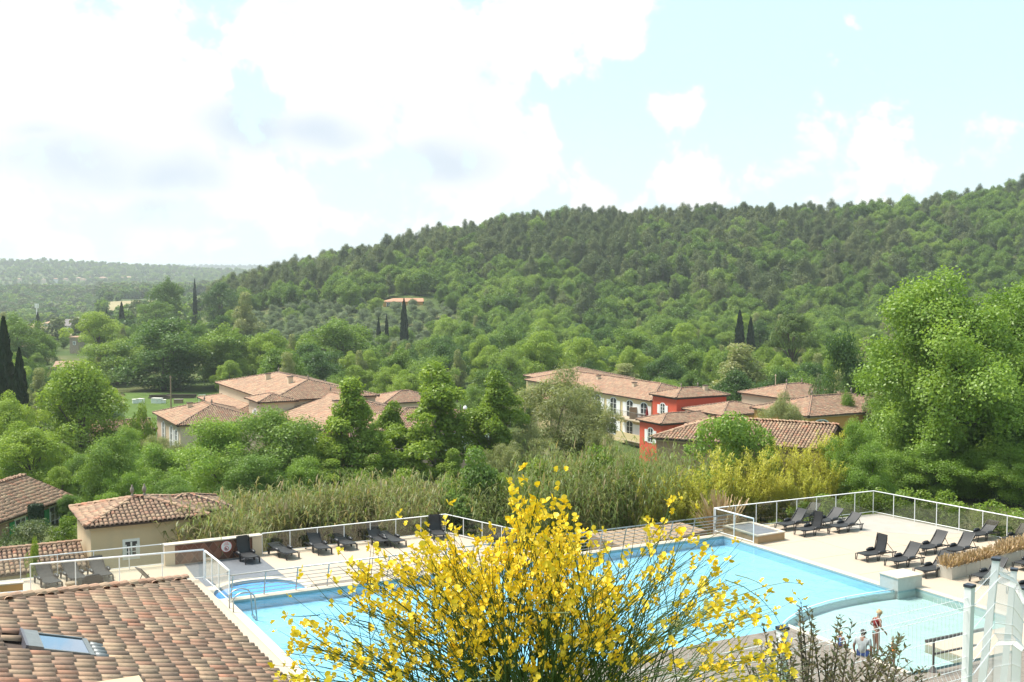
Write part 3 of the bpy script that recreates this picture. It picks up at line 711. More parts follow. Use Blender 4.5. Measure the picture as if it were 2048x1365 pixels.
def LR(kind, px, py, dr, label):           # foot end at pixel on the right terrace, head towards +A
    lounger(kind, G(px, py, 0), TH + R(dr), label, GR)
LR('mid', 1558, 1062, 6, 'leftmost dark lounger of the group of five by the corner glass')
LR('low', 1592, 1046, 14, 'dark lounger farthest back in the group of five, against the glass')
LR('up', 1596, 1073, 2, 'dark lounger with upright back at the front of the group of five')
LR('low', 1632, 1056, 8, 'dark lounger second from the right in the group of five')
LR('low', 1664, 1066, 4, 'rightmost dark lounger of the group of five by the corner glass')
LR('up', 1720, 1123, 0, 'lone dark lounger with upright back nearest the pool edge')
LR('mid', 1779, 1136, 3, 'dark lounger just behind the square concrete block')
LR('mid', 1836, 1110, 4, 'dark lounger in the middle row left of the straw coloured planters')
LR('mid', 1836, 1155, 0, 'dark lounger between the concrete block and the first planter')
LR('mid', 1893, 1115, 6, 'dark lounger half hidden behind the dry planter plants')
LR('low', 1940, 1083, 4, 'dark lounger beside the far fence post above the planters')
LR('low', 2012, 1092, 8, 'dark lounger by the fence at the right edge of the terrace')
LR('mid', 1950, 1168, 2, 'dark lounger in front of the planters behind the wire fence')
LR('mid', 2024, 1193, -4, 'dark lounger behind the wire fence at the lower right edge')
LR('low', 2036, 1142, 2, 'dark lounger cut by the right edge beyond the last planter')
GL = 'dark loungers on the lower terrace'
def LL(kind, px, py, dr, label): lounger(kind, G(px, py, LZ), TH + R(90) + R(dr), label, GL)
LL('up', 507, 1129, 6, 'dark lounger with raised back beside the terracotta wall')
LL('flat', 588, 1120, 14, 'flat dark lounger lying open on the lower terrace')
LL('mid', 652, 1111, 4, 'dark lounger third from the terracotta wall')
LL('mid', 703, 1102, 4, 'dark lounger fourth from the terracotta wall')
LL('mid', 770, 1096, 2, 'dark lounger at the glass behind the yellow broom top')
LL('flat', 803, 1096, 10, 'low dark lounger partly behind yellow broom flowers')
LL('up', 882, 1083, -10, 'dark lounger in the fence corner of the lower terrace')
LL('flat', 975, 1092, -60, 'flat dark lounger under the sloping fence behind the broom')
LL('low', 110, 1181, 10, 'leftmost of the three loungers behind the white railed glass')
LL('low', 160, 1172, 8, 'middle of the three loungers behind the white railed glass')
LL('low', 212, 1166, 6, 'rightmost of the three loungers behind the white railed glass')
# folding chair, black chair and stump near the roof edge
o = empty('folding_chair', G(290, 1168, LZ), TH + R(20), 'thin dark folding chair tilted back behind the roof hip', 'chair')
b = MB(); b.box((0.0, 0, 0.40), (0.04, 0.5, 0.95), ry=R(-42)); b.build('backrest', M['resin'], o, local=True)
for s in (-1, 1):
    b = MB(); b.tube([(0.05, 0.22 * s, 0.45), (-0.22, 0.22 * s, 0.0)], 0.018, 6); b.build('leg', M['resin'], o, local=True)
o = empty('lounge_chair', G(186, 1186, LZ), TH + R(90), 'black rounded chair back showing just above the roof hip', 'chair')
b = MB(); b.tube([(0, -0.42, 0.15), (0.02, -0.40, 0.62), (0.04, -0.25, 0.74), (0.04, 0.25, 0.74), (0.02, 0.40, 0.62), (0, 0.42, 0.15)], 0.05, 6); b.build('back_frame', M['resin'], o, local=True, smooth=True)
b = MB(); b.box((0.02, 0, 0.45), (0.03, 0.8, 0.5)); b.build('back_panel', M['mesh_fabric'], o, local=True)
b = MB(); b.box((-0.3, 0, 0.25), (0.6, 0.8, 0.06)); b.build('seat', M['resin'], o, local=True)
o = empty('clay_pot', G(143, 1186, LZ), 0, 'small brown pot standing on the terrace behind the roof hip', 'pot')
b = MB(); b.lathe((0, 0, 0), [(0.15, 0), (0.19, 0.3), (0.2, 0.36), (0.25, 0.37), (0.25, 0.45), (0.05, 0.46)], 14); b.build('body', M['wood_warm'], o, local=True, smooth=True)

# ---------------------------------------------------------------- planters with dried plants
p0, p1 = G(1888, 1157, 0), G(2075, 1108, 0)
dP = (p1 - p0); npl = 7; aP = math.atan2(dP.y, dP.x); Lp = dP.length / npl
PLN = ['nearest', 'second', 'third', 'fourth', 'fifth', 'sixth', 'seventh']
def straw(n, lx, ly, z0, h, seed):
    rg = np.random.default_rng(seed); b = []
    c0 = np.stack([rg.uniform(-lx / 2, lx / 2, n), rg.uniform(-ly / 2, ly / 2, n), np.full(n, z0)], 1)
    az = rg.uniform(0, 2 * np.pi, n); tilt = rg.uniform(0, .9, n); L = h * rg.uniform(.3, 1.15, n) ** 1.3
    d = np.stack([np.cos(az) * np.sin(tilt), np.sin(az) * np.sin(tilt), np.cos(tilt)], 1)
    tip = c0 + d * L[:, None]
    sd_ = np.stack([-np.sin(az), np.cos(az), np.zeros(n)], 1) * 0.009
    V = np.stack([c0 - sd_, c0 + sd_, tip + sd_ * 3, tip - sd_ * 3], 1).reshape(-1, 3)
    return np_mesh('dry_plants', V, np.arange(4 * n).reshape(n, 4), M['leaf_straw'], rg.random(n))
for k in range(npl):
    ce = p0 + dP * ((k + 0.5) / npl)
    o = empty('planter', ce, aP, '%s concrete planter of straw coloured dead plants counted from the square block' % PLN[k], 'planter', 'row of concrete planters')
    b = MB(); L_, W_, H_ = Lp - 0.02, 0.75, 0.52; t_ = 0.06
    b.box((0, 0, 0.03), (L_, W_, 0.06)); 
    for s in (-1, 1):
        b.box((0, s * (W_ / 2 - t_ / 2), H_ / 2 + 0.03), (L_, t_, H_ - 0.06)); b.box((s * (L_ / 2 - t_ / 2), 0, H_ / 2 + 0.03), (t_, W_ - 2 * t_ - 0.004, H_ - 0.062))
    b.build('box', M['planter'], o, local=True)
    b = MB(); b.box((0, 0, 0.42), (L_ - 2 * t_ - 0.006, W_ - 2 * t_ - 0.006, 0.04)); b.build('soil', M['bark'], o, local=True)
    inst('dry_plants', straw(560, L_ * 1.0, W_ * 0.9, 0.42, 0.34 + .2 * random.random(), 100 + k), o)

# ---------------------------------------------------------------- dark handrail at the shallow pool
o = empty('pool_handrail', G(1866, 1345, 0), label='dark metal stair handrail standing in the shallow water', cat='handrail')
pz = G(1866, 1345, 0)
b = MB(); b.tube([pz + Vector((0, 0, -0.5)), pz + Vector((0, 0, 1.12))], 0.045, 8); b.build('post', M['dark_metal'], o)
b = MB(); b.lathe(pz + Vector((0, 0, -.02)), [(0.16, 0), (0.14, 0.06), (0.06, 0.2)], 12); b.build('foot', M['dark_metal'], o)
b = MB(); b.tube([pz - A * 0.35 + Vector((0, 0, 1.08)), pz + A * 2.6 + Vector((0, 0, 1.08))], 0.06, 8); b.build('top_rail', M['dark_metal'], o)
b = MB(); b.tube([pz + Vector((0, 0, 0.60)), pz + A * 2.0 + Vector((0, 0, 0.60))], 0.04, 8); b.build('lower_rail', M['dark_metal'], o)
b = MB(); b.tube([pz + A * 2.5 + Vector((0, 0, -0.3)), pz + A * 2.5 + Vector((0, 0, 1.08))], 0.045, 8); b.build('post', M['dark_metal'], o)
# ================================================================ buildings
PITCH_T, EXPO = 0.225, 0.34
def tile_arrays(n, L=0.42, w0=0.102, w1=0.084, hgt=0.070, lip=True):
    V = []; F = []
    for (y, w_, z0) in ((0.0, w0, 0.022), (L, w1, 0.0)):
        for k in range(n + 1):
            a = math.pi * k / n; V.append((w_ * math.cos(a), y, z0 + hgt * (w_ / w0) * math.sin(a)))
    for k in range(n): F.append((k, k + 1, n + 1 + k + 1, n + 1 + k))
    if lip:
        b = len(V)
        for k in range(n + 1):
            a = math.pi * k / n; V.append(((w0 - .016) * math.cos(a), 0.002, 0.018 + (hgt - .016) * math.sin(a)))
        for k in range(n): F.append((k + 1, k, b + k, b + k + 1))
    return np.array(V), np.array(F)
TV7, TF7 = tile_arrays(7); TV5, TF5 = tile_arrays(5); TV3, TF3 = tile_arrays(3, lip=False)
TILE_MESH = [np_mesh('tile', TV7 * np.array([1 + .06 * (k - 1), 1, 1 + .05 * (k - 1)]), TF7, M['tile'], np.zeros(len(TF7)), smooth=True) for k in range(3)]
for me in TILE_MESH:
    at = me.attributes.new('wear', 'FLOAT', 'POINT'); at.data.foreach_set('value', np.clip(1 - TV7[:, 1] / 0.42, 0, 1).astype(np.float32))
def inside(poly, a, b, mg):
    n = len(poly)
    for i in range(n):
        x0, y0 = poly[i]; x1, y1 = poly[(i + 1) % n]
        L = math.hypot(x1 - x0, y1 - y0)
        if L < 1e-6: continue
        if ((x1 - x0) * (b - y0) - (y1 - y0) * (a - x0)) / L < mg: return False
    return True
def face_frame(poly):
    p0, p1 = Vector(poly[0]), Vector(poly[1]); e = (p1 - p0).normalized()
    c = sum((Vector(p) for p in poly), Vector()) / len(poly) - p0
    d = (c - e * c.dot(e)).normalized(); n = e.cross(d)
    if n.z < 0: e = -e; n = e.cross(d); p0 = p1
    return p0, e, d, n
def tile_spots(poly, mg=-0.04, hole=None, pt=None, ex=None):
    pt = pt or PITCH_T; ex = ex or EXPO
    p0, e, d, n = face_frame(poly)
    pl = [((Vector(p) - p0).dot(e), (Vector(p) - p0).dot(d)) for p in poly]
    if sum(pl[i][0] * pl[(i + 1) % len(pl)][1] - pl[(i + 1) % len(pl)][0] * pl[i][1] for i in range(len(pl))) < 0: pl.reverse()
    amax = max(p[0] for p in pl); amin = min(p[0] for p in pl); bmax = max(p[1] for p in pl); out = []
    na = int((amax - amin) / pt)
    for i in range(na):
        a = amin + (i + 0.5) * pt + random.uniform(-.006, .006)
        jit = random.uniform(-.05, .05)
        for j in range(int(bmax / ex) + 2):
            b = -0.06 + j * ex + (jit if j else jit * .5)
            if not inside(pl, a, max(b + 0.12, 0.05), mg): continue
            if hole and hole[0] < a < hole[1] and hole[2] - 0.3 < b < hole[3]: continue
            out.append((a, b + random.uniform(-.012, .012)))
    return p0, e, d, n, out
def tiles_joined(poly, tv, tf, hole=None):
    p0, e, d, n, sp = tile_spots(poly, hole=hole)
    if not sp: return None
    E, D_, N_ = np.array(e), np.array(d), np.array(n)
    V = []; 
    base = tv[:, 0:1] * E + tv[:, 1:2] * D_ + tv[:, 2:3] * N_
    sp = np.array(sp)
    org = np.array(p0) + sp[:, 0:1] * E + sp[:, 1:2] * D_ + N_ * (0.02 + 0.006 * rng.standard_normal((len(sp), 1)))
    V = (org[:, None, :] + base[None]).reshape(-1, 3)
    F = (tf[None] + (np.arange(len(sp)) * len(tv))[:, None, None]).reshape(-1, tf.shape[1])
    return V, F, np.repeat(rng.random(len(sp)), len(tf))
def cap_row(p, q, up=Vector((0, 0, 1)), r=0.12, n=5):
    """row of half-round cap tiles along a ridge or hip"""
    p, q = Vector(p), Vector(q); L = (q - p).length; m = max(1, int(L / 0.36)); t = (q - p).normalized(); s = t.cross(up).normalized(); u_ = s.cross(t)
    out = []
    for k in range(m):
        a = p + t * (L * k / m); V = []
        for (l, rr) in ((0, r), (L / m + 0.06, r * .86)):
            for i in range(n + 1):
                an = math.pi * i / n; V.append(a + t * l + s * (rr * math.cos(an)) + u_ * (rr * .85 * math.sin(an) + (0.02 if l == 0 else 0)))
        F = [(i, i + 1, n + 2 + i, n + 1 + i) for i in range(n)] + [tuple(range(n + 1))]
        out.append((V, F))
    return out
def finial(parent, p, h=0.62, m='bark_pale'):
    b = MB(); b.lathe(p, [(0.09, 0), (0.10, 0.10 * h), (0.05, 0.2 * h), (0.045, 0.3 * h), (0.10, 0.42 * h), (0.105, 0.6 * h), (0.08, 0.75 * h), (0.04, 0.82 * h), (0.05, 0.92 * h), (0.01, h)], 8)
    b.build('finial', M[m], parent, local=True, smooth=True)

def window(root, side, off, sill, w_, h_, Lx, Ly, shut='white_paint', arch=True, bars=2, depth=0.0, name='window'):
    """a window on a wall: trim, glass, glazing bars, a pair of open shutters"""
    if side == 'F': o_, dx, nm = Vector((0, 0, 0)), Vector((1, 0, 0)), Vector((0, -1, 0))
    elif side == 'L': o_, dx, nm = Vector((0, Ly, 0)), Vector((0, -1, 0)), Vector((-1, 0, 0))
    else: o_, dx, nm = Vector((Lx, 0, 0)), Vector((0, 1, 0)), Vector((1, 0, 0))
    def W(a, z, n_): p = o_ + dx * (off + a) + nm * n_; p.z = sill + z; return p
    def slab(b, pl, n0, n1):
        k = len(pl); b.add([W(a, z, n1) for a, z in pl] + [W(a, z, n0) for a, z in pl], [tuple(range(k))] + [(i, (i + 1) % k, k + (i + 1) % k, k + i) for i in range(k)])
    def outline(g):
        hw = w_ / 2 + g
        if not arch: return [(-hw, -g), (hw, -g), (hw, h_ + g), (-hw, h_ + g)]
        pts = [(-hw, -g), (hw, -g)]
        for k in range(9):
            an = math.pi * k / 8; pts.append((hw * math.cos(an), h_ - w_ * .28 + (w_ * .28 + g) * math.sin(an)))
        return pts
    b = MB(); slab(b, outline(0.13), -0.02, 0.035); wn = b.build(name, M['white_paint'], root, local=True)
    b = MB(); slab(b, outline(0.0), 0.0, 0.042); b.build('pane', M['window_glass'], wn, local=True)
    b = MB()
    for k in range(1): slab(b, [(-0.04, 0), (0.04, 0), (0.04, h_ - .02), (-0.04, h_ - .02)], 0.03, 0.065)
    for s in (-1, 1): slab(b, [(s * (w_ / 2 - .03) - .03, 0), (s * (w_ / 2 - .03) + .03, 0), (s * (w_ / 2 - .03) + .03, h_ - w_ * .25), (s * (w_ / 2 - .03) - .03, h_ - w_ * .25)], 0.03, 0.062)
    for k in range(1, bars + 1): slab(b, [(-w_ / 2, h_ * k / (bars + 1) - .02), (w_ / 2, h_ * k / (bars + 1) - .02), (w_ / 2, h_ * k / (bars + 1) + .02), (-w_ / 2, h_ * k / (bars + 1) + .02)], 0.03, 0.06)
    b.build('glazing_bars', M['white_paint'], wn, local=True)
    if shut:
        for s in (-1, 1):
            b = MB(); a0 = s * (w_ / 2 + 0.14); a1 = a0 + s * w_ * 0.52
            slab(b, [(min(a0, a1), -.02), (max(a0, a1), -.02), (max(a0, a1), h_ - (w_ * .2 if arch else 0)), (min(a0, a1), h_ - (w_ * .2 if arch else 0))], 0.01, 0.07)
            b.build('shutter', M[shut], root, local=True)
    return wn

def building(name, label, anchor, pt, theta, Lx, Ly, wall, pitch=0.3, ridge='x', gable='', over=0.35, tiles='mid', indiv=0, cat='house', base=None, fin=True, group=None, holes=None, minbase=2.4, caps=True, tw=1.0):
    """pt: world position of the named eave corner; Lx, Ly: eave to eave"""
    ca, sa = math.cos(theta), math.sin(theta); X = Vector((ca, sa, 0)); Y_ = Vector((-sa, ca, 0))
    fl = Vector(pt) - (X * Lx if 'R' in anchor else Vector()) - (Y_ * Ly if 'B' in anchor else Vector())
    ctr_ = fl + X * Lx / 2 + Y_ * Ly / 2
    gz = min(float(HT(ctr_.x, ctr_.y)), pt[2] - minbase) - 0.6 if base is None else base
    wc = fl + X * over + Y_ * over; root = empty(name, (wc.x, wc.y, gz), theta, label, cat, group)
    he = pt[2] - gz; wx, wy = Lx - 2 * over, Ly - 2 * over; o_ = over
    x0, x1, y0, y1 = -o_, wx + o_, -o_, wy + o_
    faces = []; edges = []; gabs = []
    if ridge == 'x':
        Wd = Ly / 2; zr = he + Wd * pitch; ym = (y0 + y1) / 2
        r0 = (x0 if 'L' in gable else min(x0 + Wd, (x0 + x1) / 2), ym, zr); r1 = (x1 if 'R' in gable else max(x1 - Wd, (x0 + x1) / 2), ym, zr)
        faces += [[(x0, y0, he), (x1, y0, he), r1, r0], [(x1, y1, he), (x0, y1, he), r0, r1]]
        if 'L' not in gable: faces.append([(x0, y1, he), (x0, y0, he), r0]); edges += [((x0, y0, he), r0), ((x0, y1, he), r0)]
        else: gabs.append([(0, 0, he - .02), (0, wy, he - .02), (0, ym, he + (Wd - o_) * pitch)])
        if 'R' not in gable: faces.append([(x1, y0, he), (x1, y1, he), r1]); edges += [((x1, y0, he), r1), ((x1, y1, he), r1)]
        else: gabs.append([(wx, 0, he - .02), (wx, wy, he - .02), (wx, ym, he + (Wd - o_) * pitch)])
    else:
        Wd = Lx / 2; zr = he + Wd * pitch; xm = (x0 + x1) / 2
        r0 = (xm, y0 if 'F' in gable else min(y0 + Wd, (y0 + y1) / 2), zr); r1 = (xm, y1 if 'B' in gable else max(y1 - Wd, (y0 + y1) / 2), zr)
        faces += [[(x1, y0, he), (x1, y1, he), r1, r0], [(x0, y1, he), (x0, y0, he), r0, r1]]
        if 'F' not in gable: faces.append([(x0, y0, he), (x1, y0, he), r0]); edges += [((x0, y0, he), r0), ((x1, y0, he), r0)]
        else: gabs.append([(0, 0, he - .02), (wx, 0, he - .02), (xm, 0, he + (Wd - o_) * pitch)])
        if 'B' not in gable: faces.append([(x1, y1, he), (x0, y1, he), r1]); edges += [((x0, y1, he), r1), ((x1, y1, he), r1)]
        else: gabs.append([(0, wy, he - .02), (wx, wy, he - .02), (xm, wy, he + (Wd - o_) * pitch)])
    if (Vector(r1) - Vector(r0)).length > 0.3: edges.append((r0, r1))
    b = MB(); b.box((wx / 2, wy / 2, he / 2 - 0.03), (wx, wy, he - 0.06))
    for g_ in gabs:
        t = Vector((0.12 if ridge == 'x' else 0, 0.12 if ridge == 'y' else 0, 0)); sg = 1 if (g_[0][0] < wx / 2 and ridge == 'x') or (g_[0][1] < wy / 2 and ridge == 'y') else -1
        v_ = [Vector(p) + Vector((0, 0, 0)) for p in g_] + [Vector(p) + t * sg for p in g_]
        b.add(v_, [(0, 1, 2), (5, 4, 3), (0, 3, 4, 1), (1, 4, 5, 2), (2, 5, 3, 0)])
    b.build('wall', M[wall], root, local=True)
    b = MB()
    for z_, g_ in ((he - 0.10, 0.10), (he - 0.20, 0.05)):
        b.box((wx / 2, wy / 2, z_), (wx + 2 * g_, wy + 2 * g_, 0.09))
    b.build('cornice', M['w_cream' if wall != 'w_red' else 'tile_base'], root, local=True)
    rb = MB()
    for f in faces:
        rb.add([Vector(p) + Vector((0, 0, -0.01)) for p in f], [tuple(range(len(f)))]); rb.add([Vector(p) + Vector((0, 0, -0.09)) for p in f], [tuple(range(len(f) - 1, -1, -1))])
        a, c_ = Vector(f[0]), Vector(f[1]); rb.add([a + Vector((0, 0, -.01)), c_ + Vector((0, 0, -.01)), c_ + Vector((0, 0, -.09)), a + Vector((0, 0, -.09))], [(0, 1, 2, 3)])
    roof = rb.build('roof', M['tile_base'] if tiles else M['tile'], root, local=True)
    if tiles:
        tv, tf = {'mid': (TV5, TF5), 'far': (TV3, TF3), 'near': (TV7, TF7)}[tiles]
        Mw = Matrix.Translation(root.location) @ Matrix.Rotation(theta, 4, 'Z')
        Vs, Fs, Rs, nv = [], [], [], 0
        camp = Vector((0, 0, CAMZ)); cand = []
        for fi, f in enumerate(faces):
            p0, e, d, n_ = face_frame(f)
            wn = Mw.to_3x3() @ n_; wp = Mw @ p0
            facing = wn.dot(camp - wp) > 0
            hole = holes(f, Mw) if (holes and facing) else None
            if indiv and facing:
                p0, e, d, n_, sp = tile_spots(f, hole=hole, pt=PITCH_T * tw, ex=EXPO * (1.1 if tw > 1 else 1))
                for a, b_ in sp:
                    p = p0 + e * a + d * b_ + n_ * 0.02; wpt = Mw @ p; q = px_of(wpt)
                    vis = -30 < q[0] < 2080 and -20 < q[1] < 1400
                    cand.append(((camp - wpt).length + (0 if vis else 1000), p, e, d, n_))
            elif facing or tiles != 'far':
                r_ = tiles_joined(f, tv, tf)
                if r_ is not None: Vs.append(r_[0]); Fs.append(r_[1] + nv); Rs.append(r_[2]); nv += len(r_[0])
        if cand:
            cand.sort(key=lambda t: t[0])
            for k, (dist, p, e, d, n_) in enumerate(cand[:indiv]):
                o = inst('tile', TILE_MESH[random.randrange(3)], roof)
                wob = Matrix.Rotation(random.gauss(0, R(1.6)), 4, n_)
                o.matrix_local = Matrix.Translation(p + n_ * random.uniform(-.004, .006)) @ wob @ Matrix((e * tw, d, n_)).transposed().to_4x4()
            rest = cand[indiv:]
            if rest:
                ov = np.array([p for _, p, *_ in rest]); e, d, n_ = rest[0][2:]
                bs = []
                for (_, p, e, d, n_) in rest:
                    bs.append(np.array(p) + TV5[:, 0:1] * tw * np.array(e) + TV5[:, 1:2] * np.array(d) + TV5[:, 2:3] * np.array(n_))
                V = np.concatenate(bs); F = (TF5[None] + (np.arange(len(rest)) * len(TV5))[:, None, None]).reshape(-1, 4)
                Vs.append(V); Fs.append(F + nv); Rs.append(np.repeat(rng.random(len(rest)), len(TF5))); nv += len(V)
        if Vs:
            o = inst('roof_tiles', np_mesh('roof_tiles', np.concatenate(Vs), np.concatenate(Fs), M['tile'], np.concatenate(Rs), smooth=True), roof); o['kind'] = 'stuff'
        if caps:
            for (p, q) in edges:
                rows = cap_row(Vector(p) + Vector((0, 0, .06)), Vector(q) + Vector((0, 0, .06)))
                if tiles == 'near':
                    for V, F in rows:
                        b = MB(); b.add(V, F, rnd=0); b.build('ridge_tile', M['tile'], roof, local=True, smooth=False)
                else:
                    b = MB()
                    for V, F in rows: b.add(V, F)
                    b.build('ridge_tiles', M['tile'], roof, local=True)
                    b = MB(); b.tube([Vector(p) + Vector((0, 0, .0)), Vector(q) + Vector((0, 0, .0))], .17, 6); b.build('mortar_shadow', M['tile_base'], roof, local=True)  # dark tube along the mortar, its colour painting the shadow line under the caps
    if fin:
        for p in (r0, r1): finial(roof, Vector(p) + Vector((0, 0, 0.08)))
    root['_wx'] = wx; root['_wy'] = wy; root['_he'] = he
    return root
def win(root, side, off, down, w_, h_, **k):
    """off metres along the wall, down: top of window below the eave"""
    return window(root, side, off, root['_he'] - down - h_, w_, h_, root['_wx'], root['_wy'], **k)

# ---- the near roof with its skylight
E0 = P(371, 1162, 30.0)
NL, NW = 16.0, 24.0; NP = 0.27
npn = (A * NP + Vector((0, 0, 1))).normalized()              # normal of the slope towards the pool
def on_near(px, py):
    d = pxdir(px, py); cp = Vector((0, 0, CAMZ)); t = (E0 - cp).dot(npn) / d.dot(npn); return cp + d * t
SK = [on_near(36, 1271), on_near(172, 1287), on_near(188, 1320), on_near(60, 1306)]
up_s = (Vector((0, 0, 1)) - npn * npn.z).normalized(); along = B.copy()
def ab(p): return ((p - E0).dot(along), (p - E0).dot(up_s))
sk_a = (min(ab(p)[0] for p in SK), max(ab(p)[0] for p in SK)); sk_b = (min(ab(p)[1] for p in SK), max(ab(p)[1] for p in SK))
# skylight rectangle on the slope
sa0, sa1 = (ab(SK[3])[0] + ab(SK[2])[0]) / 2, (ab(SK[0])[0] + ab(SK[1])[0]) / 2
sb0, sb1 = (ab(SK[1])[1] + ab(SK[2])[1]) / 2, (ab(SK[0])[1] + ab(SK[3])[1]) / 2
def near_hole(f, Mw):
    p0, e, d, n_ = face_frame(f); p0, e, d, n_ = Mw @ p0, Mw.to_3x3() @ e, Mw.to_3x3() @ d, Mw.to_3x3() @ n_
    if n_.dot(npn) < 0.98: return None
    c0 = E0 + along * sa0 + up_s * sb0; c1 = E0 + along * sa1 + up_s * sb1
    a_, b_ = sorted([(c0 - p0).dot(e), (c1 - p0).dot(e)]), sorted([(c0 - p0).dot(d), (c1 - p0).dot(d)])
    return (a_[0] - 0.04, a_[1] + 0.04, b_[0] - 0.16, b_[1] + 0.05)
nh = building('near_house', 'near house with weathered clay tile roof and a skylight beside the pool', 'BR', E0, TH, NL, NW, 'w_beige', NP, 'y', tiles='near', indiv=300, base=-2.2, fin=False, holes=near_hole, tw=1.16)
Mn = (Matrix.Translation(nh.location) @ Matrix.Rotation(TH, 4, 'Z')).inverted()
def nl(a, b_, n_): return Mn @ (E0 + along * a + up_s * b_ + npn * n_)
sk = MB()
def slabq(b, a0, a1, b0, b1, n0, n1):
    v_ = [nl(x, y, z) for x in (a0, a1) for y in (b0, b1) for z in (n0, n1)]
    b.add(v_, [(0, 1, 3, 2), (4, 6, 7, 5), (0, 4, 5, 1), (2, 3, 7, 6), (0, 2, 6, 4), (1, 5, 7, 3)])
f_ = 0.05
slabq(sk, sa0, sa1, sb1 - 0.26, sb1, -0.02, 0.13); slabq(sk, sa0, sa1, sb0, sb0 + 0.09, -0.02, 0.09); slabq(sk, sa0, sa0 + f_, sb0 + .091, sb1 - .261, -0.02, 0.10); slabq(sk, sa1 - f_, sa1, sb0 + .091, sb1 - .261, -0.02, 0.10)
sko = sk.build('skylight', M['flashing'], nh, local=True)
g_ = MB(); slabq(g_, sa0 + f_ + .002, sa1 - f_ - .002, sb0 + 0.093, sb1 - 0.263, 0.03, 0.080); g_.build('pane', M['roof_glass'], sko, local=True)
g_ = MB(); slabq(g_, sa0 - .03, sa1 + .03, sb1 + .002, sb1 + 0.05, -0.02, 0.14); g_.build('flashing_strip', M['dark_frame'], sko, local=True)
g_ = MB()
for k in range(int((sa1 - sa0) / 0.225)):
    g_.tube([nl(sa0 + 0.12 + k * 0.225, sb0 - 0.02, 0.03), nl(sa0 + 0.12 + k * 0.225, sb0 - 0.25, 0.01)], 0.085, 8)
g_.build('lead_apron', M['flashing'], sko, local=True, smooth=True)
# pale chimney top by the lower frame edge
rp_ = on_near(278, 1352); yc = rp_.y - 1.0
ct = P(278, 1351, yc); cz = ct.z
cc = ct - A * 0.55 - B * 0.5
o = MB(); lc = Mn @ Vector((cc.x, cc.y, 0))
o.box((lc.x, lc.y, (Mn @ Vector((0, 0, cz))).z - 0.05), (1.1, 1.0, 0.10)); ch = o.build('chimney', M['chimney_cap'], nh, local=True)
o = MB(); o.box((lc.x, lc.y, (Mn @ Vector((0, 0, cz))).z - 0.6), (0.9, 0.8, 1.0)); o.build('stack', M['w_beige'], ch, local=True)

# ---- small house with two finials
h2 = building('small_house', 'small beige house with twin stone finials behind the left terrace', 'FL', P(170, 1056, 55), TH, 5.9, 5.3, 'w_beige', 0.27, 'x', tiles='near', indiv=300, over=0.3)
win(h2, 'F', 1.85, 0.95, 0.55, 0.75, shut=None, arch=False, bars=2)
q = P(170, 1056, 55) + A * 3.6 + B * 2.2
building('house_wing', 'lower tiled wing joining the right side of the twin finial house', 'FL', (q.x, q.y, q.z - 0.2), TH, 4.0, 3.6, 'w_beige', 0.3, 'x', tiles='mid', fin=False)
# ---- house with green shutters
h3 = building('shuttered_house', 'rose house with green shutters and long tiled gable roof at the left edge', 'BR', P(148, 993, 78), R(-9.5), 7.2, 18, 'w_pinkbrown', 0.36, 'y', gable='FB', tiles='mid', fin=False, minbase=3.0)
win(h3, 'R', h3['_wy'] - 1.55, 0.35, 1.0, 1.75, shut='green_paint', arch=False, bars=3)
win(h3, 'R', h3['_wy'] - 5.4, 0.35, 1.0, 1.75, shut='green_paint', arch=False, bars=3)
# ---- low tiled roof below it
q = P(161, 1085, 57) - B * 2.2 - Vector((0, 0, 0.68))
building('garden_shed', 'low clay tiled shed roof seen through the left glass fence', 'FR', q, TH, 9, 4.4, 'w_beige', 0.31, 'x', gable='LR', tiles='near', indiv=160, fin=False, over=0.2, cat='shed')
# ---- left group of holiday houses
G_L = 'pale houses with clay roofs left of the centre'
b1 = building('terrace_house', 'cream house with hipped roof and single finial nearest the bright left tree', 'FL', P(355, 852, 118), TH, 9.2, 12.5, 'w_cream', 0.3, 'y', group=G_L)
win(b1, 'L', 3.6, 0.6, 0.8, 1.9); win(b1, 'L', 7.6, 0.6, 0.8, 2.2); win(b1, 'L', 9.9, 0.7, 0.9, 1.7)
building('outbuilding', 'low tiled outbuilding at the far left end of the pale houses', 'FR', P(310, 858, 126), TH, 6.5, 5, 'w_rose', 0.32, 'x', gable='LR', fin=False, group=G_L)
b2 = building('terrace_house', 'tallest long roofed house at the back of the left group', 'FL', P(541, 803, 125), TH, 12.5, 24, 'w_cream', 0.24, 'y', group=G_L)
win(b2, 'L', b2['_wy'] - 1.6, 0.5, 0.8, 1.3)
b2b = building('house_turret', 'narrow cream corner house with one arched window in the left group', 'FL', P(517, 806, 124), TH, 4.4, 5.5, 'w_cream', 0.26, 'y', fin=False, group=G_L)
win(b2b, 'L', 2.6, 1.0, 0.8, 1.5)
building('terrace_house', 'long low roofed house linking the left hip and the tall house', 'FL', P(470, 826, 130), TH, 15, 18, 'w_cream', 0.2, 'y', fin=True, group=G_L)
b3 = building('terrace_house', 'pink house with the broad sunlit roof slope left of the plane trees', 'FL', P(640, 863, 112), TH, 14, 24, 'w_rose', 0.27, 'y', group=G_L)
for k, (of, ww, hh) in enumerate(((21.2, 1.0, 2.1), (16.4, 1.0, 1.4), (12.6, 1.0, 1.4), (8.0, 0.9, 1.4), (4.0, 0.9, 1.4))): win(b3, 'L', of, 0.55 if hh < 2 else 0.9, ww, hh)
win(b3, 'F', 1.6, 0.8, 1.0, 2.0); win(b3, 'F', 5.6, 0.8, 1.0, 1.6)
building('terrace_house', 'house with paired finials behind the broad pink roof', 'FR', P(752, 794, 140), TH, 12, 9.5, 'w_cream', 0.27, 'x', group=G_L)
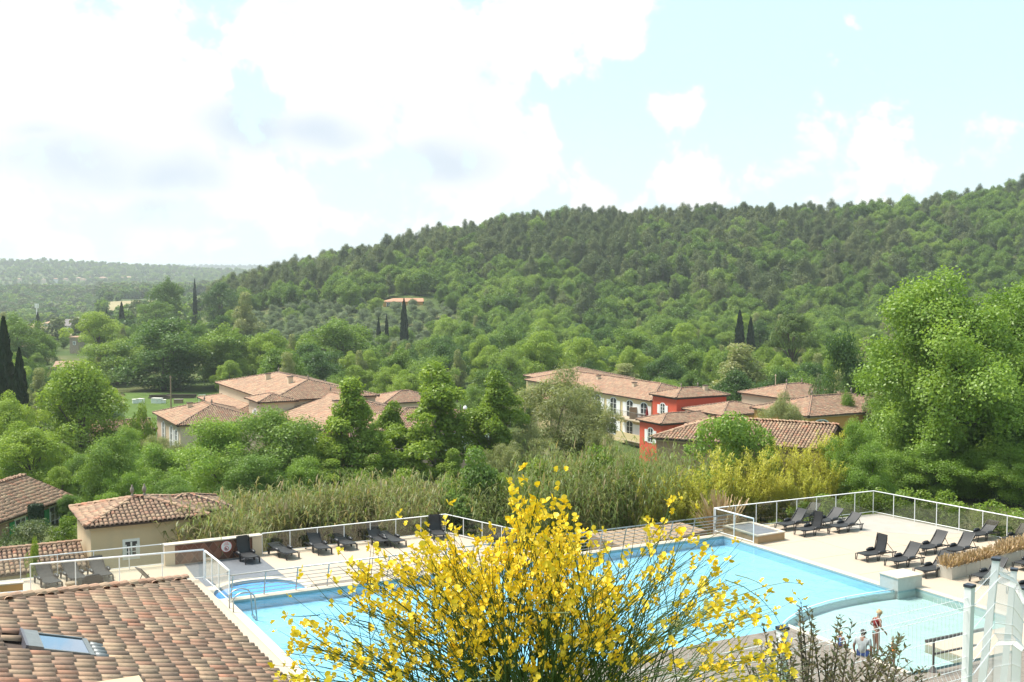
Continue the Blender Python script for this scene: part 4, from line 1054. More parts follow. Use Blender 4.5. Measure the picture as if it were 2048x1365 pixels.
building('terrace_house', 'small roof showing just left of the tallest plane tree', 'FL', P(768, 808, 150), TH, 9, 8, 'w_cream', 0.27, 'x', fin=False, group=G_L)
b6 = building('terrace_house', 'pink house seen through the three young plane trees', 'FL', P(758, 864, 104), TH, 12.5, 9, 'w_rose', 0.3, 'x', fin=False, group=G_L)
for of in (1.6, 4.2, 7.2, 9.6): win(b6, 'F', of, 0.7, 1.1, 1.6, shut='white_paint', arch=False)
# ---- red and yellow group
G_R = 'red and yellow houses right of the centre'
y1 = building('apartment_house', 'long yellow house with balconies and a clay roof behind the willow', 'FL', P(1302, 803, 150), TH, 10.5, 34, 'w_yellow', 0.3, 'y', fin=False, group=G_R, minbase=8)
wy_ = y1['_wy']
for of in (1.7, 5.0, 9.0, 13.0):
    win(y1, 'L', wy_ - of, 0.45, 1.5, 2.15); win(y1, 'L', wy_ - of, 3.2, 1.5, 2.1)
# balcony on the long facade
bal = MB(); he = y1['_he']
bal.box((-0.65, 3.2, he - 2.75), (1.3, 7.0, 0.16)); bo = bal.build('balcony', M['w_cream'], y1, local=True)
for k in range(29):
    b = MB(); b.box((-1.25, -0.2 + k * 0.24, he - 2.2), (0.03, 0.03, 0.95)); b.build('baluster', M['steel'], bo, local=True)
b = MB(); b.box((-1.25, 3.2, he - 1.72), (0.05, 7.0, 0.05)); b.build('handrail', M['steel'], bo, local=True)
b = MB(); b.box((-0.6, 3.3, he - 1.9), (1.2, 0.12, 1.5)); b.build('partition', M['wood_warm'], bo, local=True)
b = MB(); b.box((-0.65, 3.0, he - 5.5), (1.3, 7.0, 0.14)); bo2 = b.build('balcony', M['w_cream'], y1, local=True)
b = MB(); b.box((-1.25, 3.0, he - 5.0), (0.06, 7.0, 0.9)); b.build('parapet', M['w_yellow'], bo2, local=True)
tb_ = empty('balcony_table', tuple((Matrix.Translation(y1.location) @ Matrix.Rotation(TH, 4, 'Z')) @ Vector((-0.7, 1.5, he - 2.67))), TH, 'dark table on the upper balcony of the yellow house', 'table')
b = MB(); b.box((0, 0, 0.72), (0.7, 1.3, 0.05)); b.build('top', M['resin'], tb_, local=True)
for sx in (-1, 1):
    for sy in (-1, 1):
        b = MB(); b.box((sx * .3, sy * .58, 0.35), (0.05, 0.05, 0.70)); b.build('leg', M['resin'], tb_, local=True)
pr = empty('folded_parasol', tuple((Matrix.Translation(y1.location) @ Matrix.Rotation(TH, 4, 'Z')) @ Vector((-0.4, 0.45, he - 2.67))), 0, 'folded maroon parasol on the upper balcony of the yellow house', 'parasol')
b = MB(); b.tube([(0, 0, 0), (0, 0, 2.0)], 0.025, 6); b.build('pole', M['steel'], pr, local=True)
b = MB(); b.lathe((0, 0, 0.75), [(0.17, 0), (0.2, 0.15), (0.12, 0.7), (0.03, 1.15)], 8); b.build('canopy', M['cloth_red'], pr, local=True)
building('apartment_house', 'tall yellow house at the back left of the red group', 'FL', P(1128, 765, 178), TH, 13, 13, 'w_yellow', 0.24, 'x', fin=False, group=G_R, minbase=5)
building('apartment_house', 'low yellow house left of the willow below the tall yellow one', 'FL', P(1098, 801, 160), TH, 6.5, 9, 'w_yellow', 0.28, 'y', fin=False, group=G_R)
rt = building('red_tower', 'bright red tower house with twin finials and an arched white window', 'FL', P(1352, 797, 143), TH, 8.4, 5.8, 'w_red', 0.29, 'x', group=G_R, minbase=7)
win(rt, 'L', 2.2, 1.0, 0.95, 1.25)
r2 = building('red_house', 'lower red house in front of the red tower', 'FL', P(1322, 849, 134), TH, 13, 5.2, 'w_red', 0.3, 'x', group=G_R, fin=False, minbase=5)
win(r2, 'L', 2.3, 0.8, 1.0, 1.6)
building('tiled_link', 'low roof running right from the red tower towards the orange house', 'FL', P(1445, 832, 136), TH, 9, 8, 'w_orange', 0.24, 'x', fin=False, group=G_R)
building('tan_house', 'tan house with long clay roof in front of the red house', 'FL', P(1300, 876, 80), R(-28), 12.0, 7.2, 'w_pinkbrown', 0.325, 'x', gable='R', fin=False, tiles='near', indiv=300, minbase=3)
d3 = building('orange_house', 'orange house with hipped roof and stone finial left of the big right tree', 'FL', P(1617, 834, 115), TH, 14.5, 9, 'w_orange', 0.3, 'x', group=G_R)
win(d3, 'F', 1.6, 0.5, 2.2, 2.0, shut=None)
building('orange_house', 'farther house with hipped roof behind the round grey bush', 'FL', P(1566, 798, 140), TH, 11, 8.5, 'w_cream', 0.28, 'x', group=G_R)

# ---- far buildings
def far_house(name, label, px, py, Y, Lx, Ly, h, wall, roofm='tile', pitch=0.3, theta=0.0, gable='', group=None, wins=()):
    """px, py: foot of the front wall centre"""
    p = P(px, py, Y); z = p.z
    X = Vector((math.cos(theta), math.sin(theta), 0)); fl = p - X * Lx / 2
    r_ = building(name, label, 'FL', (fl.x, fl.y, z + h), theta, Lx, Ly, wall, pitch, 'x', gable, 0.3, tiles=None, fin=False, base=z - 6, group=group)
    for ch_ in r_.children:
        if ch_.name.startswith('roof') and roofm != 'tile': ch_.data.materials[0] = M[roofm]
    for (of, dn, w_, h_) in wins: win(r_, 'F', of, dn, w_, h_, shut=None, arch=False, bars=1)
    return r_
far_house('warehouse', 'grey roofed warehouse among the far fields', 148, 666, 540, 13, 16, 3.2, 'w_white', 'grey_roof', 0.35, R(14), 'LR')
far_house('farmhouse', 'white farmhouse next to the grey warehouse', 95, 667, 545, 6, 8, 4.6, 'w_white', 'tile', 0.35, R(-20), wins=((1.5, 1, .8, 1.2), (3.6, 1, .8, 1.2)))
far_house('farmhouse', 'low pale farm building left of the white farmhouse', 88, 668, 530, 5, 5, 2.6, 'w_cream', 'tile', 0.3, 0.2, wins=((2.2, .6, .8, 1.2),))
far_house('farmhouse', 'small far house with bright orange roof', 62, 668, 540, 4.5, 5, 2.6, 'w_white', 'tile', 0.4, 0.2)
far_house('stone_tower', 'square stone tower with one small window among the valley trees', 147, 703, 330, 3.6, 3.2, 4.0, 'w_stone', 'tile', 0.2, R(-18), wins=((1.6, 1.3, .7, .8),))
far_house('valley_house', 'brown roof with a skylight deep in the left trees', 131, 748, 262, 5.5, 5, 1.6, 'w_stone', 'tile', 0.45, R(6), 'LR')
far_house('valley_house', 'brown roof between the left cypresses and the big trees', 28, 706, 300, 8, 6, 1.6, 'w_stone', 'tile', 0.3, R(6))
far_house('hill_house', 'long low house with tan roof on the hill above the cypresses', 806, 620, 425, 15, 8, 3.0, 'w_orange', 'tile', 0.28, R(6), 'R', wins=((2, .5, 1.2, 1.5), (6, .5, 1.2, 1.5), (10, .5, 1.2, 1.5)))
FH = [(25, 556, 11), (38, 561, 9), (51, 549, 9), (66, 552, 7), (78, 556, 10), (88, 562, 8), (112, 561, 9), (120, 559, 10), (131, 561, 9), (160, 548, 13), (158, 559, 11), (166, 562, 12), (181, 558, 8), (190, 546, 9), (204, 559, 16), (216, 545, 9), (219, 543, 7),
      (234, 549, 13), (250, 550, 13), (246, 558, 8), (256, 558, 16), (294, 549, 6), (362, 548, 9)]
for i, (px, py, wpx) in enumerate(FH):
    Yh = 2050 + 30 * (560 - py) + random.uniform(-40, 40); L_ = wpx / FPX * Yh
    xx = (px - CX) / FPX * Yh; zz = CAMZ - (py - HOR) / FPX * Yh
    r_ = building('villa', 'tiny pale villa with tan roof scattered on the far green hillside', 'FL', (xx - L_ / 2, Yh, zz + 2.6), random.uniform(-.3, .3), L_, L_ * .8, 'w_cream' if i % 3 else 'w_white', 0.34, 'x', tiles=None, fin=False, over=.3, base=zz - 14, group='villas on the far hillside')
    r_['far'] = 1

# small chimneys and vents on the roofs
def chimney(root, fx, fy, w_=.55, h=.8):
    wx, wy, he = root['_wx'], root['_wy'], root['_he']; d = min(fx * wx, (1 - fx) * wx, fy * wy, (1 - fy) * wy) + .35; z = he + d * .27
    b = MB(); b.box((fx * wx, fy * wy, z + h * .2), (w_, w_ * .8, h * 1.2)); c_ = b.build('chimney', M['w_cream'], root, local=True)
    b = MB(); b.box((fx * wx, fy * wy, z + h * .85), (w_ * 1.2, w_, .08)); b.build('cap', M['tile_base'], c_, local=True)
for r_, fx, fy in ((b1, .3, .6), (b2, .35, .3), (b2, .3, .6), (b3, .32, .35), (b3, .3, .7), (b6, .6, .3), (y1, .3, .25), (y1, .35, .55), (rt, .72, .3), (d3, .55, .3)): chimney(r_, fx, fy)
# ================================================================ plants
def unit(v): return v / np.maximum(np.linalg.norm(v, axis=1, keepdims=True), 1e-9)
def leaf_quads(C, Nn, T, l, w_):
    """rhombic leaves at C with normal Nn and axis T"""
    Bt = np.cross(Nn, T); l = np.asarray(l)[:, None] / 2; w_ = np.asarray(w_)[:, None] / 2
    return np.stack([C - T * l, C + Bt * w_ - T * l * .15, C + T * l, C - Bt * w_ - T * l * .15], 1).reshape(-1, 3)
def lobes_to_leaves(rg, lobes, n, size, aspect, droop=0.0, low=-0.55, jitter=0.25, upw=0.35, shell=(0.72, 1.05)):
    c = np.array([l[0] for l in lobes]); r = np.array([l[1] for l in lobes])
    wts = r[:, 0] * r[:, 2]; pick = rg.choice(len(lobes), n, p=wts / wts.sum())
    z = rg.uniform(low, 1, n); az = rg.uniform(0, 2 * np.pi, n); s = np.sqrt(np.maximum(0, 1 - z * z))
    d = np.stack([s * np.cos(az), s * np.sin(az), z], 1)
    rad = rg.uniform(shell[0], shell[1], n)[:, None]
    C = c[pick] + d * r[pick] * rad + rg.normal(0, 1, (n, 3)) * size * jitter
    Nn = unit(d * 0.7 + np.array([0, 0, upw]) + rg.normal(0, 0.55, (n, 3)))
    T = unit(np.cross(Nn, rg.normal(0, 1, (n, 3))) + 1e-6)
    if droop: T = unit(T * (1 - droop) + np.array([0, 0, -droop]) + d * 0.3); Nn = unit(np.cross(T, np.cross(Nn, T)))
    L = size * rg.uniform(.65, 1.35, n)
    return leaf_quads(C, Nn, T, L, L * aspect), pick
def crown_mesh(name, seed, lobes, n, size, aspect, mat_, **k):
    rg = np.random.default_rng(seed); V, pick = lobes_to_leaves(rg, lobes, n, size, aspect, **k)
    lob = rg.random(len(lobes)); rn = np.clip(0.55 * lob[pick] + 0.45 * rg.random(n), 0, 1)
    return np_mesh(name, V, np.arange(4 * n).reshape(n, 4), M[mat_], rn)
def trunk_mesh(name, seed, H, r0, lobes, fork, nl, mat_='bark', lean=0.0):
    rg = random.Random(seed); b = MB()
    top = Vector((rg.uniform(-1, 1) * .05 * H + lean, rg.uniform(-1, 1) * .05 * H, fork * H))
    pts = [Vector((0, 0, -0.6)), Vector((0, 0, 0)), Vector((top.x * .3 + rg.uniform(-.1, .1), top.y * .3, fork * H * .5)), top]
    b.tube(pts, [r0 * 1.5, r0 * 1.15, r0 * .85, r0 * .65], 7)
    ls = sorted(lobes, key=lambda l: -l[1][0])[:nl * 2]; rg.shuffle(ls)
    for c, r in ls[:nl]:
        c = Vector(c); st = pts[2].lerp(top, rg.uniform(.35, 1.0)); mid = st.lerp(c, .5) + Vector((rg.uniform(-.2, .2), rg.uniform(-.2, .2), (c - st).length * .10))
        b.tube([st, mid, c], [r0 * .45, r0 * .28, r0 * .08], 5)
        for k in range(2):
            q = c + Vector((rg.uniform(-1, 1) * r[0], rg.uniform(-1, 1) * r[0], rg.uniform(0, 1) * r[2])) * .8
            b.tube([mid.lerp(c, .3 + .3 * k), q], [r0 * .16, r0 * .04], 4)
    return b.mesh(name, M[mat_], smooth=True)
def make_lobes(seed, H, W, zlow, kind, n, rr, flat=0.85):
    """lobe centres filling a crown envelope of height H and width W"""
    rg = random.Random(seed); out = []; R_ = W / 2
    ph = [(rg.randint(1, 4), rg.uniform(0, 6.28), rg.uniform(2, 9), rg.uniform(0, 6.28)) for _ in range(5)]; tries = 0
    while len(out) < n and tries < 4000:
        tries += 1
        t = rg.random(); z = zlow + (H - zlow) * t
        if kind == 'round': env = math.sqrt(max(0, 1 - (2 * t - 0.92) ** 2)) if t < .96 else .25
        elif kind == 'ovate': env = (math.sin(math.pi * min(1, t * .93 + .07) ** .8)) * (1 - .25 * t)
        elif kind == 'conic': env = 1.05 - t * .95 if t > .12 else .8
        elif kind == 'spread': env = min(1, .55 + t * .8) if t < .6 else math.sqrt(max(0, 1 - ((t - .6) / .42) ** 2))
        elif kind == 'umbrella': env = math.sqrt(max(0, 1 - t ** 2))
        else: env = 1
        r = rg.uniform(*rr); az = rg.uniform(0, 2 * math.pi)
        if kind != 'umbrella': env *= max(.35, .90 + .24 * sum(math.sin(a_ * az + b_) * math.sin(c_ * t + d_) for a_, b_, c_, d_ in ph))     # uneven outline
        rad = max(0, env * R_ - r * .75) * math.sqrt(rg.uniform(.12, 1))
        zz = min(max(z, zlow + r * .5), (H * (.86 + .14 * math.sin(2 * az + ph[0][1]) * math.cos(az + ph[1][1])) if kind in ('round', 'spread') else H) - r * flat)
        p = (rad * math.cos(az), rad * math.sin(az), zz)
        if any((p[0] - q[0][0]) ** 2 + (p[1] - q[0][1]) ** 2 + (p[2] - q[0][2]) ** 2 < (r * .58) ** 2 for q in out): continue
        out.append((p, (r, r, r * flat)))
    return out
TREES = {}
def proto(key, H, W, crown_, trunk_): TREES[key] = (H, W, crown_, trunk_)
def std_tree(key, seed, H, W, zlow, kind, nlob, rr, n, size, aspect, leaf, r0, fork=.35, nl=9, bark='bark', flat=.85, **k):
    lb = make_lobes(seed, H, W, zlow, kind, nlob, rr, flat)
    proto(key, H, W, crown_mesh('crown', seed, lb, n, size, aspect, leaf, **k), trunk_mesh('trunk', seed, H, r0, lb, fork, nl, bark))
# near trees
for i in range(3): std_tree('maple%d' % i, 11 + i, 14, 12, 0.3, 'round', 135, (.75, 1.6), 92000, .195, .62, 'leaf_bright', .3, .3, 16, upw=.5, shell=(.5, 1.15), jitter=.9)
for i in range(3): std_tree('plane%d' % i, 21 + i, 12, 7, 1.0, 'ovate', 80, (.45, 1.0), 27000, .205, .75, 'leaf_fresh', .14, .4, 16, bark='bark_pale', shell=(.6, 1.15))
for i in range(2): std_tree('ash%d' % i, 31 + i, 9, 8, .5, 'round', 80, (.6, 1.2), 36000, .18, .5, ('leaf_bright', 'leaf_mid')[i], .16, .3, 12, upw=.4, shell=(.5, 1.15), jitter=.8)
for i in range(2): std_tree('fresh%d' % i, 41 + i, 9, 8, .6, 'round', 64, (.6, 1.25), 30000, .185, .55, 'leaf_fresh', .16, .35, 12)
std_tree('darkbush', 45, 5, 4, .1, 'ovate', 46, (.35, .75), 13000, .15, .55, 'leaf_mid', .07, .2, 8)
std_tree('freshbush', 46, 4.5, 5, .1, 'round', 46, (.4, .85), 13000, .16, .5, 'leaf_bright', .07, .2, 8, upw=.6)
for i in range(2): std_tree('willow%d' % i, 51 + i, 9, 9.5, .4, 'round', 70, (.5, 1.2), 42000, .24, .2, 'leaf_willow', .13, .3, 14, bark='bark_pale', droop=.35, shell=(.45, 1.15))
for i in range(2): std_tree('shrub%d' % i, 61 + i, 3, 3.4, .05, 'round', 34, (.3, .6), 5500, .15, .5, 'leaf_hedge', .05, .2, 6)
std_tree('whiteshrub', 66, 2.6, 4.4, .05, 'round', 44, (.3, .6), 8000, .12, .5, 'leaf_white', .05, .2, 6)
# valley trees
for i in range(4): std_tree('oak%d' % i, 71 + i, 11, 10, .8, 'round', 95, (.5, 1.35), 19000, .28, .6, 'leaf_oak', .24, .3, 10, upw=.45, jitter=.7, shell=(.45, 1.15))
for i in range(2): std_tree('dark%d' % i, 81 + i, 11, 10, .4, 'round', 95, (.5, 1.35), 19000, .28, .6, 'leaf_dark', .24, .3, 10, upw=.45, jitter=.7, shell=(.45, 1.15))
for i in range(2): std_tree('poplar%d' % i, 86 + i, 13, 6.5, .8, 'ovate', 46, (.7, 1.3), 14000, .30, .45, 'leaf_willow', .2, .4, 8, droop=.2)
for i in range(2): std_tree('olive%d' % i, 91 + i, 4.6, 5.4, .5, 'round', 30, (.6, 1.05), 3200, .34, .38, 'leaf_olive', .16, .3, 6)
for i in range(4): std_tree('pine%d' % i, 101 + i, 10.5, 7.4, 2.2 - .35 * i, ('ovate', 'ovate', 'round', 'conic')[i], 66, (.45, 1.05), 10000, .38, .3, 'leaf_pine', .17, .62, 9, bark='bark_pale', flat=.9, low=-.45, upw=.6, jitter=.8, shell=(.4, 1.2))
for i in range(3): std_tree('hilloak%d' % i, 111 + i, 8.5, 8, .5, 'round', 66, (.45, 1.15), 9000, .32, .6, 'leaf_oak', .18, .3, 6, upw=.45, jitter=.7, shell=(.45, 1.15))
std_tree('umbrella', 121, 12, 13, 6.5, 'umbrella', 60, (.9, 1.5), 20000, .34, .3, 'leaf_umbrella', .28, .5, 16, flat=.6, low=-.3, upw=.7)
def cypress_proto(key, seed, H, W):
    rg = np.random.default_rng(seed); n = 7000; t = rg.random(n) ** .9; env = np.minimum(1, .55 + 2.2 * t) * (1 - t ** 2.2) ** .8 * W / 2
    az = rg.uniform(0, 2 * np.pi, n); bul = 1 + .14 * np.sin(az * 5 + t * 20) + .1 * np.sin(t * 60 + az)
    d = np.stack([np.cos(az), np.sin(az), np.zeros(n)], 1); C = d * (env * bul * rg.uniform(.75, 1.05, n))[:, None]; C[:, 2] = .3 + t * (H - .3)
    Nn = unit(d + rg.normal(0, .4, (n, 3))); T = unit(np.array([0, 0, 1.0]) + d * .25 + rg.normal(0, .2, (n, 3))); Nn = unit(np.cross(T, np.cross(Nn, T)))
    L = rg.uniform(.3, .6, n); V = leaf_quads(C, Nn, T, L, L * .38)
    cm = np_mesh('crown', V, np.arange(4 * n).reshape(n, 4), M['leaf_cypress'], rg.random(n))
    b = MB(); b.tube([(0, 0, -.5), (0, 0, H * .9)], [W * .12, .02], 6); proto(key, H, W, cm, b.mesh('trunk', M['bark']))
cypress_proto('cypress0', 131, 11, 2.0); cypress_proto('cypress1', 132, 11, 2.3)

def tree(name, label, key, px, pytop, wpx, Y, cat='tree', group=None, rz=None, zb=None):
    """stands on the land; its top and width agree with the photograph at distance Y"""
    H, W, cm, tm = TREES[key]; x = (px - CX) / FPX * Y; zg = float(HT(x, Y)) if zb is None else zb
    zt = CAMZ - (pytop - HOR) / FPX * Y; h = max(zt - zg, 1.0) * 1.04; sx = 1.1 * wpx / FPX * Y / W; sz = h / H
    r = empty(name, (x, Y, zg), random.uniform(0, 6.28) if rz is None else rz, label, cat, group); r.scale = (sx, sx, sz)
    inst('trunk', tm, r); inst('crown', cm, r); return r
def free_tree(name, label, key, x, y, h, cat='tree', group=None, w=None):
    H, W, cm, tm = TREES[key]; s = h / H
    r = empty(name, (x, y, float(HT(x, y))), random.uniform(0, 6.28), label, cat, group); k = s * random.uniform(.88, 1.15) if w is None else w / W; r.scale = (k, k, s)
    inst('trunk', tm, r); inst('crown', cm, r); return r

KEY = [
 ('maple_tree', 'large bright green maple towering over the right terrace', 'maple0', 1895, 540, 360, 76),
 ('maple_tree', 'bright green maple crown cut by the right edge of the picture', 'maple1', 2075, 535, 340, 79),
 ('maple_tree', 'lower left maple of the big right hand trees behind the golden bamboo', 'maple2', 1822, 655, 200, 82),
 ('maple_tree', 'maple crown filling the gap between the two tallest right hand maples', 'maple2', 1990, 585, 240, 82),
 ('laurel_bush', 'round bright green bush in front of the tan tiled roof', 'freshbush', 1465, 812, 190, 73),
 ('willow_tree', 'large grey green willow in front of the yellow house', 'willow0', 1112, 738, 265, 96),
 ('willow_tree', 'lower right half of the willow clump beside the yellow balconies', 'willow1', 1190, 795, 130, 94),
 ('plane_tree', 'pointed young plane tree in front of the pink gable', 'plane0', 700, 768, 170, 86),
 ('plane_tree', 'tallest young plane tree in the middle', 'plane1', 868, 736, 200, 88),
 ('plane_tree', 'young plane tree right of the tallest one', 'plane2', 990, 748, 155, 90),
 ('plane_tree', 'small young plane tree between the two tall ones', 'plane2', 785, 808, 130, 91),
 ('dense_bush', 'dense dark green bush between the two reed beds', 'darkbush', 950, 902, 135, 66),
 ('ash_tree', 'broad green ash tree left of the reeds', 'ash0', 440, 834, 210, 82),
 ('ash_tree', 'darker ash tree in front of the broad pink roof', 'ash1', 545, 812, 215, 84),
 ('ash_tree', 'thin ash standing against the pink house wall', 'ash0', 612, 846, 95, 86),
 ('chestnut_tree', 'rich dark green tree above the twin finial house', 'ash1', 212, 864, 135, 74),
 ('small_tree', 'small yellow green tree behind the green shuttered house', 'fresh1', 118, 938, 75, 88),
 ('small_tree', 'mid green tree right of the rich dark one', 'ash0', 308, 888, 130, 88),
 ('willow_tree', 'feathery olive green willow below the cream house', 'willow1', 312, 866, 110, 103),
 ('lime_tree', 'yellow green tree at the left edge behind the shuttered house', 'fresh0', 60, 846, 170, 92),
 ('poplar_tree', 'largest pale green tree in the left third', 'fresh1', 165, 728, 235, 120),
 ('poplar_tree', 'pale green tree at the left edge below the cypresses', 'fresh0', 22, 786, 130, 112),
 ('cypress_tree', 'taller dark cypress cut by the left edge', 'cypress0', 6, 648, 40, 136),
 ('cypress_tree', 'dark cypress second from the left edge', 'cypress1', 36, 708, 34, 133),
 ('flowering_shrub', 'white flowering shrub below the green shuttered house', 'whiteshrub', 45, 1046, 150, 63),
 ('photinia_bush', 'green bush with reddish tips left of the twin finial house', 'shrub0', 122, 1034, 75, 64),
 ('young_conifer', 'small feathery conifer standing over the low shed roof', 'shrub1', 56, 1080, 36, 53),
 ('grey_bush', 'round grey green bush before the orange house', 'willow0', 1568, 788, 120, 104),
 ('holm_oak', 'tall dense dark oak left of the big maples', 'dark0', 1698, 662, 120, 128),
 ('holm_oak', 'pale leaved tree touching the left side of the big maples', 'poplar0', 1765, 735, 85, 118),
 ('silver_shrub', 'silvery white shrub behind the orange roof', 'whiteshrub', 1640, 752, 70, 132),
 ('oak_tree', 'grey green oak right above the red tower', 'poplar1', 1482, 692, 135, 175),
 ('oak_tree', 'dark spreading oak between the red tower and the orange roofs', 'dark1', 1468, 742, 120, 158),
 ('oak_tree', 'dark oak behind the farther hipped roof', 'dark0', 1556, 738, 75, 172),
 ('umbrella_pine', 'umbrella pine with wide flat crown below the hillside', 'umbrella', 1585, 634, 112, 222),
 ('cypress_tree', 'left one of two cypresses beside the umbrella pine', 'cypress0', 1480, 625, 18, 300),
 ('cypress_tree', 'right one of two cypresses beside the umbrella pine', 'cypress1', 1502, 638, 15, 300),
 ('cypress_tree', 'tallest of three cypresses below the hill house', 'cypress1', 808, 602, 15, 345),
 ('cypress_tree', 'middle one of three cypresses below the hill house', 'cypress0', 773, 632, 8, 350),
 ('cypress_tree', 'leftmost of three cypresses below the hill house', 'cypress0', 757, 640, 9, 350),
 ('cypress_tree', 'cypress next to the white farmhouse', 'cypress0', 75, 626, 9, 520),
 ('cypress_tree', 'dark cypress behind the round bright valley tree', 'cypress1', 243, 607, 12, 430),
 ('cypress_tree', 'thin distant cypress left of the other dark cypress', 'cypress0', 213, 620, 6, 450),
 ('cypress_tree', 'small cypress standing out against the far hills', 'cypress0', 390, 563, 8, 470),
 ('plane_tree', 'huge dark plane tree with visible boughs behind the meadow', 'dark0', 325, 636, 200, 229),
 ('plane_tree', 'broad green tree right of the huge dark plane', 'oak1', 440, 650, 150, 234),
 ('plane_tree', 'green tree left of the huge dark plane', 'oak2', 232, 676, 130, 240),
 ('plane_tree', 'sunny yellow green tree at the right end of the meadow row', 'fresh0', 528, 660, 110, 232),
 ('oak_tree', 'rounded oak behind the tall roof of the left houses', 'dark1', 612, 690, 130, 226),
 ('oak_tree', 'broad dark oak in the middle of the valley', 'oak3', 680, 636, 150, 250),
 ('lime_tree', 'round bright green tree in the left valley', 'fresh1', 200, 626, 118, 300),
 ('lime_tree', 'round green tree at the left edge of the valley', 'oak0', 28, 632, 120, 275),
 ('oak_tree', 'round green tree standing before the far dark wood', 'oak1', 335, 556, 68, 440),
 ('oak_tree', 'dark green tree under the round one before the far wood', 'oak2', 312, 600, 75, 425),
 ('oak_tree', 'large rounded oak at the left foot of the wooded hill', 'dark1', 440, 566, 80, 440),
 ('poplar_tree', 'pale leafy poplar at the left of the olive slope', 'poplar0', 490, 588, 70, 320),
 ('oak_tree', 'bright lone oak at the wood edge above the olives', 'hilloak0', 700, 562, 52, 420),
]
for k_ in KEY: tree(*k_)
AVOID = []
for o in list(bpy.data.objects):
    if '_wx' in o.keys() and o.location.y > 40:
        c_ = o.location + Matrix.Rotation(o.rotation_euler.z, 3, 'Z') @ Vector((o['_wx'] / 2, o['_wy'] / 2, 0)); AVOID.append((c_.x, c_.y, max(o['_wx'], o['_wy']) * .62 + 2))
KEYXY = [((k_[3] - CX) / FPX * k_[6], k_[6], k_[5] / FPX * k_[6] / 2) for k_ in KEY]
def clear(x, y, r=2.0): return all((x - a) ** 2 + (y - b) ** 2 > (c + r) ** 2 for a, b, c in AVOID)
def clear_key(x, y, r=2.0): return all((x - a) ** 2 + (y - b) ** 2 > (c * .8 + r) ** 2 for a, b, c in KEYXY)
# ---- fillers between the houses and on the valley floor
LAB = {'shrub': 'green shrub between the trees of the valley floor', 'oak': 'leafy green oak in the mixed trees of the valley floor', 'dark': 'dark green oak in the mixed trees of the valley floor', 'poplar': 'grey green poplar in the mixed trees of the valley floor',
       'fresh': 'yellow green lime in the mixed trees of the valley floor', 'hilloak': 'green oak at the edge of the hillside wood'}
FEAT = [(1525, 1645, 706, 225), (1465, 1515, 690, 300), (745, 825, 682, 345), (765, 855, 612, 424), (255, 485, 806, 222), (45, 185, 668, 540), (130, 162, 700, 330), (225, 305, 618, 700), (290, 375, 640, 425), (234, 254, 648, 430), (440, 905, 668, 328), (112, 150, 735, 262), (10, 48, 704, 300), (180, 260, 690, 300), (640, 720, 700, 250), (400, 490, 720, 234)]
def cap_height(x, Y, h, w_):
    """keep a filler from hiding what the photograph shows behind it"""
    s = CX + FPX * x / Y; hw_ = w_ / 2 / Y * FPX; zg = float(HT(x, Y))
    for a, b, yb, Yf in FEAT:
        if Y < Yf - 1 and s + hw_ > a and s - hw_ < b: h = min(h, CAMZ - (yb - HOR) / FPX * Y - zg)
    return h
cnt = 0
for Yv in np.arange(164, 372, 12.0):
    s = -60.0
    while s < 2130:
        s += random.uniform(.75, 1.15) * 9.0 / Yv * FPX
        Y = Yv + random.uniform(-4, 4); x = (s - CX) / FPX * Y
        if 250 < s < 520 and Y < 222: continue                       # meadow
        if 225 < s < 420 and Y > 250 : 
            if random.random() < .3: continue
        if 470 < s < 890 and Y > 318: continue                       # olive slope
        if s > 1040 and s < 1480 and Y < 198: continue
        if s > 520 and s < 950 and Y < 168: continue
        if s < 60 and Y < 190 and random.random() < .5: continue
        if 90 < s < 170 and Y < 330 and Y > 250: continue
        if not clear(x, Y, 3) or not clear_key(x, Y): continue
        fr = random.random()
        kd = 'oak' if fr < .46 else 'dark' if fr < .66 else 'poplar' if fr < .83 else 'fresh'
        key = kd + str(random.randrange(4 if kd == 'oak' else 2))
        hgt = random.uniform(6.5, 11.5)
        if s > 1700: hgt *= .85
        hgt = cap_height(x, Y, hgt, 8)
        if hgt < 1.5: continue
        if hgt < 4: kd, key = 'shrub', 'hilloak%d' % random.randrange(3)
        free_tree({'oak': 'oak_tree', 'dark': 'holm_oak', 'poplar': 'poplar_tree', 'fresh': 'lime_tree', 'shrub': 'green_shrub'}[kd], LAB[kd], key, x, Y, hgt, 'tree', 'mixed trees of the valley floor'); cnt += 1
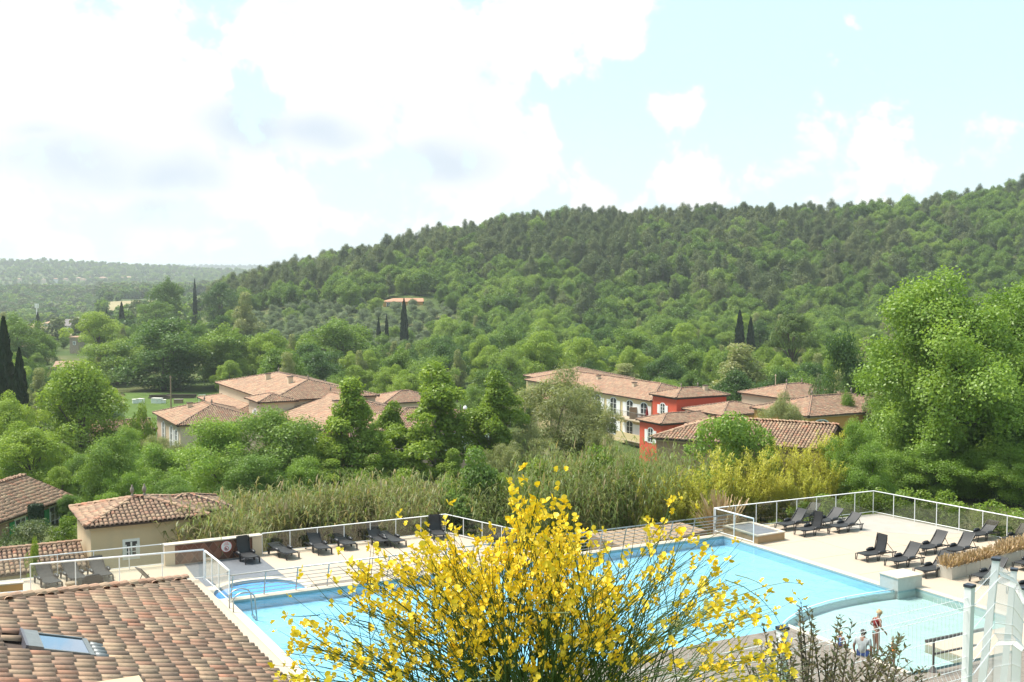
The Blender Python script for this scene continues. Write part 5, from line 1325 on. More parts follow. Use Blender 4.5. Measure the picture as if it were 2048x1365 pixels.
# rows behind the left and right houses, nearer than the valley floor
MID = [(20, 875, 120, 100, 'ash1'), (105, 880, 120, 97, 'fresh0'), (270, 905, 110, 92, 'ash1'), (345, 905, 120, 88, 'ash0'), (160, 905, 90, 90, 'ash1'), (250, 945, 100, 72, 'ash0'), (340, 955, 110, 72, 'ash1'), (60, 920, 120, 96, 'fresh1'), (500, 905, 150, 78, 'ash1'),
       (600, 915, 120, 80, 'ash0'), (660, 925, 120, 82, 'plane0'), (745, 915, 110, 84, 'plane1'), (830, 905, 110, 86, 'plane2'), (905, 905, 90, 84, 'plane0'), (1010, 880, 120, 84, 'willow1'), (1060, 850, 130, 90, 'willow0'), (1250, 905, 100, 84, 'willow1'), (720, 940, 90, 74, 'shrub0'), (800, 940, 90, 75, 'shrub1'),
       (1075, 915, 130, 69, 'shrub0'), (1190, 895, 140, 70, 'shrub1'), (1265, 915, 110, 68, 'shrub0'), (1010, 950, 90, 66, 'shrub1'), (1742, 885, 110, 69, 'ash0'), (1712, 838, 95, 71, 'ash0'), (1720, 850, 120, 88, 'fresh1'), (1790, 800, 130, 92, 'ash1'), (1700, 780, 60, 120, 'ash0'), (1860, 830, 150, 90, 'ash0'), (1960, 840, 180, 92, 'ash1'), (2060, 850, 160, 88, 'ash0'), (1745, 905, 110, 80, 'fresh0'), (1525, 860, 80, 78, 'darkbush'), (1385, 745, 60, 190, 'oak1'), (1330, 755, 80, 188, 'oak2'), (1250, 730, 90, 200, 'poplar1'), (1668, 712, 60, 190, 'fresh1'), (1625, 752, 60, 165, 'oak3'), (1680, 745, 70, 150, 'poplar0'), (950, 770, 80, 165, 'oak2'), (1010, 770, 70, 172, 'poplar1'), (1045, 785, 60, 165, 'oak0'),
       (1800, 905, 120, 72, 'ash0'), (1870, 885, 140, 72, 'ash0'), (1960, 900, 140, 72, 'ash0'), (2050, 895, 140, 70, 'ash0'), (1830, 840, 130, 77, 'ash0'), (1840, 640, 110, 120, 'dark1'), (1905, 690, 120, 118, 'oak0'), (130, 990, 60, 76, 'ash1'), (215, 985, 80, 70, 'ash0'), (0, 830, 110, 118, 'fresh1'), (280, 800, 60, 122, 'shrub0'), (255, 850, 80, 108, 'ash0'), (20, 930, 90, 90, 'shrub1')]
MIDN = ['standing left of', 'beside']
for i, (px, pt, wp, Y, key) in enumerate(MID):
    kd = key.rstrip('0123456789')
    nm, lb = {'ash': ('ash_tree', 'mid green tree in the belt between terrace and houses'), 'fresh': ('lime_tree', 'yellow green tree in the belt between terrace and houses'), 'plane': ('plane_tree', 'young plane sapling in the belt between reeds and houses'), 'willow': ('willow_tree', 'grey willow bush in the belt between reeds and houses'),
              'shrub': ('green_shrub', 'small green shrub in the belt between terrace and houses'), 'darkbush': ('dense_bush', 'dense bush behind the round bright laurel'), 'oak': ('oak_tree', 'leafy oak just behind the clay roofed houses'), 'poplar': ('poplar_tree', 'grey green poplar just behind the clay roofed houses'), 'dark': ('holm_oak', 'dark oak showing behind the big right maples')}[kd]
    tree(nm, lb, key, px, pt, wp, Y, group='trees belt: ' + nm.replace('_', ' '))
# ---- olives
for Yv in np.arange(326, 432, 6.5):
    s = 440.0
    while s < 930:
        s += random.uniform(.8, 1.2) * 6.2 / Yv * FPX
        Y = Yv + random.uniform(-1.5, 1.5); x = (s - CX) / FPX * Y
        if not clear(x, Y, 1) or not clear_key(x, Y, 0): continue
        if random.random() < .12: free_tree('oak_tree', 'small round oak among the olive trees', 'hilloak%d' % random.randrange(3), x, Y, random.uniform(4, 7), 'tree', 'oaks among the olives'); continue
        free_tree('olive_tree', 'silvery olive tree on the terraced slope below the wood', 'olive%d' % random.randrange(2), x, Y, random.uniform(3.0, 4.6), 'tree', 'olive trees on the slope')
# ---- the wood on the hill: the nearest trees one by one, the rest as one mass
pts = []
for Yv in np.arange(372, 640, 6.6):
    s = 395.0
    while s < 2170:
        s += random.uniform(.75, 1.25) * 7.2 / Yv * FPX
        Y = Yv + random.uniform(-2.4, 2.4); x = (s - CX) / FPX * Y
        low = np.interp(s, [395, 440, 560, 700, 880, 940], [470, 440, 436, 430, 432, 374])
        if Y < low: continue
        if not clear(x, Y, 1) or not clear_key(x, Y, 0): continue
        up_ = (Y - low) / (YR - low)
        pine = np.interp(up_, [0, .15, .4, .75, 1], [.06, .22, .60, .88, .96])
        patch = .5 + .5 * math.sin(x * .031 + 2) * math.sin(Y * .045 + x * .017)
        pine -= .6 * (patch > .64) * (1 - .5 * up_)
        if s > 1650: pine -= np.interp(s, [1650, 2000], [0, .45])
        pts.append((Y, x, random.random() < pine))
pts.sort()
np_, no_, rest = 0, 0, []
PJ = [bpy.data.meshes.new('pine_tree') for _ in range(0)]
def joined(key, nm):
    H, W, cm, tm = TREES[key]; bm = bmesh.new(); bm.from_mesh(tm); bm.from_mesh(cm)
    nt_ = len(tm.polygons); me = bpy.data.meshes.new(nm); 
    for i, f in enumerate(bm.faces): f.material_index = 0 if i < nt_ else 1
    bm.to_mesh(me); bm.free(); me.materials.append(tm.materials[0]); me.materials.append(cm.materials[0]); return me
JM = {k: joined(k, 'pine_tree' if k.startswith('pine') else 'oak_tree') for k in ['pine%d' % i for i in range(4)] + ['hilloak%d' % i for i in range(3)]}
for (Y, x, isp) in pts:
    key = ('pine%d' % random.randrange(4)) if isp else ('hilloak%d' % random.randrange(3))
    H = TREES[key][0]; h = random.triangular(6.0, 15.5, 10.0) if isp else random.triangular(5.0, 12.0, 7.5)
    if Y > 515: h = random.triangular(6.0, 11.5, 8.0) if random.random() < .93 else random.uniform(11, 13)
    sc = h / H; z = float(HT(x, Y))
    if (isp and np_ < 300) or (not isp and no_ < 200):
        o = inst('pine_tree' if isp else 'downy_oak', JM[key], None, (x, Y, z), (0, 0, random.uniform(0, 6.28)), (sc * random.uniform(.85, 1.15),) * 2 + (sc,))
        if isp: np_ += 1; tag(o, 'grey green pine in the wood covering the hillside', 'tree', 'pines of the hillside wood')
        else: no_ += 1; tag(o, 'green oak among the pines of the hillside wood', 'tree', 'oaks of the hillside wood')
    else: rest.append((x, Y, z, sc, key))
def scatter(name, label, items, keys, meshes):
    """one mass of trees: instances on points"""
    col_ = bpy.data.collections.new(name + '_kinds')
    for i, k in enumerate(keys):
        o = bpy.data.objects.new('%02d_kind' % i, meshes[k]); col_.objects.link(o)
    V = np.array([(a, b, c) for a, b, c, *_ in items]); me = bpy.data.meshes.new(name); me.vertices.add(len(V)); me.vertices.foreach_set('co', V.astype(np.float32).ravel())
    for nm, ty, va in (('sc', 'FLOAT', [i[3] for i in items]), ('rot', 'FLOAT', rng.uniform(0, 6.28, len(items))), ('kind_i', 'INT', [keys.index(i[4]) for i in items])):
        at = me.attributes.new(nm, ty, 'POINT'); at.data.foreach_set('value', va)
    o = bpy.data.objects.new(name, me); COL.objects.link(o); tag(o, label, None, None, 'stuff')
    ng = bpy.data.node_groups.new(name, 'GeometryNodeTree')
    ng.interface.new_socket('Geometry', in_out='INPUT', socket_type='NodeSocketGeometry'); ng.interface.new_socket('Geometry', in_out='OUTPUT', socket_type='NodeSocketGeometry')
    N = ng.nodes; L = ng.links; gi = N.new('NodeGroupInput'); go = N.new('NodeGroupOutput'); iop = N.new('GeometryNodeInstanceOnPoints'); ci = N.new('GeometryNodeCollectionInfo')
    ci.inputs['Collection'].default_value = col_; ci.inputs['Separate Children'].default_value = True; ci.inputs['Reset Children'].default_value = True
    def attr(nm, ty):
        a = N.new('GeometryNodeInputNamedAttribute'); a.data_type = ty; a.inputs['Name'].default_value = nm
        return next(s_ for s_ in a.outputs if s_.enabled and s_.name == 'Attribute')
    cx = N.new('ShaderNodeCombineXYZ'); L.new(attr('rot', 'FLOAT'), cx.inputs['Z'])
    L.new(gi.outputs[0], iop.inputs['Points']); L.new(ci.outputs[0], iop.inputs['Instance']); iop.inputs['Pick Instance'].default_value = True
    L.new(attr('kind_i', 'INT'), iop.inputs['Instance Index']); L.new(cx.outputs[0], iop.inputs['Rotation']); L.new(attr('sc', 'FLOAT'), iop.inputs['Scale']); L.new(iop.outputs[0], go.inputs[0])
    md = o.modifiers.new('scatter', 'NODES'); md.node_group = ng; return o
hk = list(JM.keys()); scatter('hillside_wood', 'dense wood of pines and oaks covering the upper hill', rest, hk, JM)
# ---- far woods
for i in range(3):
    std_tree('far%d' % i, 141 + i, 9, 9, .2, 'round', 16, (1.4, 2.4), 700, 1.3, .7, ('leaf_pine', 'leaf_oak', 'leaf_dark')[i], .2, .3, 2, flat=.8)
JF = {k: joined(k, k) for k in ('far0', 'far1', 'far2')}
fw = []
for Y in np.arange(900, 1440, 9.0):
    for s in np.arange(-180, 520, 9.0 / Y * FPX):
        yy = Y + random.uniform(-5, 5); ss = s + random.uniform(-5, 5)
        lo = np.interp(ss, [-180, 100, 230, 300, 500], [960, 940, 1010, 1060, 1000])
        if yy < lo: continue
        x = (ss - CX) / FPX * yy
        fw.append((x, yy, float(HT(x, yy)), random.uniform(.8, 1.35), 'far%d' % random.choice((0, 0, 2, 2, 1))))
scatter('far_wood', 'dark wood on the low hill beyond the farm', fw, list(JF), JF)
fw = []
for Y in np.arange(1820, 2760, 15.0):
    for s in np.arange(-180, 540, 15.0 / Y * FPX):
        if random.random() < .22: continue
        yy = Y + random.uniform(-8, 8); ss = s + random.uniform(-4, 4); x = (ss - CX) / FPX * yy
        fw.append((x, yy, float(HT(x, yy)), random.uniform(.5, 1.1) * (1.5 if random.random() < .06 else 1), 'far%d' % random.choice((0, 1, 1, 1, 2))))
for Y in np.arange(4900, 5200, 60.0):
    for s in np.arange(150, 540, 24.0 / Y * FPX): x = (s - CX) / FPX * Y; fw.append((x, Y, float(HT(x, Y)), random.uniform(1, 1.6), 'far0'))
scatter('distant_wood', 'light green woods on the farthest hills', fw, list(JF), JF)
fw = []
for Y in np.arange(420, 930, 12.0):
    for s in np.arange(-160, 400, 12.0 / Y * FPX):
        ss = s + random.uniform(-8, 8); yy = Y + random.uniform(-5, 5)
        if 36 < ss < 190 and 480 < yy < 600: continue
        if 36 < ss < 120 and 560 < yy < 720: continue
        if 200 < ss < 320 and 640 < yy < 900: continue
        if random.random() < .35: continue
        x = (ss - CX) / FPX * yy
        if not clear(x, yy, 3): continue
        fw.append((x, yy, float(HT(x, yy)), random.uniform(.45, 1.0), 'far%d' % random.choice((1, 1, 2, 0))))
for Y in np.arange(335, 540, 8.0):
    for s in np.arange(40, 200, 8.0 / Y * FPX):
        ss = s + random.uniform(-6, 6); yy = Y + random.uniform(-4, 4); x = (ss - CX) / FPX * yy
        if random.random() < .35 or not clear(x, yy, 2) or (70 < ss < 175 and 468 < yy): continue
        fw.append((x, yy, float(HT(x, yy)), random.uniform(.18, .42), 'far%d' % random.choice((1, 1, 2))))
scatter('valley_wood', 'scattered trees and hedges of the far valley fields', fw, list(JF), JF)
ground_patch('field', None, 600, 700, 40, 112, 'field_dry', 'pale dry field behind the far farm')
ground_patch('field', None, 690, 880, 205, 312, 'field_dry', 'pale field before the far dark wood')
ground_patch('field', None, 470, 520, 70, 175, 'field_dry', 'tan field strip before the far farm')
ground_patch('meadow', None, 166, 222, 245, 500, 'field_green', 'bright green meadow behind the cream house')

# ---------------------------------------------------------------- reeds, bamboo, hedge
def blades(rg, base, az, el, L, w_, droop):
    """long narrow leaves: two quads each, bending over"""
    d0 = np.stack([np.cos(az) * np.cos(el), np.sin(az) * np.cos(el), np.sin(el)], 1)
    el2 = el - droop; d1 = np.stack([np.cos(az) * np.cos(el2), np.sin(az) * np.cos(el2), np.sin(el2)], 1)
    sd_ = np.stack([-np.sin(az), np.cos(az), np.zeros(len(az))], 1) * w_[:, None] / 2
    m = base + d0 * (L * .5)[:, None]; t = m + d1 * (L * .5)[:, None]
    V = np.stack([base - sd_ * .6, base + sd_ * .6, m + sd_, m - sd_, t + sd_ * .1, t - sd_ * .1], 1)
    n = len(az); ix = np.arange(n)[:, None] * 6
    F = np.concatenate([ix + np.array([0, 1, 2, 3]), ix + np.array([3, 2, 4, 5])], 0)
    return V.reshape(-1, 3), F
def reed_bed(name, label, spots, seed):
    rg = np.random.default_rng(seed); Vs, Fs, Rs, nv = [], [], [], 0
    def put(V, F, r_):
        nonlocal nv
        Vs.append(V); Fs.append(F + nv); Rs.append(r_); nv += len(V)
    for (x, y, h, dry) in spots:
        ns = 46; z = float(HT(x, y))
        bx = x + rg.normal(0, .55, ns); by = y + rg.normal(0, .55, ns); hh = h * rg.uniform(.65, 1.08, ns); lean = rg.normal(0, .24, (ns, 2))
        b0 = np.stack([bx, by, np.full(ns, z)], 1); tp = b0 + np.stack([lean[:, 0] * hh, lean[:, 1] * hh, hh], 1)
        az = rg.uniform(0, 6.28, ns); sd_ = np.stack([-np.sin(az), np.cos(az), np.zeros(ns)], 1) * .014
        V = np.stack([b0 - sd_, b0 + sd_, tp + sd_ * .5, tp - sd_ * .5], 1).reshape(-1, 3); put(V, np.arange(4 * ns).reshape(ns, 4), rg.uniform(.5, 1, ns))
        nl_ = 11; t = np.tile(np.linspace(.2, .99, nl_), ns); si = np.repeat(np.arange(ns), nl_)
        base = b0[si] + (tp - b0)[si] * t[:, None]; n = len(t)
        V, F = blades(rg, base, rg.uniform(0, 6.28, n), rg.uniform(.1, 1.2, n), rg.uniform(.4, 1.0, n), rg.uniform(.035, .08, n), rg.uniform(.5, 2.0, n))
        r_ = np.clip(rg.random(n) * .55 + np.where((rg.random(n) < dry * (1.15 - t)), .45, 0) + dry * .1, 0, 1); put(V, F, np.tile(r_, 2))
        k = rg.random(ns) < .09
        if k.any():
            tb = tp[k]; m_ = k.sum(); V, F = blades(rg, tb - np.array([0, 0, .1]), rg.uniform(0, 6.28, m_), rg.uniform(1.2, 1.5, m_), rg.uniform(.4, .7, m_), rg.uniform(.07, .12, m_), rg.uniform(.1, .5, m_)); put(V, F, np.full(2 * m_, .97))
    o = inst(name, np_mesh(name, np.concatenate(Vs), np.concatenate(Fs), M['leaf_reed'], np.concatenate(Rs))); tag(o, label, None, None, 'stuff'); return o
def strip(px0, px1, Y0, Y1, n, top, dry, seed):
    rg = random.Random(seed); out = []
    for _ in range(n):
        px = rg.uniform(px0, px1); Y = rg.uniform(Y0, Y1); x = (px - CX) / FPX * Y; zt = CAMZ - (top(px) + rg.uniform(0, 70) - HOR) / FPX * Y
        out.append((x, Y, max(1.6, zt - float(HT(x, Y))), dry * rg.uniform(.4, 1.4)))
    return out
tp1 = lambda px: np.interp(px, [380, 480, 600, 700, 800, 900], [1010, 985, 965, 950, 945, 960])
reed_bed('reed_bed', 'green and straw coloured giant reeds behind the lower terrace', strip(372, 905, 63.5, 69.5, 78, tp1, .42, 1) + strip(392, 470, 56.8, 62, 16, lambda px: 1000, .5, 4), 201)
tp2 = lambda px: np.interp(px, [960, 1050, 1120, 1200, 1300, 1420, 1480], [985, 925, 900, 885, 890, 900, 930])
reed_bed('reed_bed', 'tall green reeds behind the broom in the centre', strip(965, 1330, 63.5, 76, 66, tp2, .3, 2) + strip(1330, 1480, 73, 78, 22, tp2, .3, 3), 202)
# bamboo
def bamboo_mesh(seed, H=4.6, rad=1.1):
    rg = np.random.default_rng(seed); nc_ = 26; nl_ = 135; b0 = np.stack([rg.normal(0, rad * .3, nc_), rg.normal(0, rad * .3, nc_), np.zeros(nc_)], 1)
    hh = H * rg.uniform(.6, 1, nc_); az = rg.uniform(0, 6.28, nc_); ln = rg.uniform(.05, .38, nc_)
    t = rg.uniform(.12, 1, (nc_, nl_)); si = np.repeat(np.arange(nc_), nl_); tt = t.ravel()
    off = (ln[si] * hh[si] * tt ** 2)
    base = b0[si] + np.stack([np.cos(az[si]) * off, np.sin(az[si]) * off, hh[si] * tt], 1) + rg.normal(0, .085, (len(tt), 3)) * (1.6 - tt)[:, None]
    n = len(tt); V, F = blades(rg, base, rg.uniform(0, 6.28, n), rg.uniform(.1, 1.3, n), rg.uniform(.18, .36, n), rg.uniform(.03, .055, n), rg.uniform(.2, 1.2, n))
    return np_mesh('foliage', V, F, M['leaf_bamboo'], np.tile(rg.random(n), 2))
def culm_mesh(seed, H=4.6, rad=1.1):
    rg = random.Random(seed); b = MB()
    for _ in range(26):
        x, y = rg.gauss(0, rad * .3), rg.gauss(0, rad * .3); az = rg.uniform(0, 6.28); h = H * rg.uniform(.6, .95); ln = rg.uniform(.1, .35) * h
        b.tube([(x + math.cos(az) * ln * t * t, y + math.sin(az) * ln * t * t, h * t) for t in (0, .35, .7, 1)], [.016, .014, .01, .004], 4)
    return b.mesh('culms', M['leaf_bamboo'])
BM = [(bamboo_mesh(300 + i), culm_mesh(300 + i)) for i in range(3)]
BAM = [(1300, 1000, 65), (1318, 985, 65.5), (1330, 955, 66), (1372, 925, 66.5), (1412, 945, 65.5), (1445, 905, 70), (1490, 900, 71), (1535, 905, 70), (1575, 890, 72), (1610, 885, 72), (1650, 872, 73), (1690, 868, 73), (1725, 905, 71), (1350, 985, 65), (1395, 985, 65), (1555, 940, 69), (1625, 930, 70), (1675, 925, 70), (1500, 945, 69), (1470, 950, 69), (1590, 945, 68.5), (1640, 950, 68.5)]
for i, (px, pt, Y) in enumerate(BAM):
    x = (px - CX) / FPX * Y; z = float(HT(x, Y)); h = CAMZ - (pt - HOR) / FPX * Y - z; s = max(h, 1.5) / 4.4
    r = empty('bamboo_clump', (x, Y, z), random.uniform(0, 6.28), 'feathery golden bamboo clump in the yellow row behind the far terrace', 'bamboo', 'golden bamboo row'); r.scale = (min(s, 1.15),) * 2 + (s,)
    inst('foliage', BM[i % 3][0], r); inst('culms', BM[i % 3][1], r)
def hedge(name, label, path, w_, h, n, leaf, seed, size=.13, cat='hedge'):
    rg = np.random.default_rng(seed); P_ = [Vector(p) for p in path]; lb = []
    for a, b in zip(P_[:-1], P_[1:]):
        L = (b - a).length; d = (b - a).normalized(); s = Vector((-d.y, d.x, 0))
        for k in range(int(L / .45)):
            q = a + d * (k * .45) + s * rg.uniform(-w_ / 2, w_ / 2); z = float(HT(q.x, q.y)); r = rg.uniform(.35, .6)
            for zz in np.arange(.2, h, .42): lb.append(((q.x, q.y, z + zz * rg.uniform(.8, 1.15)), (r, r, r * .8)))
    root = empty(name, (P_[0].x, P_[0].y, float(HT(P_[0].x, P_[0].y))), 0, label, cat)
    V, pick = lobes_to_leaves(rg, [((l[0][0] - root.location.x, l[0][1] - root.location.y, l[0][2] - root.location.z), l[1]) for l in lb], n, size, .55, low=-.3, upw=.5)
    inst('foliage', np_mesh('foliage', V, np.arange(4 * n).reshape(n, 4), M[leaf], rg.random(n)), root)
    b = MB()
    for q in P_: b.tube([(q.x, q.y, float(HT(q.x, q.y)) - .1), (q.x, q.y, float(HT(q.x, q.y)) + h * .6)], .03, 5)
    b.build('stems', M['bark'], root)
    return root
hedge('green_hedge', 'bright green hedge behind the glass of the far lounger terrace', [U(-0.5, 3.4), U(4, 3.2), U(12.2, 2.2)], 2.2, 1.75, 20000, 'leaf_hedge', 401)
hedge('green_hedge', 'bright green hedge outside the right hand terrace fence', [U(12.6, 2.0), U(13.8, -4), U(15.0, -12)], 2.2, 1.75, 18000, 'leaf_hedge', 402)
hedge('undergrowth_hedge', 'low green weeds at the foot of the reeds behind the lower terrace', [U(-24.5, 11.2), U(-16, 11.0), U(-9.6, 11.2)], 1.6, .7, 9000, 'leaf_hedge', 403)
hedge('undergrowth_hedge', 'dark weeds on the bank below the railing in the centre', [U(-8.5, 9.5), U(-6.8, 4.5), U(-5.5, 2.2)], 1.8, .6, 7000, 'leaf_mid', 404)
hedge('shrub_border', 'green shrubs between the twin finial house and the fence', [U(-42, 11.6), U(-34, 11.2), U(-27.2, 11.0)], .7, .4, 5000, 'leaf_hedge', 405)
# clipped dark column by the shuttered house
o = empty('clipped_yew', P(72, 1047, 68), 0, 'dark clipped column of yew in front of the shuttered house', 'shrub')
rg = np.random.default_rng(5); n = 6000; az = rg.uniform(0, 6.28, n); z = rg.uniform(0, 1, n); top_ = rg.random(n) < .25
rr_ = np.where(top_, .42 * np.sqrt(rg.random(n)), .42 + rg.normal(0, .015, n)); zz = np.where(top_, 1.08 + rg.normal(0, .02, n), z * 1.08)
C = np.stack([rr_ * np.cos(az), rr_ * np.sin(az), zz - 0.9 * 0], 1); d = np.stack([np.cos(az) * ~top_, np.sin(az) * ~top_, top_ * 1.0], 1) + rg.normal(0, .4, (n, 3)); Nn = unit(d); T = unit(np.cross(Nn, rg.normal(0, 1, (n, 3))))
inst('foliage', np_mesh('foliage', leaf_quads(C, Nn, T, np.full(n, .09), np.full(n, .05)), np.arange(4 * n).reshape(n, 4), M['leaf_cypress'], rg.random(n)), o)
b = MB(); b.tube([(0, 0, -2.5), (0, 0, 1.0)], [.08, .03], 6); b.build('trunk', M['bark'], o, local=True)
# dry grass tuft by the terrace corner
o = empty('dry_grass_tuft', U(1.3, 1.9, -0.8), 0, 'pale dry grass tuft behind the corner of the far glass fence', 'grass')
inst('stems', straw(500, .5, .5, 0, 2.3, 77), o)

# ---------------------------------------------------------------- poles, mast, meadow clutter
def pole(name, label, px, pyt, pyb, Y, r, m, cat='pole'):
    p = P(px, pyb, Y); zt = P(px, pyt, Y).z; o = empty(name, (p.x, p.y, p.z), 0, label, cat); b = MB(); b.tube([(0, 0, -1), (0, 0, zt - p.z)], [r, r * .75], 8); b.build('shaft', M[m], o, local=True); return o, zt - p.z
o, h_ = pole('utility_pole', 'bare wooden utility pole in the meadow', 342, 752, 812, 186, .14, 'wood_warm')
b = MB(); b.box((0, 0, h_ - .25), (.25, .25, .3)); b.build('pole_cap', M['wood_warm'], o, local=True)
o, h_ = pole('radio_mast', 'thin white radio mast beyond the farm', 74, 608, 640, 700, .35, 'white_paint', 'mast')
for s in (-1, 0, 1):
    b = MB(); b.box((s * .9, 0, h_ - 1.2), (.5, .4, 2.6)); b.build('antenna', M['white_paint'], o, local=True)
o, h_ = pole('lamp_post', 'small lamp post by the pink house behind the plane trees', 921, 810, 850, 112, .05, 'dark_metal', 'lamp')
b = MB(); b.lathe((.45, 0, h_ - .45), [(.16, 0), (.22, .12), (.14, .3), (.03, .36)], 10); b.build('lantern', M['white_paint'], o, local=True)
o, h_ = pole('flag_pole', 'thin pale pole above the far hipped roofs', 1551, 752, 770, 150, .06, 'w_cream')
b = MB(); b.lathe((0, 0, h_), [(.1, 0), (.1, .1), (.02, .16)], 8); b.build('cap', M['w_cream'], o, local=True)
CL = [(272, 794, 'white crate at the left end of the meadow clutter'), (281, 796, 'small grey crate beside the white one in the meadow'), (314, 796, 'large white box in the middle of the meadow clutter'), (322, 797, 'low white box touching the large one in the meadow'), (357, 798, 'wooden pallet stack right of the utility pole'), (404, 789, 'open white frame stand on the meadow'), (421, 791, 'white tank at the right end of the meadow clutter')]
for i, (px, py, lb) in enumerate(CL):
    p = P(px, py + 3, 205); z = float(HT(p.x, p.y)) + .2; o = empty('crate', (p.x, p.y, z), random.uniform(-.4, .4), lb, 'crate')
    if 'frame' in lb:
        for s in (-1, 1):
            b = MB(); b.box((s * .55, 0, .8), (.1, .1, 1.6)); b.build('upright', M['white_paint'], o, local=True)
        b = MB(); b.box((0, 0, 1.55), (1.0, .1, .1)); b.build('crossbar', M['white_paint'], o, local=True)
    else:
        w_ = random.uniform(1.0, 1.9); hh = random.uniform(.6, 1.1); mm = 'wood_warm' if 'wooden' in lb else 'white_paint'
        b = MB(); b.box((0, 0, hh / 2), (w_, 1.0, hh)); b.build('body', M[mm], o, local=True, bevel=.03); b = MB(); b.box((0, 0, hh + .04), (w_ + .1, 1.1, .08)); b.build('lid', M['w_white' if mm == 'white_paint' else 'wood'], o, local=True)
for i, (px0, px1) in enumerate(((330, 395), (300, 345), (425, 455))):
    q0, q1 = P(px0, 793, 213), P(px1, 793, 213); o = empty('timber_stack', ((q0.x + q1.x) / 2, 213 - i, float(HT((q0.x + q1.x) / 2, 213)) + .2), 0, ('long dark timber stack behind the utility pole', 'short dark timber stack left of the utility pole', 'short dark timber stack below the white tank')[i], 'timber')
    for k in range(7):
        b = MB(); L_ = (q1.x - q0.x) * random.uniform(.75, 1); b.box((random.uniform(-.3, .3), (k % 3) * .3, .12 + .22 * (k // 2)), (L_, .25, .2)); b.build('beam', M['bark'], o, local=True)

# ---------------------------------------------------------------- labels that single out each filler by what it stands next to
ORD = ['nearest', 'second', 'third', 'fourth', 'fifth', 'sixth', 'seventh', 'eighth', 'ninth', 'tenth', 'eleventh', 'twelfth', 'thirteenth', 'fourteenth', 'fifteenth', 'sixteenth', 'seventeenth', 'eighteenth', 'nineteenth', 'twentieth']
MARKS = [('umbrella pine', 1585, 680), ('cypress pair', 1491, 655), ('three cypresses', 785, 645), ('hill house', 806, 605), ('utility pole', 342, 780), ('grey warehouse', 148, 648), ('stone tower', 147, 690), ('huge dark plane', 325, 700), ('red tower', 1400, 790), ('tall roofed house', 600, 770),
         ('orange house', 1660, 810), ('tallest plane tree', 868, 800), ('big maples', 1900, 640), ('left cypresses', 25, 720), ('round bright tree', 200, 660), ('yellow house', 1150, 770), ('willow', 1112, 820), ('twin finial house', 275, 1010), ('pink house', 720, 850), ('far dark wood', 120, 600)]
def single_out(objs, noun):
    grp = {}
    for o in objs:
        q = px_of((o.location.x, o.location.y, o.location.z + 3))
        m = min(MARKS, key=lambda k: (k[1] - q[0]) ** 2 + (k[2] - q[1]) ** 2); dx, dy = q[0] - m[1], q[1] - m[2]
        side = ('right of' if dx > 0 else 'left of') if abs(dx) > abs(dy) else ('below' if dy > 0 else 'above')
        grp.setdefault((m[0], side), []).append((dx * dx + dy * dy, o))
    for (mk, side), l in grp.items():
        l.sort(key=lambda t: t[0])
        for i, (_, o) in enumerate(l):
            if i < len(ORD): o['label'] = '%s %s %s the %s' % (ORD[i], noun, side, mk)
            else: o['label'] = 'one of the outer %ss %s the %s' % (noun, side, mk)
byl = {}
for o in list(bpy.data.objects):
    if o.parent is None and o.get('category') and o.get('group') and (o['group'].startswith('mixed trees') or o['group'].startswith('trees belt')): byl.setdefault(o['label'], []).append(o)
NOUN = {'leafy green oak in': 'leafy oak', 'dark green oak in': 'dark oak', 'grey green poplar in': 'grey poplar', 'yellow green lime in': 'yellow green lime', 'green shrub between': 'low valley shrub', 'mid green tree': 'mid green belt tree', 'yellow green tree': 'yellow green belt tree', 'young plane sapling': 'plane sapling',
        'grey willow bush': 'grey willow bush', 'small green shrub': 'small belt shrub', 'leafy oak just': 'leafy oak behind the roofs', 'grey green poplar just': 'poplar behind the roofs', 'dark oak showing': 'dark oak behind the maples'}
for lb, l in byl.items():
    for k, nn in NOUN.items():
        if lb.startswith(k) and len(l) > 1: single_out(l, nn)
for k, o in enumerate(sorted([o for o in bpy.data.objects if o.name.startswith('bamboo_clump')], key=lambda o: px_of(o.location)[0])):
    o['label'] = '%s golden bamboo clump counted from the reeds towards the maples' % (['leftmost'] + ORD[1:] + ['twenty first', 'last'])[k]
vl = sorted([o for o in bpy.data.objects if o.name.startswith('villa') and o.parent is None], key=lambda o: px_of(o.location)[0])
ORDV = ['leftmost'] + ORD[1:] + ['twenty first', 'twenty second', 'rightmost']
for k, o in enumerate(vl): o['label'] = '%s tiny villa counted from the left on the far green hillside' % ORDV[min(k, len(ORDV) - 1)]
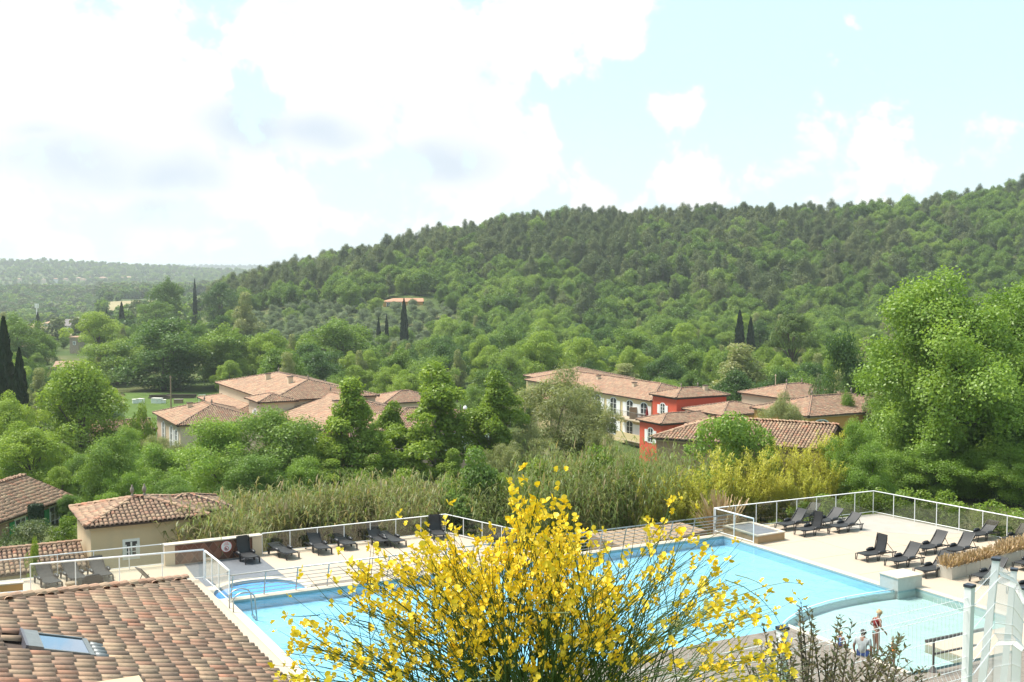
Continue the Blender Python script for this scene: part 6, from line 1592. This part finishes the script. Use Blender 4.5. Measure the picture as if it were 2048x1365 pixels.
# ================================================================ people
def skin_obj(name, V, E_, Rd, m, parent, root=0, sub=2):
    me = bpy.data.meshes.new(name); me.from_pydata([tuple(v) for v in V], E_, []); me.materials.append(M[m])
    o = bpy.data.objects.new(name, me); COL.objects.link(o); o.parent = parent
    md = o.modifiers.new('skin', 'SKIN'); md.use_smooth_shade = True
    for i, r in enumerate(Rd):
        me.skin_vertices[0].data[i].radius = (r, r) if not hasattr(r, '__len__') else r
        me.skin_vertices[0].data[i].use_root = (i == root)
    s = o.modifiers.new('sub', 'SUBSURF'); s.levels = sub; s.render_levels = sub
    return o
def person(label, loc, rz, J, hair, hairlen, clothes, hgt, hands=True):
    """J: named joints in metres; one continuous body, hair and clothes as children"""
    root = empty('person', loc, rz, label, 'person')
    names = list(J); ix = {n: i for i, n in enumerate(names)}; V = [Vector(J[n][:3]) * hgt for n in names]; Rd = [J[n][3] * hgt for n in names]
    CH = ['pelvis spine chest neck head', 'chest shl ell wrl hal', 'chest shr elr wrr har', 'pelvis hpl knl anl tol', 'pelvis hpr knr anr tor']
    E_ = []
    for c in CH:
        q = c.split(); E_ += [(ix[a], ix[b]) for a, b in zip(q[:-1], q[1:]) if a in ix and b in ix]
    if hands:
        for h_, w_ in (('hal', 'wrl'), ('har', 'wrr')):
            d = (V[ix[h_]] - V[ix[w_]]).normalized(); s = d.orthogonal().normalized(); n_ = d.cross(s)
            for k, (sp, ln) in enumerate(((-.9, .045), (-.45, .07), (0, .078), (.4, .072), (.8, .058))):
                V.append(V[ix[h_]] + (d * ln + s * sp * .03 + n_ * .012) * hgt); Rd.append(.0085 * hgt); E_.append((ix[h_], len(V) - 1))
    body = skin_obj('body', V, E_, Rd, 'skin', root)
    hd = Vector(J['head'][:3]) * hgt; nk = Vector(J['neck'][:3]) * hgt; up = (hd - nk).normalized(); r = J['head'][3] * hgt
    b = MB()
    for k in range(7):
        an = math.pi * .62 * k / 6; b_r = r * 1.12 * math.sin(max(an, .12)); c = hd + up * (r * 1.1 * math.cos(an)) - Vector((.012, 0, 0))
        for q in range(10):
            a2 = 2 * math.pi * q / 10; s = up.orthogonal().normalized(); t = up.cross(s); b.v.append(tuple(c + s * b_r * math.cos(a2) + t * b_r * math.sin(a2)))
    for k in range(6):
        for q in range(10): b.f.append((k * 10 + q, k * 10 + (q + 1) % 10, k * 10 + 10 + (q + 1) % 10, k * 10 + 10 + q)); b.m.append(0); b.r.append(.5)
    b.f.append(tuple(range(10))); b.m.append(0); b.r.append(.5)
    if hairlen: b.tube([hd + up * r * .9 - Vector((r * .5, 0, 0)), hd + up * r * 1.25 - Vector((r * .8, 0, 0))], [r * .45, r * .35], 8)
    b.build('hair', M[hair], root, local=True, smooth=True)
    for nm, m_, chain in clothes:
        vv = [Vector(J[n][:3]) * hgt if isinstance(n, str) else Vector(n[:3]) * hgt for n, _ in chain['v']]; rr = [q * hgt for _, q in chain['v']]
        skin_obj(nm, vv, chain['e'], rr, m_, root)
    return root
STAND = dict(pelvis=(0, 0, .52, .062), spine=(.01, 0, .64, .058), chest=(.035, 0, .755, .062), neck=(.06, 0, .84, .026), head=(.085, 0, .92, .058),
             shl=(.035, .10, .79, .030), ell=(-.02, .15, .65, .022), wrl=(.09, .13, .57, .016), hal=(.12, .12, .54, .018),
             shr=(.035, -.10, .79, .030), elr=(.0, -.15, .65, .022), wrr=(.10, -.15, .56, .016), har=(.13, -.15, .53, .018),
             hpl=(0, .05, .48, .052), knl=(.012, .055, .27, .034), anl=(0, .055, .04, .021), tol=(.07, .06, .012, .018),
             hpr=(0, -.05, .48, .052), knr=(.015, -.055, .27, .034), anr=(.01, -.055, .04, .021), tor=(.08, -.06, .012, .018))
person('woman with dark red top and tied up hair standing at the shallow pool edge', G(1751, 1313, 0.03), R(20), STAND, 'hair_blond', True,
       [('top', 'cloth_red', dict(v=[((.012, 0, .635), .080), ((.02, 0, .70), .088), ((.035, 0, .765), .092), ((.045, 0, .81), .065)], e=[(0, 1), (1, 2), (2, 3)])),
        ('bikini_bottom', 'cloth_teal', dict(v=[((0, 0, .475), .074), ((0, 0, .53), .076), ((.003, 0, .555), .068)], e=[(0, 1), (1, 2)]))], 1.62)
SIT = dict(pelvis=(0, 0, .06, .075), spine=(.01, 0, .18, .072), chest=(.03, 0, .30, .075), neck=(.05, 0, .39, .032), head=(.07, 0, .465, .06),
           shl=(.03, .115, .33, .038), ell=(.02, .17, .19, .028), wrl=(.06, .17, .08, .019), hal=(.09, .16, .04, .02),
           shr=(.03, -.115, .33, .038), elr=(.02, -.17, .19, .028), wrr=(.06, -.17, .08, .019), har=(.09, -.16, .04, .02),
           hpl=(.05, .06, .055, .055), knl=(.26, .08, .07, .038), anl=(.30, .08, -.14, .024), tol=(.36, .08, -.16, .02),
           hpr=(.05, -.06, .055, .055), knr=(.26, -.08, .07, .038), anr=(.30, -.08, -.14, .024), tor=(.36, -.08, -.16, .02))
person('dark haired person in mottled grey shirt sitting on the wooden deck edge', G(1724, 1313, 0.02), R(58), SIT, 'hair_dark', False,
       [('shirt', 'cloth_grey', dict(v=[((0, 0, .055), .085), ((.01, 0, .18), .084), ((.03, 0, .30), .086), ((.045, 0, .35), .06), ((.03, .12, .325), .046), ((.022, .16, .22), .038), ((.03, -.12, .325), .046), ((.022, -.16, .22), .038)], e=[(0, 1), (1, 2), (2, 3), (2, 4), (4, 5), (2, 6), (6, 7)])),
        ('shorts', 'cloth_blue', dict(v=[((0, 0, .04), .08), ((.05, .06, .055), .062), ((.17, .075, .062), .052), ((.05, -.06, .055), .062), ((.17, -.075, .062), .052)], e=[(0, 1), (1, 2), (0, 3), (3, 4)]))], 1.72)
person('child in blue sitting on the deck edge left of the grey shirted adult', G(1680, 1296, 0.02), R(50), SIT, 'hair_blond', False,
       [('shirt', 'cloth_blue', dict(v=[((0, 0, .055), .085), ((.01, 0, .18), .084), ((.03, 0, .30), .086), ((.045, 0, .35), .06)], e=[(0, 1), (1, 2), (2, 3)]))], 1.08)
td = person('blond toddler with orange armbands standing in the shallow water', G(1788, 1338, -0.25), R(170), dict(STAND, ell=(.0, .19, .70, .022), wrl=(.05, .25, .62, .018), hal=(.06, .28, .6, .02), elr=(.0, -.19, .70, .022), wrr=(.05, -.25, .62, .018), har=(.06, -.28, .6, .02)), 'hair_blond', False,
       [('swimsuit', 'cloth_teal', dict(v=[((0, 0, .47), .072), ((.01, 0, .62), .07), ((.035, 0, .76), .07)], e=[(0, 1), (1, 2)]))], 0.92)
for s in (-1, 1):
    b = MB(); b.tube([Vector((.03, .12 * s, .77)) * .92, Vector((.005, .175 * s, .71)) * .92], [.075, .075], 10); b.build('armband', M['orange_float'], td, local=True, smooth=True)

# ================================================================ white wire fence
fr = [Vector((2.10, 8.93, 10.17)), P(1939, 1188, 10.0), P(1992, 1133, 11.0), P(2028, 1152, 12.6), P(2046, 1188, 15.0)]
fr.insert(0, fr[0] + (fr[0] - fr[1]).normalized() * 2.2 + Vector((0, 0, .05)))
wf = empty('wire_fence', fr[2] - Vector((0, 0, 1.7)), 0, 'white welded wire mesh fence with square posts in the lower right', 'fence')
lean = [0, 0, .01, .09, .07, .05]
for i, p in enumerate(fr):
    g_ = Vector((p.x, p.y, float(HT(p.x, p.y)) - .2)); tp_ = p + Vector((0, 0, .06)); bt = Vector((tp_.x - lean[i] * (tp_.z - g_.z), tp_.y, g_.z))
    nx_ = fr[min(i + 1, len(fr) - 1)] - fr[max(i - 1, 0)]; an = math.atan2(nx_.y, nx_.x)
    b = MB(); hx = .033; c_, s_ = math.cos(an) * hx, math.sin(an) * hx
    cr = [Vector((c_ - s_, s_ + c_, 0)), Vector((-c_ - s_, -s_ + c_, 0)), Vector((-c_ + s_, -s_ - c_, 0)), Vector((c_ + s_, s_ - c_, 0))]
    b.add([bt + q for q in cr] + [tp_ + q for q in cr], [(0, 1, 5, 4), (1, 2, 6, 5), (2, 3, 7, 6), (3, 0, 4, 7), (4, 5, 6, 7)]); po = b.build('post', M['white_metal'], wf)
    b = MB(); b.box(tp_ + Vector((0, 0, .012)), (.078, .078, .024), an); inst('post_cap', b.mesh('post_cap', M['black_cap'], tuple(wf.location)), po)
def wire(b, pts, r=.0016):
    b.tube(pts, r, 4, cap=False)
for i in range(len(fr) - 1):
    p, q = fr[i], fr[i + 1]; L = (q - p).length; d = (q - p) / L; hz = Vector((d.x, d.y, 0)).normalized(); nrm = Vector((hz.y, -hz.x, 0))
    b = MB(); prof = [(.05, 0), (0, 0), (-.06, .045), (-.115, 0), (-.19, 0), (-.62, 0), (-.68, .04), (-.74, 0), (-1.16, 0), (-1.22, .04), (-1.28, 0), (-1.65, 0)]
    n = int(L / .05)
    for k in range(n + 1):
        base = p + d * (L * k / n); wire(b, [base + nrm * o_ + Vector((0, 0, z - .03)) for z, o_ in prof])
    b.build('vertical_wires', M['white_metal'], wf)
    b = MB()
    for z, o_ in ((0, 0), (-.06, .045), (-.115, 0), (-.32, 0), (-.52, 0), (-.62, 0), (-.68, .04), (-.74, 0), (-.95, 0), (-1.16, 0), (-1.22, .04), (-1.28, 0), (-1.5, 0)):
        wire(b, [p + nrm * (o_ + .004) + Vector((0, 0, z - .03)), q + nrm * (o_ + .004) + Vector((0, 0, z - .03))], .0030)
    b.build('horizontal_wires', M['white_metal'], wf)

# ================================================================ yellow broom
SIL = [(525, 1330), (560, 1290), (600, 1240), (640, 1185), (680, 1160), (760, 1112), (850, 1085), (950, 1100), (1010, 1060), (1060, 1025), (1130, 1050), (1200, 1090), (1280, 1130), (1360, 1080), (1420, 1095), (1500, 1112), (1565, 1190), (1545, 1260), (1600, 1310), (1625, 1365)]
SPIKE = [(800, 1028), (812, 1050), (850, 1052), (1018, 990), (1040, 984), (1048, 1000), (1075, 978), (1088, 986), (1100, 1000), (1128, 1008), (1150, 1040), (1020, 1025), (1345, 1005), (1372, 987), (1395, 1022), (700, 1125), (730, 1100), (890, 1060), (1180, 1062), (1300, 1060), (1440, 1062), (535, 1330), (560, 1295)]
def sil_top(px): return float(np.interp(px, [s[0] for s in SIL], [s[1] for s in SIL]))
rb_ = random.Random(99)
bx0 = Vector((0.10, 5.25, float(HT(0.1, 5.25)) - .05))
broom = empty('broom_bush', bx0, 0, 'tall yellow flowering broom bush in the foreground', 'bush')
stems = MB(); twigs = MB(); FL = []; pods = MB()
def q3(a, c, b, t): return a * (1 - t) ** 2 + c * (2 * t * (1 - t)) + b * t * t
def fdens(px, py):
    if 1240 < px < 1400 and py > 1090: return .30
    if px >= 1400: return .75
    if px < 640: return .7
    if py > 1180 and 640 < px < 760: return .45
    return 1.0
for k in range(480):
    px = rb_.triangular(530, 1620, 900) if k % 3 == 0 else rb_.uniform(530, 1615)
    top = sil_top(px); py = top + (abs(rb_.gauss(0, 55)) if k % 2 else rb_.uniform(20, 330))
    if k < len(SPIKE): px, py = SPIKE[k]
    if py > 1440: py = rb_.uniform(top, 1400)
    Y = rb_.uniform(4.55, 6.0); tip = P(px, py, Y)
    b0 = bx0 + Vector((rb_.gauss(0, .20) + (tip.x) * .12, rb_.gauss(0, .16), 0))
    side = tip.x - b0.x
    c = b0.lerp(tip, .5) + Vector((-side * .30, 0, .18 + .10 * abs(side)))
    pts = [q3(b0, c, tip, t) for t in (0, .2, .4, .55, .7, .82, .92, 1)]
    pts = [p + Vector((rb_.gauss(0, .006), rb_.gauss(0, .006), 0)) for p in pts]
    stems.tube(pts, [.0038, .0035, .0031, .0026, .0021, .0017, .0013, .0009], 3, cap=False)
    tips = [(q3(b0, c, tip, t), (tip - c).normalized()) for t in np.linspace(.82, 1.0, 9)]
    for j in range(rb_.choice((2, 3, 4))):
        t = rb_.uniform(.45, .92); st = q3(b0, c, tip, t); d = (q3(b0, c, tip, min(1, t + .05)) - st).normalized()
        d = (d + Vector((rb_.gauss(0, .38), rb_.gauss(0, .38), rb_.uniform(-.05, .35)))).normalized(); ln = rb_.uniform(.10, .30)
        e = st + d * ln + Vector((0, 0, .03)); twigs.tube([st, st.lerp(e, .5) + Vector((0, 0, -.008)), e], [.0022, .0016, .0008], 3, cap=False)
        for t2 in np.linspace(.7, 1.0, 3): tips.append((st.lerp(e, float(t2)), d))
    for p, d in tips:
        q = px_of(p)
        if q[1] > 1400 or rb_.random() > .34 * fdens(*q): continue
        for _ in range(rb_.choice((1, 2, 2))): FL.append((p + Vector((rb_.gauss(0, .013), rb_.gauss(0, .013), rb_.gauss(0, .012))), d))
    if rb_.random() < .25:
        p = q3(b0, c, tip, rb_.uniform(.6, .85)); pods.tube([p, p + Vector((rb_.gauss(0, .03), rb_.gauss(0, .02), .03)), p + Vector((rb_.gauss(0, .06), rb_.gauss(0, .03), .05))], [.002, .004, .001], 4)
# two long sprays reaching right over the water
for (a, m, e) in (((1400, 1225), (1560, 1150), (1600, 1168)), ((1450, 1160), (1530, 1180), (1570, 1265)), ((640, 1230), (600, 1235), (572, 1232)), ((1470, 1150), (1520, 1160), (1545, 1187))):
    pa, pm, pe = P(*a, 5.0), P(*m, 4.9), P(*e, 4.9); pts = [q3(pa, pm, pe, t) for t in (0, .25, .5, .75, 1)]; twigs.tube(pts, [.003, .0025, .002, .0016, .001], 3, cap=False)
    for t in (.75, .95, 1): FL.append((q3(pa, pm, pe, t), (pe - pm).normalized()))
o = stems.build('stems', M['stem_broom'], broom); o['kind'] = 'stuff'
o = twigs.build('twigs', M['stem_broom'], broom); o['kind'] = 'stuff'
o = pods.build('seed_pods', M['seed_pod'], broom); o['kind'] = 'stuff'
def flower_mesh(seed):
    rg = random.Random(seed); V = []; F = []
    def petal(c, ax, side, nrm, l, w_, cup):
        b = len(V); pts = [(0, 0), (.35, .42), (.75, .5), (1.0, .22), (1.05, 0), (1.0, -.22), (.75, -.5), (.35, -.42)]
        for (u, v) in pts: V.append(c + ax * (u * l) + side * (v * w_) + nrm * (cup * (u * u * .5 - abs(v) * .6) * l))
        m = len(V); V.append(c + ax * (.6 * l) + nrm * (cup * .35 * l))
        for i in range(8): F.append((m, b + i, b + (i + 1) % 8))
    x, y, z = Vector((1, 0, 0)), Vector((0, 1, 0)), Vector((0, 0, 1)); s = .0160
    petal(Vector((0, 0, .002)), (z + x * rg.uniform(-.2, .1)).normalized(), y, -x, s * 1.15, s * 1.5, .5)         # banner
    for sg in (-1, 1): petal(Vector((0, .001 * sg, 0)), (x + y * sg * .55 + z * rg.uniform(-.1, .2)).normalized(), (z * .8 - x * .2).normalized(), y * sg, s, s * .7, .4)   # wings
    petal(Vector((0, 0, -.001)), (x - z * .35).normalized(), y, -z, s * .95, s * .6, .6)                          # keel
    return V, F
FM = []
for i in range(4):
    V, F = flower_mesh(i); me = bpy.data.meshes.new('flower'); me.from_pydata([tuple(v) for v in V], [], F); me.materials.append(M['petal']); at = me.attributes.new('rnd', 'FLOAT', 'FACE'); at.data.foreach_set('value', [rb_.random() for _ in F]); FM.append((me, np.array([tuple(v) for v in V]), np.array(F)))
def fl_matrix(p, d):
    az = rb_.uniform(0, 6.28); sc = rb_.uniform(.8, 1.3)
    return Matrix.Translation(p - bx0) @ Matrix.Rotation(az, 4, 'Z') @ Matrix.Rotation(rb_.uniform(-.6, .5), 4, 'Y') @ Matrix.Rotation(rb_.uniform(-.4, .4), 4, 'X') @ Matrix.Scale(sc, 4)

FL.sort(key=lambda f: f[0].y + (50 if px_of(f[0])[1] > 1362 else 0))
for p, d in FL[:300]:
    o = inst('flower', FM[rb_.randrange(4)][0], broom); o.matrix_local = fl_matrix(p, d)
Vs, Fs, Rs, nv = [], [], [], 0
for p, d in FL[300:]:
    me, V, F = FM[rb_.randrange(4)]; m_ = np.array(fl_matrix(p, d)); Vs.append(V @ m_[:3, :3].T + m_[:3, 3]); Fs.append(F + nv); nv += len(V); Rs.append(np.full(len(F), rb_.random()))
o = inst('flowers', np_mesh('flowers', np.concatenate(Vs), np.concatenate(Fs), M['petal'], np.concatenate(Rs)), broom); o['kind'] = 'stuff'

# ================================================================ bronze leaved shrub
bs0 = Vector((1.75, 6.6, float(HT(1.75, 6.6)))); bs = empty('bronze_shrub', bs0, 0, 'bronze leaved upright shrub in front of the wire fence', 'shrub')
st = MB(); LC = []; LT = []; LN = []; LL_ = []
for k in range(84):
    px = rb_.uniform(1480, 1860); top = float(np.interp(px, [1480, 1510, 1560, 1595, 1650, 1700, 1760, 1810, 1860], [1320, 1235, 1260, 1188, 1235, 1222, 1300, 1262, 1345])); py = top + (abs(rb_.gauss(0, 12)) if k % 4 == 0 else rb_.uniform(15, 190)); Y = rb_.uniform(6.1, 7.1)
    tip = P(px, py, Y); b0 = Vector((bs0.x + (tip.x - bs0.x) * .55 + rb_.gauss(0, .05), Y + rb_.gauss(0, .1), bs0.z)); c = b0.lerp(tip, .5) + Vector((rb_.gauss(0, .03), 0, .03))
    pts = [q3(b0, c, tip, t) for t in (0, .25, .5, .75, 1)]; st.tube(pts, [.006, .005, .004, .003, .0015], 4, cap=False)
    ln = (tip - b0).length; n = int(ln * .62 / .022)
    for j in range(n):
        t = 1 - .62 * j / n; p = q3(b0, c, tip, t); az = (j % 2) * 1.57 + rb_.uniform(-.4, .4)
        for s in (0, math.pi):
            d = Vector((math.cos(az + s), math.sin(az + s), rb_.uniform(.2, 1.0))).normalized(); l = rb_.uniform(.028, .052) * (1.0 if t < .97 else .6)
            LC.append(p + d * l * .55); LT.append(d); LN.append(Vector((-d.x * d.z + rb_.gauss(0, .3), -d.y * d.z + rb_.gauss(0, .3), 1)).normalized()); LL_.append(l)
    if k % 4 == 1:                                                   # side spray
        p = q3(b0, c, tip, .8); d = Vector((rb_.choice((-1, 1)), rb_.gauss(0, .3), .5)).normalized(); e = p + d * rb_.uniform(.1, .2); st.tube([p, e], [.002, .001], 3, cap=False)
        for j in range(8):
            q = p.lerp(e, .3 + .09 * j); dd = (d + Vector((rb_.gauss(0, .6), rb_.gauss(0, .6), .3))).normalized(); LC.append(q + dd * .015); LT.append(dd); LN.append(Vector((rb_.gauss(0, .3), rb_.gauss(0, .3), 1)).normalized()); LL_.append(rb_.uniform(.02, .035))
st.build('stems', M['bark'], bs)
C = np.array([tuple(v - bs0) for v in LC]); T = unit(np.array([tuple(v) for v in LT])); Nn = np.array([tuple(v) for v in LN]); Nn = unit(Nn - T * (Nn * T).sum(1, keepdims=True)); L = np.array(LL_)
o = inst('leaves', np_mesh('leaves', leaf_quads(C, Nn, T, L, L * .42), np.arange(4 * len(L)).reshape(-1, 4), M['leaf_bronze'], rng.random(len(L))), bs); o['kind'] = 'stuff'

# ================================================================ haze: the air itself
HAZE = 0.00019
def haze_mat():
    m = bpy.data.materials.new('haze'); m.use_nodes = True; nt = NT(m.node_tree); out = nt.add('ShaderNodeOutputMaterial')
    v = nt.add('ShaderNodeVolumePrincipled', {'Color': (0.93, 0.97, 1.0, 1), 'Density': HAZE, 'Anisotropy': 0.3}); v.inputs['Density Attribute'].default_value = ''
    nt.link(v.outputs[0], out.inputs['Volume']); m.cycles.homogeneous_volume = True; return m
b = MB(); b.box((0, 4500, 20), (15000, 9200, 150)); hz_ = b.build('haze', haze_mat()); tag(hz_, 'thin pale haze in the valley air', None, None, 'stuff')
